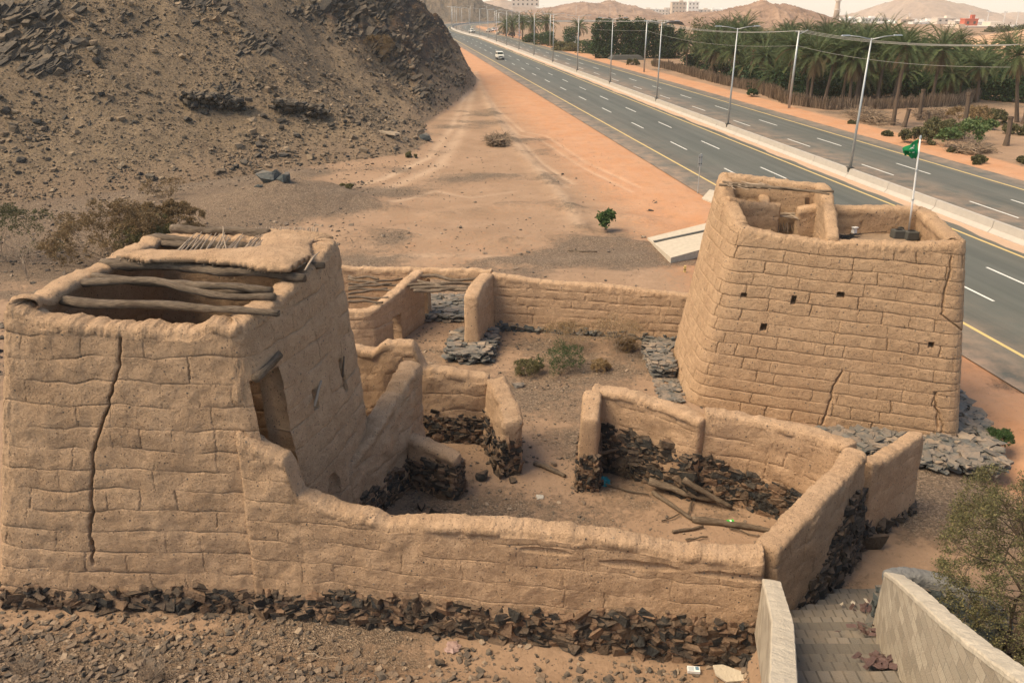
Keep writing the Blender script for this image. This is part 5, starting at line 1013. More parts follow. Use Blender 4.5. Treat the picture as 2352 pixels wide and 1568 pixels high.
for k, (p, h, sp, lb, lm, lv, tl) in enumerate((((1290, 845), 1.1, 2.0, 'green bush in the middle of the yard', 'green', 8, (0, .45)), ((1212, 860), .7, 1.7, 'lower olive bush left of the green one in the yard', 'olive', 10, (.3, 1)), ((1415, 805), 1.7, 2.0, 'thin dry brush against the back wall', 'dry', 1, (.2, 1)), ((1300, 800), 1.3, 1.4, 'dry stalks behind the green yard bush', 'dry', 1, (.2, 1)), ((1375, 850), .5, 1.0, 'small ochre tuft at the right of the yard bushes', 'dry', 7, (.4, 1)), ((1435, 800), .6, 1.6, 'low orange dry tuft at the foot of the back wall', 'dry', 9, (.2, .8)), ((2290, 1020), .6, 1.0, 'small green weed beside the slate apron', 'green', 9, (0, .6)))):
    q = at(*p); shrub('yard_bush', q, h, sp, 460+k, lb, 'bush', None, lm, 'twig', 18, 4, 3, max(1, lv//3), .036, 1.1, .012, tl, .5)
for k, (px, py, h, w_, mt, lb) in enumerate(((2160, 318, 2.6, 3.4, 'olive', 'olive bush with dense twigs on the bare plot, nearer the road'), (2105, 330, 2.0, 3.4, 'olive', 'rounded yellow-olive bush right of the leaning palm foot'), (2215, 290, 3.0, 5.0, 'dry', 'wide rust-coloured bush behind the headless trunk'), (2275, 285, 2.2, 3.0, 'olive', 'dull bush behind the plot, right of the rust-coloured one'), (2330, 310, 1.5, 2.6, 'olive', 'low bush beside the leaning headless trunk'), (2240, 375, .8, 1.6, 'olive', 'low tuft beyond the far red shoulder, left of the headless trunk'),
      (2040, 312, .7, 2.2, 'olive', 'flat green tuft on the plot near the road'), (1955, 285, .6, 3.0, 'olive', 'spreading green weeds near the brushwood fence end'), (2352, 375, .9, 2.0, 'olive', 'bush at the right edge beside the far shoulder'), (1665, 178, 1.2, 3.2, 'olive', 'green weed clump in front of the brushwood fence, near a lamp post'), (1725, 222, 1.3, 1.8, 'dense', 'small dark bush in front of the brushwood fence'), (1452, 150, 1.8, 4.2, 'olive', 'grey-green bush on the sand before the fence, left one'), (1510, 152, 1.9, 4.4, 'olive', 'grey-green bush on the sand before the fence, right one'), (1465, 128, 1.2, 3, 'olive', 'yellowish bush on the far open sand'), (2185, 350, .5, 1.2, 'olive', 'small weed by the road side left of the flagpole'))):
    q = at(px, py); shrub('wild_bush', q, h, w_, 480+k, lb, 'bush', None, mt, 'twig_dark', 10, 3, 3, 12, .15, .9, .02, (.1, .9), .5)
for k, (px, py, h, lb) in enumerate(((2175, 338, 2.2, 'pale-leaved milkweed shrub on the plot, left of the headless trunk'), (2225, 330, 3.0, 'tall milkweed shrub with pale green leaves round the headless trunk'), (2273, 298, 1.4, 'small milkweed plant alone on the plot'), (2145, 310, 1.3, 'small pale-leaved milkweed beside the olive bush'))):
    q = at(px, py); shrub('milkweed_shrub', q, h, 1.8, 520+k, lb, 'bush', None, 'green', 'twig', 7, 2, 3, 14, .24, 1.1, .025, (.5, 1), .4)
# brushwood fence of dry palm ribs
fp_ = [at(x, y) for x, y in ((1500, 152), (1545, 162), (1640, 190), (1740, 212), (1812, 240), (1900, 252), (1985, 252), (2075, 250), (2180, 245), (2245, 232))]
Pq = np.array(fp_); L = np.concatenate([[0], np.cumsum(np.linalg.norm(np.diff(Pq, axis=0), axis=1))]); rs = np.random.RandomState(9); n = 5200; u = rs.uniform(0, L[-1], n); B = np.stack([np.interp(u, L, Pq[:, k]) for k in range(3)], 1)+rs.randn(n, 3)*[.25, .25, 0]; hh = 1.55+.45*n1(u*.25, 4)+rs.randn(n)*.22
e = thing('palm_rib_fence', fp_[3], 'long ragged fence of upright dry brown palm ribs between the road and the grove', 'fence'); m = MB(); m.segs(B, B+np.stack([rs.randn(n)*.18, rs.randn(n)*.18, np.maximum(hh, .5)], 1), .045, .02, tint=rs.rand(n), n=3)
M['ribs'] = mat_leaf('dry_palm_ribs', [(0, (.07, .05, .035)), (.5, (.2, .14, .09)), (1, (.36, .26, .17))], 0); m.build('rib_screen', M['ribs'], e)
def brush(name, label, poly, n, ln, hmax, seed, mat='ribs', r=.03):
    rs = np.random.RandomState(seed); A = np.array([at(*p)[:2] for p in poly]); c = A.mean(0); w_ = rs.dirichlet(np.ones(len(A))*.7, n); P = np.concatenate([w_@A, rs.uniform(0, hmax, (n, 1))], 1); D = rs.randn(n, 3)*[1, 1, .25]; D /= np.linalg.norm(D, axis=1)[:, None]; l = ln*rs.uniform(.5, 1.3, n)[:, None]; M_ = P+D*l/2+[0, 0, .1]
    m = MB(); m.segs(P-D*l/2, M_, r, r*.7, rs.rand(n), 4); m.segs(M_, M_+(D+rs.randn(n, 3)*.3)*l/2, r*.7, r*.4, rs.rand(n), 4); return tag(m.build(name, M[mat]), label, 'brush heap')
brush('brush_heap', 'tangled heap of dry pale branches at the foot of the tallest palm', ((1925, 262), (1990, 258), (2060, 285), (2030, 295), (1975, 285)), 700, 1.3, .9, 3); brush('brush_heap', 'dark heap of cut branches in front of the ragged fence, right of the tallest palm', ((2090, 265), (2180, 262), (2190, 275), (2110, 280)), 420, 1.2, .9, 4)
brush('brush_heap', 'grey heap of dead fronds at the foot of the headless trunk', ((2170, 348), (2250, 345), (2280, 350), (2230, 358)), 420, 1.2, .6, 5); brush('tumbleweed', 'grey tangled thorn ball inside the roofless room against black rubble', ((1420, 1080), (1470, 1075), (1465, 1100), (1425, 1105)), 420, .32, .55, 6, 'twig_dark', .008)
brush('straw_heap', 'brown heap of straw and dung on the sand between hill and road', ((1120, 328), (1165, 322), (1160, 338), (1128, 338)), 900, .9, .7, 7, 'ribs', .03)
# grass by the near wall
for k, (p, h, n, lb) in enumerate((((355, 1560), .75, 90, 'clump of thin dry stalks before the house footing, left of centre'), ((60, 1545), .5, 60, 'dry straw clump at the lower left edge'), ((830, 1545), .45, 40, 'loose dry stalks on the earth before the front wall'), ((760, 1500), .4, 24, 'few thin dry stalks near the front wall foot'))):
    q = g_at(*p); rs = np.random.RandomState(600+k); B = V3(q)+rs.randn(n, 3)*[.14, .1, 0]; D = rs.randn(n, 3)*[.35, .25, .1]+[0, 0, 1]; l = h*rs.uniform(.5, 1.2, (n, 1)); m = MB(); m.segs(B, B+D*l*.5, .004, .003); m.segs(B+D*l*.5, B+D*l+rs.randn(n, 3)*.06, .003, .0015); tag(m.build('dry_grass', M['twig']), lb, 'dry grass')
# ---------------------------------------------------------------- loose stones
def on_t(x, y): return tz(x, y)
def scatter(name, mat, xs, ys, size, seed, kind='stuff', zs=None, tint=(0, 1), flat=.6, tpl=ROCK, sink=.15):
    rs = np.random.RandomState(seed); n = len(xs); z = tz(xs, ys) if zs is None else zs; s = size; S = np.stack([s*rs.uniform(.8, 1.5, n), s*rs.uniform(.6, 1.1, n), s*flat*rs.uniform(.6, 1.2, n)], 1)
    m = MB(); m.inst(tpl, np.stack([xs, ys, z+S[:, 2]*(.5-sink)*.6], 1), S, np.stack([rs.randn(n)*.3, rs.randn(n)*.3, rs.uniform(0, 6.3, n)], 1), rs.uniform(tint[0], tint[1], n)); return tag(m.build(name, M[mat]), kind=kind)
rs = np.random.RandomState(70)
n = 26000; x = rs.uniform(-15, 7, n); y = rs.uniform(9.5, 15.8, n); d = noise(x*.5, y*.5, 0, 71)*.5+.5; dens = np.where(x < -4.5, .95, .28+.25*(d > .55))*np.clip(d*1.5, .15, 1)*np.where(y > 14.2-.08*x, .45, 1); k = (rs.rand(n) < dens)&(y < 15.4+np.clip(-x*.02, 0, .3)-.10*np.clip(x, 0, 9)); x, y = x[k], y[k]
s = .02+.10*rs.pareto(3.2, len(x)).clip(0, 1.6); scatter('foreground_gravel', 'gravel', x, y, s, 72)
n = 30000; x = rs.uniform(-9, 9, n); y = rs.uniform(14.6, 36, n); s = .014+.03*rs.pareto(2.6, n).clip(0, 3.5); k = rs.rand(n) < (.35+.6*(noise(x*.35, y*.35, 0, 73) > 0)); scatter('yard_gravel', 'gravel', x[k], y[k], s[k], 74, tint=(.2, 1))
n = 34000; r_ = 36+rs.rand(n)**1.3*55; a = rs.uniform(-.62, .3, n); x, y = r_*np.sin(a), r_*np.cos(a); dd = hill_d(x, y)[0]; sR = x*RC+y*RS; dns = .12+.8*sst(-6, -18, x)*sst(.1, .5, fbm(x*.09, y*.12, 0, 4, 15)+.4); k = (dd < 0)&(sR < 22)&(rs.rand(n) < dns*sst(26, 0, sR+0)); x, y = x[k], y[k]; scatter('plain_gravel', 'gravel', x, y, .04+.09*rs.pareto(3, len(x)).clip(0, 3), 75)
n = 150000; r_ = 56+rs.rand(n)*105; a = rs.uniform(-.66, .02, n); x, y = r_*np.sin(a), r_*np.cos(a); dd = hill_d(x, y)[0]; k = (dd > .3)&(dd < 60); x, y, dd = x[k], y[k], dd[k]; cl = fbm(x*.16, y*.16, 0, 4, 76); k = rs.rand(len(x)) < .25+.75*sst(-.15, .3, cl); x, y = x[k], y[k]; s = .07+.13*rs.pareto(3.0, len(x)).clip(0, 5)
M['hill_stone'] = mat_rock('hill_stone', [(0, (.035, .036, .036)), (.3, (.10, .08, .058)), (.7, (.21, .15, .097)), (1, (.33, .245, .16))], 3, .05, (.22, .165, .11), .4)
scatter('hillside_stones', 'hill_stone', x, y, s, 77, flat=.7)
n = 60000; r_ = 56+rs.rand(n)*120; a = rs.uniform(-.66, .02, n); x, y = r_*np.sin(a), r_*np.cos(a); _, dd, on, rk = terrain(x, y); k = (dd > 12)&(rk > .25+.25*rs.rand(n)); x, y = x[k][:6000], y[k][:6000]; z = tz(x, y); n = len(x); s = rs.uniform(.35, 1.1, n)*(1+rs.pareto(4, n).clip(0, 1.5))
m = MB(); m.inst(ROCK, np.stack([x, y, z-.05], 1), np.stack([s*1.7, s*.7, s*.75], 1), np.stack([.35+rs.randn(n)*.2, -.45+rs.randn(n)*.2, .9+rs.randn(n)*.35], 1), rs.uniform(0, .6, n)**1.5); tag(m.build('hillside_crags', M['hill_stone']), kind='stuff')

rs = np.random.RandomState(90); P, S, Rr, T = [], [], [], []
for (px, py, ex, ey, n, sz) in ((80, 110, 110, 45, 170, 1.1), (110, 150, 50, 30, 90, 1.0), (60, 30, 90, 25, 90, 1.2), (460, 12, 60, 14, 90, 1.0), (590, 105, 60, 22, 110, .8), (520, 205, 70, 14, 60, .5), (700, 30, 60, 25, 90, 1.0), (790, 60, 40, 40, 90, 1.0), (890, 110, 35, 35, 130, 1.2), (930, 160, 40, 40, 90, .9), (985, 215, 45, 35, 120, .8), (1020, 150, 30, 50, 110, 1.0), (1050, 190, 30, 20, 70, .8), (880, 20, 60, 25, 100, 1.1), (300, 60, 160, 50, 60, .5), (250, 270, 240, 90, 70, .35), (850, 250, 90, 40, 60, .4), (960, 70, 25, 45, 80, 1.0)):
    n = int(n*.8); px_, py_ = px+rs.randn(n)*ex*.5, py+rs.randn(n)*ey*.5; a_, b_, c_ = ray(px_, py_); b_ = b_+0*px_; hl = np.hypot(a_, b_); lo, hi = np.full(n, 40.0), np.full(n, 260.0)
    for m_ in (70, 14):
        t = (lo[:, None]+(hi-lo)[:, None]*np.linspace(0, 1, m_)[None])/hl[:, None]; X, Y, Z = a_[:, None]*t, b_[:, None]*t, CAM_H+c_[:, None]*t; k_ = np.argmax(Z < terrain(X, Y)[0], axis=1); st_ = (hi-lo)/(m_-1); lo, hi = lo+st_*np.maximum(k_-1, 0), lo+st_*k_
    X, Y = a_*hi/hl, b_*hi/hl; Z = tz(X, Y); ok = (hill_d(X, Y)[0] > 1)&(Y < 240)&(hi < 255)
    for q in np.stack([X, Y, Z], 1)[ok]:
        s = .62*sz*rs.uniform(.25, 1.0)*(1+min(rs.pareto(4), .8)); P.append((q[0], q[1], q[2]-.12*s)); S.append((s*2.0, s*.8, s*.9)); Rr.append((.3+rs.randn()*.2, -.5+rs.randn()*.2, .95+rs.randn()*.3)); T.append(rs.uniform(0, .5)**1.2)
m = MB(); m.inst(ROCK, P, np.array(S), np.array(Rr), np.array(T)); tag(m.build('rock_outcrops', M['hill_stone']), kind='stuff')
# ---------------------------------------------------------------- boulders and litter that one can name
def boulder(px, py, size, label, seed, mat='slate', tint=.2, n=1, rot=0, name='boulder', cat='boulder', group=None, pos=None):
    q = pos or g_at(px, py); rs = np.random.RandomState(seed); bm = bmesh.new()
    for i in range(14): bm.verts.new([math.copysign(abs(c)**.75, c)*.5*s_*rs.uniform(.8, 1.1) for c, s_ in zip((lambda v: v/np.linalg.norm(v))(rs.randn(3)), size)])
    bmesh.ops.convex_hull(bm, input=bm.verts[:]); bmesh.ops.delete(bm, geom=[v for v in bm.verts if not v.link_faces], context='VERTS'); bmesh.ops.triangulate(bm, faces=bm.faces[:]); bmesh.ops.subdivide_edges(bm, edges=bm.edges[:], cuts=2, use_grid_fill=True); bm.verts.index_update()
    V = np.array([v.co[:] for v in bm.verts]); F = [[v.index for v in f.verts] for f in bm.faces]; bm.free(); V = V+.05*min(size)*np.stack([noise(V[:, 0]*3/size[0], V[:, 1]*3/size[1], V[:, 2]*3+k*9, seed) for k in range(3)], 1)
    c, s_ = cos(rot), sin(rot); V = np.stack([V[:, 0]*c-V[:, 1]*s_, V[:, 0]*s_+V[:, 1]*c, V[:, 2]], 1)+np.array(q)+[0, 0, size[2]*.3]
    m = MB(); T = [f for f in F if len(f) == 3]; Q = [f for f in F if len(f) == 4]; m.add(V, Q or None, T or None, tint=tint); return tag(m.build(name, M[mat]), label, cat, group)
boulder(615, 418, (1.9, 1.5, 1.25), 'left of two big blue-green split boulders on the gravel mound', 1, tint=.35); boulder(655, 418, (1.3, 1.4, 1.15), 'right of two big blue-green split boulders on the gravel mound', 2, tint=.2)
boulder(637, 408, (.8, .6, .9), 'dark small boulder in the gap between the two split boulders', 3, tint=.02); boulder(595, 432, (.7, .5, .4), 'small blue stone at the left foot of the split boulders', 4, tint=.1)
boulder(885, 310, (3.4, 1.4, .55), 'long pale flat slab of rock at the hill foot', 5, 'gravel', 1.0, rot=-.35); boulder(978, 322, (1.6, 1.1, .9), 'blue-grey boulder among rubble at the hill foot', 6, tint=.25); boulder(965, 305, (1.1, .8, .6), 'brown boulder behind the blue-grey one at the hill foot', 7, 'gravel', .6); boulder(955, 318, (.7, .6, .4), 'small tan block left of the blue-grey boulder', 8, 'gravel', .9)
for k, (px, py, sz, lb, mt, tn) in enumerate(((1190, 888, (.55, .35, .25), 'pointed grey stone in the middle of the yard, pale top', 'slate', .7), (1165, 985, (.4, .3, .14), 'flat stone beside the yard path', 'slate', .5), (968, 1168, (.38, .3, .3), 'square black stone at the foot of the stub wall, left one', 'rubble', .1), (1000, 1180, (.45, .35, .35), 'rounded black stone at the foot of the stub wall, right one', 'rubble', .15), (1110, 1098, (.5, .4, .4), 'dark stone leaning at the foot of the gate pier', 'rubble', .1), (1178, 1105, (.35, .28, .15), 'flat dark stone right of the gate pier foot', 'rubble', .2), (1272, 1068, (.3, .25, .2), 'tan stone block beside the fallen branch in the passage', 'gravel', .8), (1838, 1225, (.4, .25, .14), 'flat tan stone on the room floor near the side wall', 'gravel', .9), (600, 1405, (.75, .5, .55), 'big pale rounded boulder in the footing where house and front wall meet', 'gravel', .62), (1010, 1530, (.3, .2, .22), 'dark wedge stone on the earth in front of the front wall', 'rubble', .3), (1145, 985, (.3, .3, .2), 'brown stone near the right pier', 'gravel', .5), (640, 1520, (.35, .25, .2), 'dark angular stone below the wall joint', 'rubble', .25), (520, 1500, (.4, .2, .14), 'flat dark stone on the gravel before the house', 'rubble', .3), (1320, 1500, (.4, .34, .34), 'dark square stone at the foot of the front wall near the right', 'rubble', .3))): boulder(px, py, sz, lb, 20+k, mt, tn, rot=k, name='stone', cat='stone', pos=(at(px, py) if py < 1300 else None))
# remains of dry-stone terraces on the hillside
for k, (poly, lb) in enumerate((((430, 236, 555, 250), 'dark broken dry-stone terrace wall on the hillside, left one'), ((640, 250, 740, 268), 'dark broken dry-stone terrace wall on the hillside, right one'))):
    rs = np.random.RandomState(80+k); n = 420; t = rs.rand(n); px = poly[0]+(poly[2]-poly[0])*t; py = poly[1]+(poly[3]-poly[1])*t; a = np.array([g_at(poly[0]+(poly[2]-poly[0])*f, poly[1]+(poly[3]-poly[1])*f) for f in np.linspace(0, 1, 9)])
    X = np.stack([np.interp(t, np.linspace(0, 1, 9), a[:, c]) for c in range(3)], 1)+np.stack([rs.randn(n)*.3, rs.randn(n)*.35, rs.uniform(-.2, .9, n)], 1); m = MB(); m.inst(ROCK, X, rs.uniform(.35, .9, (n, 1))*np.array([[1, .8, .5]])*np.ones((n, 3)), rs.randn(n, 3)*[.25, .25, 2], rs.uniform(0, .35, n)); tag(m.build('terrace_wall', M['hill_stone']), lb, 'stone wall')
# fallen timber
def fallen(a, b, r, seed, label, bend=.12, za=.08, zb=.08, mat='wood', name='fallen_branch', cat='branch'):
    p, q = np.array(at(a[0], a[1], za)), np.array(at(b[0], b[1], zb)); o = log(name, None, p, q, r, r*.7, seed, bend, mat, 12, sides=8); return tag(o, label, cat)
fallen((1490, 1105), (1640, 1148), .13, 1, 'thick forked log lying from the rubble toward the side wall', .08, .35, .2, name='fallen_log', cat='log'); fallen((1570, 1100), (1680, 1165), .10, 2, 'log leaning against the rubble above the thick forked log', .05, .8, .08, name='fallen_log', cat='log'); fallen((1500, 1130), (1590, 1192), .07, 3, 'straight branch under the thick forked log, running to the viewer', .05)
fallen((1590, 1192), (1748, 1212), .11, 4, 'long pale split log beside the green tin', .06, name='fallen_log', cat='log'); fallen((1700, 1205), (1770, 1218), .09, 5, 'short splintered end of timber next to the side wall', .05, name='fallen_log', cat='log'); fallen((1545, 1220), (1615, 1208), .05, 6, 'short dark stick left of the pale split log'); fallen((1575, 1238), (1625, 1232), .03, 7, 'thin dark sticks near the front wall crest'); fallen((1385, 1110), (1490, 1135), .03, 8, 'thin straight stick left of the thick forked log')
fallen((1228, 1062), (1298, 1092), .09, 9, 'smooth curved piece of timber in the passage between the piers', .12); fallen((1675, 1212), (1745, 1230), .025, 10, 'thin straight cane beside the green tin'); fallen((1520, 1195), (1560, 1180), .025, 11, 'short cane on the room floor left of the pale split log'); fallen((1590, 1150), (1580, 1185), .03, 12, 'dark stick leaning from the thick forked log to the floor'); fallen((1305, 575), (1372, 578), .06, 13, 'long dry stick on the far sand heap'); fallen((700, 1500), (780, 1510), .014, 14, 'thin bent twig on the earth before the front wall', .3, .25, .25, 'twig')
for k, (a, b, za, zb) in enumerate((((1378, 962), (1440, 966), 1.55, 1.5), ((1380, 985), (1430, 1015), 1.4, 1.0), ((1385, 950), (1455, 975), 1.7, 1.45), ((1380, 1040), (1420, 1030), .9, 1.0))): o = log('collapsed_beam', None, at(a[0], a[1], za), at(b[0], b[1], zb), .06, .045, 90+k, .1, sides=8); tag(o, 'sagging roof branch poking from black rubble by the doorway pier, %s' % ('second from the top', 'third from the top', 'topmost', 'lowest')[k], 'branch', 'collapsed branches by the doorway pier')
# litter
def crumple(name, label, cat, p, size, col, seed, z=.06, rough=.4, flat=.5):
    rs = np.random.RandomState(seed); U, V_ = np.meshgrid(np.linspace(0, pi, 12), np.linspace(0, 2*pi, 18), indexing='ij'); P = np.stack([np.sin(U)*np.cos(V_), np.sin(U)*np.sin(V_), np.cos(U)*flat], -1); P *= (1+.45*noise(P[..., 0]*2.5+seed, P[..., 1]*2.5, P[..., 2]*2.5, seed)+.3*noise(P[..., 0]*6, P[..., 1]*6, P[..., 2]*6, seed+1))[..., None]; P = P*size/2+np.array(p)+[0, 0, size*flat*.35]
    n = 18; i = np.arange(11)[:, None]*n; j = np.arange(n-1)[None]; m = MB(); m.add(P.reshape(-1, 3), np.stack([i+j, i+n+j, i+n+j+1, i+j+1], -1).reshape(-1, 4)); o = m.build(name, plain(name+'_skin', col, rough, 0, None, .3, 9)); return tag(o, label, cat)
crumple('plastic_bag', 'crumpled turquoise plastic bag by the foot of the doorway pier', 'bag', at(1385, 1110), .42, (.02, .20, .24), 3, flat=.6); crumple('plastic_bag', 'clear torn plastic scrap caught at the timber end', 'bag', at(1660, 1148), .3, (.5, .5, .48), 5, flat=.35)
crumple('rag', 'dusty reddish rag on the earth below the front wall', 'rag', g_at(1040, 1490), .34, (.3, .2, .17), 8, flat=.3); crumple('paper_scrap', 'white scrap of paper lying on the far sand', 'litter', at(978, 526), .5, (.7, .68, .62), 9, flat=.15); crumple('paper_scrap', 'small crushed pale wrapper on the yard floor', 'litter', at(1240, 1142), .25, (.4, .36, .3), 10, flat=.3)
q = at(1676, 1206); e = thing('green_tin', q, 'bright green tin with a white band on the room floor', 'tin'); m = MB(); m.tube([V3(q)+[-.1, 0, .09], V3(q)+[.1, .03, .09]], .085, 16); m.build('tin_body', plain('green_enamel', (.03, .42, .04), .4), e, smooth=False); m = MB(); m.tube([V3(q)+[-.02, 0, .09], V3(q)+[.03, .008, .09]], .088, 16); m.build('white_band', M['white_paint'], e)
q = g_at(1592, 1545); e = thing('cardboard_packet', q, 'small white and blue printed packet at the foot of the front wall', 'packet'); m = MB(); m.box(V3(q)+[0, 0, .07], (.28, .16, .07), -.1); o = m.build('packet_box', M['white_paint'], e); M['blue_print'] = plain('blue_print', (.12, .2, .27), .6); m = MB()
for k in range(6): m.box(V3(q)+[-.11+.022*k, -.02*0, .107], (.009, .13, .002), -.1)
m.box(V3(q)+[.08, .01, .107], (.08, .10, .002), -.1); tag(m.build('printed_stripes', M['blue_print'], e), kind='stuff')
q = g_at(1672, 1556); e = thing('foam_board', q, 'broken slab of pale foam board beside the left block wall', 'board'); m = MB(); bm = [( -.32, .18), (-.1, .2), (.3, .02), (.36, -.2), (-.1, -.24), (-.3, -.05)]; V = [[q[0]+x, q[1]+y, q[2]+.10+.15*y+z] for z in (0, .045) for x, y in bm]; m.add(V, [[0, 1, 2, 3], [0, 3, 4, 5], [9, 8, 7, 6], [11, 10, 9, 6]][::1]+[[i, (i+1) % 6, 6+(i+1) % 6, 6+i] for i in range(6)]); m.build('board_slab', M['blocks2'], e)
M['maroon'] = plain('torn_printed_sheet', (.10, .06, .052), .5, 0, (20, .03), .5, 12)
for k, (px, py, n, sz, lb) in enumerate(((1990, 1400, 22, .16, 'upper small heap of torn maroon sheets on the stairs'), (2010, 1450, 30, .18, 'middle heap of torn maroon sheets on the stairs'), (2035, 1525, 46, .24, 'largest lower heap of torn maroon sheets on the stairs'), (1958, 1393, 3, .2, 'single pale torn sheet on the stairs'))):
    r_ = ray(px, py); kk = -r_[2]/r_[1]; Y = (14-8.3)/(kk-.5); p = atY(px, py, Y); rs = np.random.RandomState(700+k); m = MB(); S = np.stack([rs.uniform(.5, 1.4, n)*sz, rs.uniform(.3, .8, n)*sz, np.full(n, .012)], 1); yy = rs.randn(n)*.14; P = V3(p)+np.stack([rs.randn(n)*.28, yy, -.5*yy+rs.uniform(.03, .12, n)], 1); m.inst(SLATE, P, S, rs.randn(n, 3)*[.5, .5, 3], rs.rand(n)); tag(m.build('torn_sheets', M['maroon'] if k < 3 else M['blocks2']), lb, 'litter')
# dark rubble slope below the right block wall
rs = np.random.RandomState(88); n = 1500; x = rs.uniform(8.2, 16, n); y = rs.uniform(8, 15, n); k = x > 7.6+.12*(y-8)+.5; x, y = x[k], y[k]; scatter('slope_rubble', 'rubble', x, y, .12+.25*rs.pareto(3.5, len(x)).clip(0, 1.2), 89, tint=(0, .8))
# ---------------------------------------------------------------- drain apron beside the road
e = thing('drain_apron', at(1560, 560), 'pale concrete drainage slab sloping down from the road, left of the tower', 'concrete slab')
def slab(pts, th, name, mat):
    V = [list(p) for p in pts]+[[p[0], p[1], p[2]-th] for p in pts]; n = len(pts); m = MB(); m.add(V, [[0, 1, 2, 3], [7, 6, 5, 4]]+[[i, i+4, (i+1) % 4+4, (i+1) % 4] for i in range(4)]); return m.build(name, mat, e)
slab([at(1487, 546, .15), at(1541, 592, .35), at(1650, 562, .45), at(1640, 508, .2)], .45, 'apron_slab', M['blocks2']); slab([at(1500, 553, .26), at(1503, 556, .26), at(1640, 526, .36), at(1640, 523, .36)], .02, 'joint_line', M['ballast'])
slab([at(1600, 612, .1), at(1640, 625, .1), at(1660, 600, .1), at(1625, 598, .1)], .2, 'channel_floor', M['blocks2']); slab([at(1612, 455, .05), at(1650, 470, .1), at(1655, 440, .1), at(1630, 435, .05)], .15, 'upper_slab', M['blocks2'])
q = at(1572, 630); e = thing('marker_post', q, 'short yellow marker post with dark bands beside the drain', 'post'); m = MB(); m.box(V3(q)+[0, 0, .25], (.12, .12, .5)); m.build('post', M['line_yellow'], e); m = MB(); m.box(V3(q)+[0, 0, .3], (.124, .124, .05)); m.build('band', M['black'], e)
# ---------------------------------------------------------------- lamps, cables, signs
def bar_at(u): return np.array([np.interp(u, RU_, RC_[:, 0]), np.interp(u, RU_, RC_[:, 1])]), np.array([np.interp(u, RU_, RN_[:, 0]), np.interp(u, RU_, RN_[:, 1])])
def lamp_parts(e):
    m = MB(); m.tube([(0, 0, .8), (0, 0, 5), (0, 0, 11.3)], [.12, .095, .06], 12); m.build('pole', M['metal'], e, smooth=True)
    m = MB(); m.box((0, 0, .93), (.5, .5, .05)); m.box((0, 0, .45), (.3, .3, 1.0)); m.build('base', M['ballast'], e)
    for s in (-1, 1):
        m = MB(); m.tube([(0, 0, 11.2), (s*1.1, 0, 11.42), (s*2.0, 0, 11.5)], [.045, .04, .035], 8); m.build('arm', M['metal'], e, smooth=True)
        m = MB(); m.box((s*2.25, 0, 11.52), (.75, .26, .09), tint=.5, taper=.8); m.build('lamp_head', M['metal'], e)
# first lamp: find its arc length from the photograph, then equal spacing
kk = int(np.argmin(np.abs(RC_[:, 1]-69.4))); u1 = RU_[kk]; lamp0 = thing('street_lamp', (0, 0, 0), None, 'street lamp', 'lamp posts along the median'); lamp_parts(lamp0)
nm = ['nearest the viewer', 'second nearest the viewer', 'third nearest the viewer', 'fourth nearest the viewer', 'fifth nearest the viewer', 'sixth nearest the viewer', 'seventh nearest the viewer', 'eighth nearest the viewer', 'ninth nearest the viewer', 'tenth nearest the viewer', 'eleventh nearest the viewer', 'twelfth nearest the viewer', 'thirteenth nearest the viewer', 'fourteenth nearest the viewer']
def ua(py): p = at(1300, py, .8); k = int(np.argmin(np.abs(RC_[:110, 1]-p[1]))); return RU_[k]
us = [u1]+[u1+27.0*i for i in range(1, 26)]
for k, u in enumerate(us):
    if u > RU_[-1]-5: break
    c, n = bar_at(u); o = lamp0 if k == 0 else dup(lamp0); o.location = (c[0], c[1], 0); o.rotation_euler = (0, 0, math.atan2(n[1], n[0])); o['label'] = ('tall twin-arm lamp post on the median, '+nm[k]) if k < len(nm) else 'distant lamp post on the far bend of the median, '+ORD[k-len(nm)]+' round the bend'
pA, pB = at(1812, 249), at(1479, 166); pC = at(1263, 107); pZ = tuple(2*np.array(pA)-np.array(pB)*1.0); pZ = (pA[0]+(pA[0]-pB[0])*.62, pA[1]+(pA[1]-pB[1])*.62, 0); pD = at(1137, 68); pD2 = at(1146, 78)
poles = [(pZ, 'outside'), (pA, 'grey cable pole by the brushwood fence, nearest one'), (pB, 'grey cable pole in front of the dark hedge trees'), (pC, 'thick cable pole among the far trees'), (pD2, 'white cable pole by the parked vehicles, right one'), (pD, 'white cable pole by the parked vehicles, left one')]
tops = []
for k, (p, lb) in enumerate(poles):
    h = 10.3 if k < 4 else 9.5
    if k: 
        e = thing('cable_pole', p, lb, 'utility pole', 'cable poles beside the far carriageway'); m = MB(); m.tube([V3(p)-[0, 0, .2], V3(p)+[0, 0, h]], [.19, .11], 10); m.build('pole', M['metal'], e, smooth=True)
        m = MB(); d = np.array([cos(TH), sin(TH), 0]); m.tube([V3(p)+[0, 0, h-.5], V3(p)+d*1.3+[0, 0, h+.15]], .05, 6); m.tube([V3(p)+[0, 0, h-.1]-d*.5, V3(p)+[0, 0, h-.1]+d*.9], .05, 6); m.build('cross_arm', M['metal'], e)
    tops.append(V3(p)+[0, 0, h])
M['cable'] = plain('cable', (.33, .31, .28), .6)
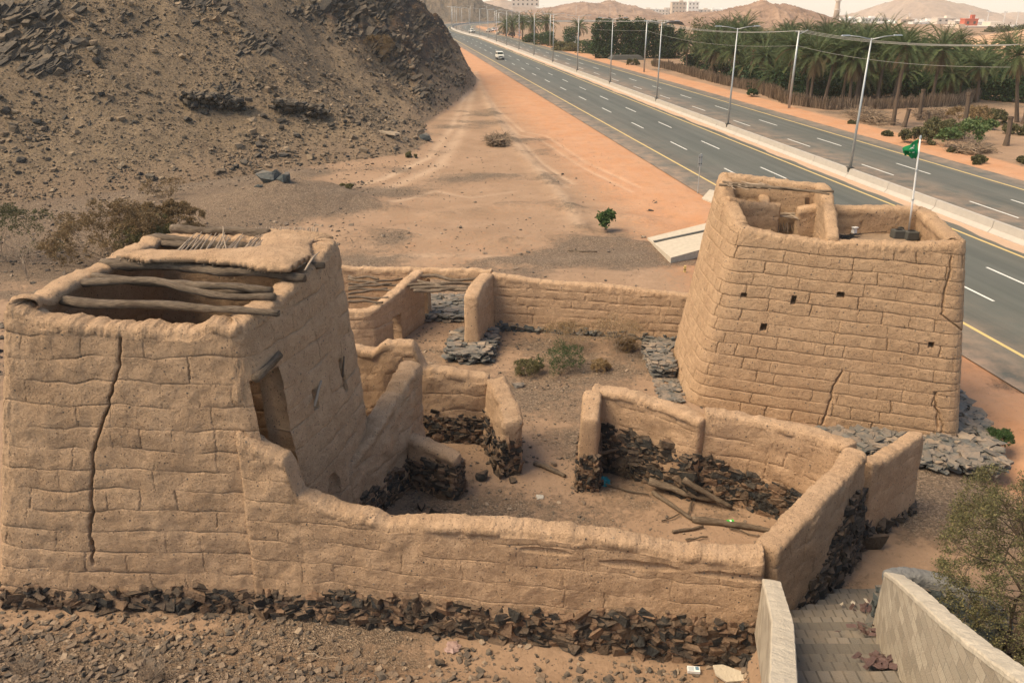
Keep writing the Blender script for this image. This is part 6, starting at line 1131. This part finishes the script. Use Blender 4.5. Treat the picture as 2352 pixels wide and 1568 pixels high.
for k, (off, dz, lb) in enumerate(((-.5, 0, 'upper overhead cable, nearest of the bundle'), (.2, .05, 'upper overhead cable, middle of the bundle'), (.9, .1, 'upper overhead cable, farthest of the bundle'), (0, -1.9, 'single lower overhead cable sagging under the bundle'))):
    P = []
    for a, b in zip(tops[:-1], tops[1:]):
        for t in np.linspace(0, 1, 14)[:-1]: q = a+(b-a)*t; P.append(q+[off*RC, off*RS, dz-1.1*4*t*(1-t)*min(1, np.linalg.norm(b-a)/60)*(.9 if k < 3 else 1.0)])
    P.append(tops[-1]); m = MB(); m.tube(P, .02 if k < 3 else .016, 5); tag(m.build('overhead_cable', M['cable'], smooth=True), lb, 'cable', 'overhead cables')
def disc(c, r, n, th=.03, tint=.5, k=24, rot=0):
    c = V3(c); n_ = V3(n)/np.linalg.norm(n); return [c-n_*th/2, c+n_*th/2]
M['red'] = plain('sign_red', (.45, .03, .025), .5)
q = at(1193, 92); e = thing('road_sign', q, 'roadside post with red triangle warning sign above a round white speed limit sign', 'road sign'); m = MB(); m.tube([V3(q), V3(q)+[0, 0, 3.6]], .05, 8); m.build('post', M['metal'], e)
m = MB(); a = V3(q)+[0, -.08, 3.1]; m.tube([a, a+[0, -.03, 0]], [.72, .72], 3); o = m.build('warning_triangle', M['red'], e)
def tri(nm_, c, r, mat, par, th=.02):
    m = MB(); V = [[c[0]+r*sin(x), c[1], c[2]+r*cos(x)] for x in (0, 2*pi/3, 4*pi/3)]; V += [[v[0], v[1]+th, v[2]] for v in V]; m.add(V, [[0, 2, 5, 3], [2, 1, 4, 5], [1, 0, 3, 4]], [[0, 1, 2], [5, 4, 3]]); return m.build(nm_, mat, par)
bpy.data.objects.remove(o); t_ = tri('warning_triangle', V3(q)+[0, -.1, 3.0], .85, M['red'], e); tri('white_field', V3(q)+[0, -.13, 3.0], .52, M['white_paint'], t_)
m = MB(); m.tube([V3(q)+[.0, -.16, 2.85], V3(q)+[.06, -.16, 3.05], V3(q)+[-.04, -.16, 3.2]], .035, 5); m.build('bend_symbol', M['black'], t_)
def rnd_sign(q, z, r, par, txt=None):
    m = MB(); m.tube([V3(q)+[0, -.10, z], V3(q)+[0, -.13, z]], r, 24); o = m.build('speed_disc', M['red'], par); m = MB(); m.tube([V3(q)+[0, -.13, z], V3(q)+[0, -.15, z]], r*.8, 24); m.build('white_face', M['white_paint'], o)
    if txt:
        cu = bpy.data.curves.new('digits', 'FONT'); cu.body = txt; cu.size = r*1.15; cu.align_x = 'CENTER'; cu.align_y = 'CENTER'; t = bpy.data.objects.new('digits', cu); COL.objects.link(t); dg = bpy.context.evaluated_depsgraph_get(); me = bpy.data.meshes.new_from_object(t.evaluated_get(dg)); bpy.data.objects.remove(t); d_ = bpy.data.objects.new('digits', me); COL.objects.link(d_); me.materials.append(M['black']); d_.parent = o; d_.location = V3(q)+[0, -.17, z]-np.array(wloc(o)); d_.rotation_euler = (pi/2, 0, 0)
rnd_sign(q, 1.75, .62, e, '90')
q = at(1142, 76); e = thing('road_sign', q, 'small round sign on a short post near the parked vehicles', 'road sign'); m = MB(); m.tube([V3(q), V3(q)+[0, 0, 2.4]], .05, 8); m.build('post', M['metal'], e); rnd_sign(q, 1.9, .5, e)
q = at(1602, 443); e = thing('road_sign', q, 'small road sign seen edge-on beside the near carriageway, left of the tower', 'road sign'); m = MB(); m.tube([V3(q)-[0, 0, .1], V3(q)+[0, 0, 3.1]], .035, 8); m.build('post', M['metal'], e); m = MB(); m.box(V3(q)+[.0, .05, 2.55], (.34, .03, .95), .4); m.build('sign_plate', M['metal'], e)
m = MB(); 
for z in (2.3, 2.8): m.box(V3(q)+[0, -.0, z], (.3, .04, .05), .4)
tag(m.build('plate_brace', M['ballast'], e), kind='stuff')
q = at(1820-3, 236); 
# ---------------------------------------------------------------- vehicles
M['cream'] = plain('cream_paint', (.62, .60, .52), .3); M['chrome'] = plain('chrome', (.5, .5, .5), .2, .9); M['amber'] = plain('headlamp', (.65, .62, .5), .15)
def prism(prof, w_, mat, name, par, y=True):        # side profile (x forward, z) extruded across
    n = len(prof); V = [[x, s*w_/2, z] for s in (-1, 1) for x, z in prof]; bm = bmesh.new(); vs = [bm.verts.new(v) for v in V]
    bm.faces.new(vs[:n][::-1]); bm.faces.new(vs[n:])
    for i in range(n): bm.faces.new((vs[i], vs[(i+1) % n], vs[n+(i+1) % n], vs[n+i]))
    bmesh.ops.recalc_face_normals(bm, faces=bm.faces[:]); bmesh.ops.bevel(bm, geom=bm.edges[:], offset=.035, segments=2, affect='EDGES'); me = bpy.data.meshes.new(name); bm.to_mesh(me); bm.free(); me.materials.append(mat); o = bpy.data.objects.new(name, me); COL.objects.link(o); o.parent = par; return o
def vehicle(loc, rz, label, cat, kind='jeep', col='cream', L=4.6, W=1.8, name='off_road_car'):
    e = thing(name, (0, 0, 0), label, cat); h = {'jeep': 1.95, 'suv': 1.75, 'pickup': 1.75, 'sedan': 1.45}[kind]; x0, x1 = -L/2, L/2
    body = {'jeep': [(x0, .5), (x1-.1, .5), (x1, .65), (x1, 1.05), (x1-.1, 1.15), (.75, 1.25), (x0, 1.25)], 'suv': [(x0, .45), (x1, .45), (x1, .8), (x1-.2, 1.0), (.9, 1.1), (x0, 1.1)], 'pickup': [(x0, .5), (x1, .5), (x1, .9), (x1-.15, 1.05), (1.0, 1.12), (x0, 1.1)], 'sedan': [(x0, .35), (x1, .35), (x1, .65), (x1-.3, .85), (.9, .95), (x0+.2, .98), (x0, .8)]}[kind]
    cab = {'jeep': [(x0+.08, 1.25), (.75, 1.25), (.45, h-.05), (.3, h), (x0+.15, h)], 'suv': [(x0+.05, 1.1), (.9, 1.1), (.2, h), (x0+.25, h)], 'pickup': [(-.7, 1.1), (1.0, 1.1), (.4, h), (-.55, h)], 'sedan': [(x0+.6, .95), (.9, .93), (.2, h), (-1.0, h)]}[kind]
    b = prism(body, W, M[col], 'body', e); c = prism(cab, W*.9, M[col], 'cabin', e)
    def quad(name, P, mat, par):
        m = MB(); P = V3(P); m.add(P, [[0, 1, 2, 3]]); return m.build(name, mat, par)
    fx0, fx1 = cab[1][0], cab[2][0]; z0, z1 = cab[1][1]+.06, cab[2][1]-.10; w2 = W*.41; dx = .03
    def lx(z): return fx0+(fx1-fx0)*(z-cab[1][1])/(cab[2][1]-cab[1][1])+dx
    quad('windscreen', [(lx(z0), -w2, z0), (lx(z0), w2, z0), (lx(z1), w2*.95, z1), (lx(z1), -w2*.95, z1)], M['glass'], c)
    bx = cab[0][0]
    quad('rear_window', [(bx-.012, w2, z0), (bx-.012, -w2, z0), (cab[-1][0]-.03, -w2*.95, z1), (cab[-1][0]-.03, w2*.95, z1)], M['glass'], c)
    for s in (-1, 1):
        xs_ = np.linspace(bx+.2, fx1-.0, 3 if kind != 'pickup' else 2)
        for a, b2 in zip(xs_[:-1], xs_[1:]): quad('side_window', [(a+.05, s*(W*.45+.012), z0), (b2-.05, s*(W*.45+.012), z0), (b2-.08, s*(W*.45+.012), z1), (a+.08, s*(W*.45+.012), z1)][::s], M['glass'], c)
        m = MB(); m.tube([(x1-.02, s*W*.34, .92), (x1+.03, s*W*.34, .92)], .11, 14); m.build('headlight', M['amber'], e)
        m = MB(); m.box((x0-.01, s*W*.42, .9), (.05, .14, .25)); m.build('tail_light', M['red'], e)
        m = MB(); m.box((fx0-.05, s*(W/2+.1), z0+.12), (.08, .2, .16)); m.build('mirror', M['black'], e)
        for wx in (x1-.85, x0+.9):
            m = MB(); m.tube([(wx, s*(W/2-.24), .37), (wx, s*(W/2+.03), .37)], .37, 22); t = m.build('wheel', M['black'], e); m = MB(); m.tube([(wx, s*(W/2+.0), .37), (wx, s*(W/2+.045), .37)], .2, 16); m.build('rim', M['chrome'], t)
    m = MB(); m.box((x1+.02, 0, .88), (.05, W*.5, .2)); m.build('grille', M['black'], e)
    m = MB(); m.box((x1+.1, 0, .58), (.16, W*1.0, .18)); m.build('bumper', M['chrome' if kind == 'jeep' else 'black'], e); m = MB(); m.box((x1+.19, 0, .6), (.02, .42, .12)); m.build('number_plate', M['white_paint'], e)
    e.location = loc; e.rotation_euler = (0, 0, rz); return e
q = at(1148, 137, 0); vehicle((q[0], q[1], .01), math.atan2(-RC, RS), 'cream boxy off-road car driving toward the viewer on the near carriageway', 'car')
q = at(1084, 75.5, 0); vehicle((q[0], q[1], .01), math.atan2(-RC, RS)+.2, 'distant white car on the far carriageway before the bend', 'car', 'suv', 'white_paint', name='car')
q = at(1170, 84, 0); vehicle((q[0]+1, q[1], .0), math.atan2(RC, -RS)+.2, 'dark grey car parked beside the far trees on the red shoulder', 'car', 'suv', 'ballast', name='car')
for k, (px, py, kd, cl, a, lb) in enumerate(((1124, 74, 'pickup', 'cream', 1.2, 'pale pickup parked in the row beside the far bend, left one'), (1133, 72, 'pickup', 'white_paint', 2.0, 'white pickup parked behind the others beside the far bend'), (1150, 80, 'sedan', 'blocks2', .4, 'tan car parked beside the far bend, right of the white cable pole'))): q = at(px, py, 0); vehicle((q[0], q[1], 0), a, lb, 'car', kd, cl, name='parked_car')
q = at(1188, 78, 0)
e = thing('small_hut', at(1310, 108), 'small pale hut between the far trees and the dark hedge', 'hut'); q = V3(at(1310, 108)); m = MB(); m.box(q+[0, 0, 1.8], (4, 4, 3.6)); m.build('wall', M['white_paint'], e); m = MB(); m.box(q+[0, 0, 3.7], (4.4, 4.4, .2)); m.build('roof', M['blocks2'], e); m = MB(); m.box(q+[0, -2.01, 1.2], (1, .05, 2.1)); m.build('door', M['ballast'], e)
e = thing('low_concrete_block', at(1437, 137), 'low grey concrete platform on the open sand before the hedge trees', 'platform'); m = MB(); m.box(V3(at(1437, 137))+[0, 0, .5], (9, 5, 1.1), .1, taper=.8); m.build('platform', M['ballast'], e)
# ---------------------------------------------------------------- far hills, cliff and town
def rocky(nm):
    m, t, b = new_mat(nm[0]); g = G(t); a, b2 = g.noise(nm[3], 8, .7), g.noise(nm[3]*9, 6, .75); c = g.mix(g.rng(a, .38, .62), nm[1], nm[2]); c = g.mix(g.rng(b2, .45, .7, 0, .6), c, tuple(x*.5 for x in nm[1])); g.l(c, b.inputs['Base Color']); g.l(g.bump(a, 6, .6, g.bump(b2, 1.5, .8)), b.inputs['Normal']); return m
M['far_rock'] = rocky(('red_brown_rock', (.20, .125, .085), (.36, .235, .16), .03)); M['cliff'] = rocky(('grey_cliff', (.10, .085, .065), (.20, .15, .105), .05)); M['pale_hill'] = rocky(('pale_rock', (.24, .17, .125), (.36, .26, .19), .012)); M['dune'] = rocky(('orange_sand', (.42, .25, .15), (.5, .32, .2), .01))
def ridge(name, prof, D, depth, mat, seed, rough=.16, nx=240, ny=70, zb=None, skew=0, near=.5):
    px = np.array([p[0] for p in prof], float); py = np.array([p[1] for p in prof], float); X = (px-1176)/(FP*CP+784*SP-20*SP)*D*1.0
    zt = np.array([atY(a, b, D)[2] for a, b in prof]); X = np.array([atY(a, b, D)[0] for a, b in prof]); gx = np.linspace(X.min(), X.max(), nx); H = np.interp(gx, X, zt); base = float(tz(gx.mean(), D)[0])-6 if zb is None else zb
    v = np.linspace(-near, 1, ny); GX, GV = np.meshgrid(gx, v, indexing='ij'); GY = D+GV*depth+skew*(GX-gx.mean()); bump = np.where(GV < 0, 1-np.abs(GV/near)**1.25, 1-np.abs(GV)**1.5); bump = np.clip(bump, 0, 1); Hh = np.maximum(H[:, None]-base, 0)
    s = 10/depth; n_ = fbm(GX*s, GY*s, 0, 6, seed, True, .6)*.6+fbm(GX*s*.6, GY*s*.6, 0, 5, seed+4)*.6
    top = np.exp(-(GV/.12)**2)
    Z = base+Hh*bump*(1+rough*1.6*n_*(1-top*.75))+Hh*rough*.18*fbm(GX*s*5, GY*s*5, 0, 4, seed+8)
    if True: GX = GX*1.0
    i = np.arange(nx-1)[:, None]*ny; j = np.arange(ny-1)[None]; m = MB(); m.add(np.stack([GX, GY, Z], -1).reshape(-1, 3), np.stack([i+j, i+ny+j, i+ny+j+1, i+j+1], -1).reshape(-1, 4)); return tag(m.build(name, M[mat], smooth=True), kind='structure')
ridge('cliff_hill', [(900, -60), (960, -50), (1000, -30), (1040, -18), (1090, -8), (1110, 8), (1135, 16), (1165, 24), (1200, 38), (1240, 44), (1290, 56)], 730, 90, 'cliff', 3, .16, near=.55)
ridge('rocky_hills', [(1200, 30), (1240, 24), (1290, 16), (1340, 6), (1385, 12), (1405, 7), (1440, 14), (1500, 27), (1540, 40), (1590, 58)], 1150, 240, 'far_rock', 5, .22)
ridge('rocky_hills', [(1180, 34), (1240, 32), (1400, 38), (1530, 40), (1570, 32), (1600, 31), (1640, 33), (1680, 38), (1720, 48), (1780, 58)], 850, 90, 'far_rock', 6, .3)
ridge('rocky_hills', [(1560, 50), (1620, 42), (1660, 31), (1700, 22), (1740, 16), (1764, 8), (1790, 15), (1815, 14), (1850, 24), (1885, 34), (1905, 42), (1950, 54), (1990, 66)], 560, 110, 'far_rock', 7, .24)
ridge('mountain', [(1960, 52), (1990, 42), (2012, 30), (2028, 38), (2060, 24), (2090, 2), (2115, -5), (2150, -2), (2190, 8), (2215, 10), (2250, 24), (2280, 42), (2320, 60)], 2300, 500, 'pale_hill', 8, .14)
ridge('mountain', [(2230, 48), (2270, 38), (2287, 30), (2310, 38), (2335, 36), (2350, 30), (2380, 36), (2440, 50)], 2600, 500, 'pale_hill', 9, .14)
ridge('far_rise', [(1060, 8), (1110, 6), (1150, -2), (1170, 4), (1230, 18), (1260, 25), (1320, 26)], 1800, 400, 'pale_hill', 10, .1)
ridge('dune', [(2240, 120), (2275, 98), (2310, 86), (2352, 78), (2420, 66), (2500, 60)], 235, 60, 'dune', 11, .05, zb=-1)
M['town'] = [plain('pale_plaster', (.62, .53, .44), .8), plain('white_plaster', (.72, .68, .62), .8), plain('sand_plaster', (.50, .39, .29), .8), plain('red_plaster', (.45, .12, .07), .8)]
def building(px, py, D, w_, h, k, label, group='pale town buildings', name='town_building', floors=2):
    b = atY(px, py, D); e = thing(name, b, label, 'building', group); c = V3(b); dpt = w_*.7
    m = MB(); m.box(c+[0, 0, h/2], (w_, dpt, h)); m.build('wall', M['town'][k], e); m = MB(); m.box(c+[0, 0, h+.3], (w_+.4, dpt+.4, .6)); m.box(c+[w_*.2, 0, h+1.6], (w_*.25, dpt*.4, 2.2)); m.build('roof', M['town'][k], e)
    n = max(2, int(w_/5))
    for f in range(floors):
        for i in range(n): m = MB(); m.box(c+[-w_/2+(i+.5)*w_/n, -dpt/2-.05, (f+.55)*h/floors], (w_/n*.35, .12, h/floors*.4)); m.build('window', M['ballast'], e)
rs = np.random.RandomState(12); k = 0
B = [(1206, 16, 1080, 34, 20, 0, 4, 'tall pale block standing on the far ridge above the road bend'), (1190, 16, 1080, 14, 9, 1, 2, 'small white house left of the tall pale block')]
xs_ = [1480, 1500, 1522, 1540, 1556, 1575, 1590, 1612, 1630, 1652, 1670]
for i, x in enumerate(xs_): B.append((x, 36-(4 if 1550 < x < 1610 else 0), 1500+rs.uniform(-80, 80), rs.uniform(16, 30), rs.uniform(8, 13)+(8 if 1550 < x < 1600 else 0), rs.randint(3), 2+(1550 < x < 1600), 'pale town building, '+ORD[i]+' from the left behind the near rocky hill'))
for i, x in enumerate((1945, 1968, 1990, 2012)): B.append((x, 62, 1300+rs.uniform(-50, 50), 26, 12, (1, 0, 1, 0)[i], 2, 'white building, '+ORD[i]+' from the left beneath the mountain foot'))
for i, x in enumerate(np.linspace(2035, 2235, 15)): B.append((x, 62+(i % 3)*4, 900+rs.uniform(-120, 150), rs.uniform(12, 24), rs.uniform(4.5, 8), rs.randint(3), 1+(i % 2), 'low town house under the mountain, '+ORD[i]+' from the left'))
B += [(2220, 76, 520, 8, 7.5, 3, 2, 'small red-brown tower block beside the long pale sheds'), (2250, 80, 520, 34, 4.5, 0, 1, 'long pale shed right of the red-brown block'), (2300, 84, 510, 28, 3.6, 1, 1, 'long low white shed nearest the dune'), (2190, 84, 500, 14, 4, 2, 1, 'low sand-coloured shed left of the red-brown block')]
for b in B: building(b[0], b[1], b[2], b[3], b[4], b[5], b[7], floors=b[6])
b = V3(atY(1919, 50, 1000)); t = V3(atY(1929, -25, 1000)); e = thing('chimney', b, 'tall thin tan chimney tower banded near the top, on the skyline', 'chimney'); m = MB(); m.tube([b, b+(t-b)*.5, t], [3.6, 2.6, 2.2], 16); m.build('shaft', M['town'][2], e, smooth=True)
for f in (.35, .62): m = MB(); q = b+(t-b)*f; m.tube([q, q+[0, 0, 1.5]], 3.6, 16); m.build('balcony_ring', M['town'][0], e)
rs = np.random.RandomState(15)
for k, (px, D) in enumerate(((2220, 700), (2262, 720), (2300, 730), (2085, 1100), (2330, 740))):
    b = V3(atY(px, 72 if D < 900 else 62, D)); e = thing('mast_light', b, 'thin distant floodlight mast, %s' % ('tallest, above the red-brown block', 'second above the long sheds', 'third above the long sheds', 'alone at the middle of the mountain foot', 'rightmost of the row')[k], 'light mast', 'distant floodlight masts'); m = MB(); m.tube([b, b+[0, 0, 15]], .25, 6); m.build('pole', M['white_paint'], e); m = MB(); m.box(b+[0, 0, 15.2], (3.4, .6, .6)); m.build('lamp_head', M['white_paint'], e)
rs = np.random.RandomState(16); n = 60
for k in range(16): px = 2290+rs.uniform(-30, 90); q = atY(px, 84+rs.uniform(-3, 4), 420+rs.uniform(-30, 60)); tree('distant_tree', q, rs.uniform(3.5, 5.5), 7, 900+k, 'small distant dull-green tree in the scrub belt behind the dune', 'tree', 'scrub trees behind the dune', 'olive', 500, .7, False, (0, .7), .9, 3)
# ---------------------------------------------------------------- dusty air
m = MB(); m.box((0, 4000, -70), (14000, 8800, 260)); hz_ = m.build('haze', None); tag(hz_, kind='stuff')
hm_ = bpy.data.materials.new('dusty_air'); hm_.use_nodes = True; t = hm_.node_tree; t.nodes.clear()
o = t.nodes.new('ShaderNodeOutputMaterial'); v = t.nodes.new('ShaderNodeVolumePrincipled'); v.inputs['Density'].default_value = .00016; v.inputs['Color'].default_value = (1, .96, .90, 1); v.inputs['Anisotropy'].default_value = .0
t.links.new(v.outputs[0], o.inputs['Volume']); hz_.data.materials.append(hm_)
scene.cycles.volume_bounces = 2
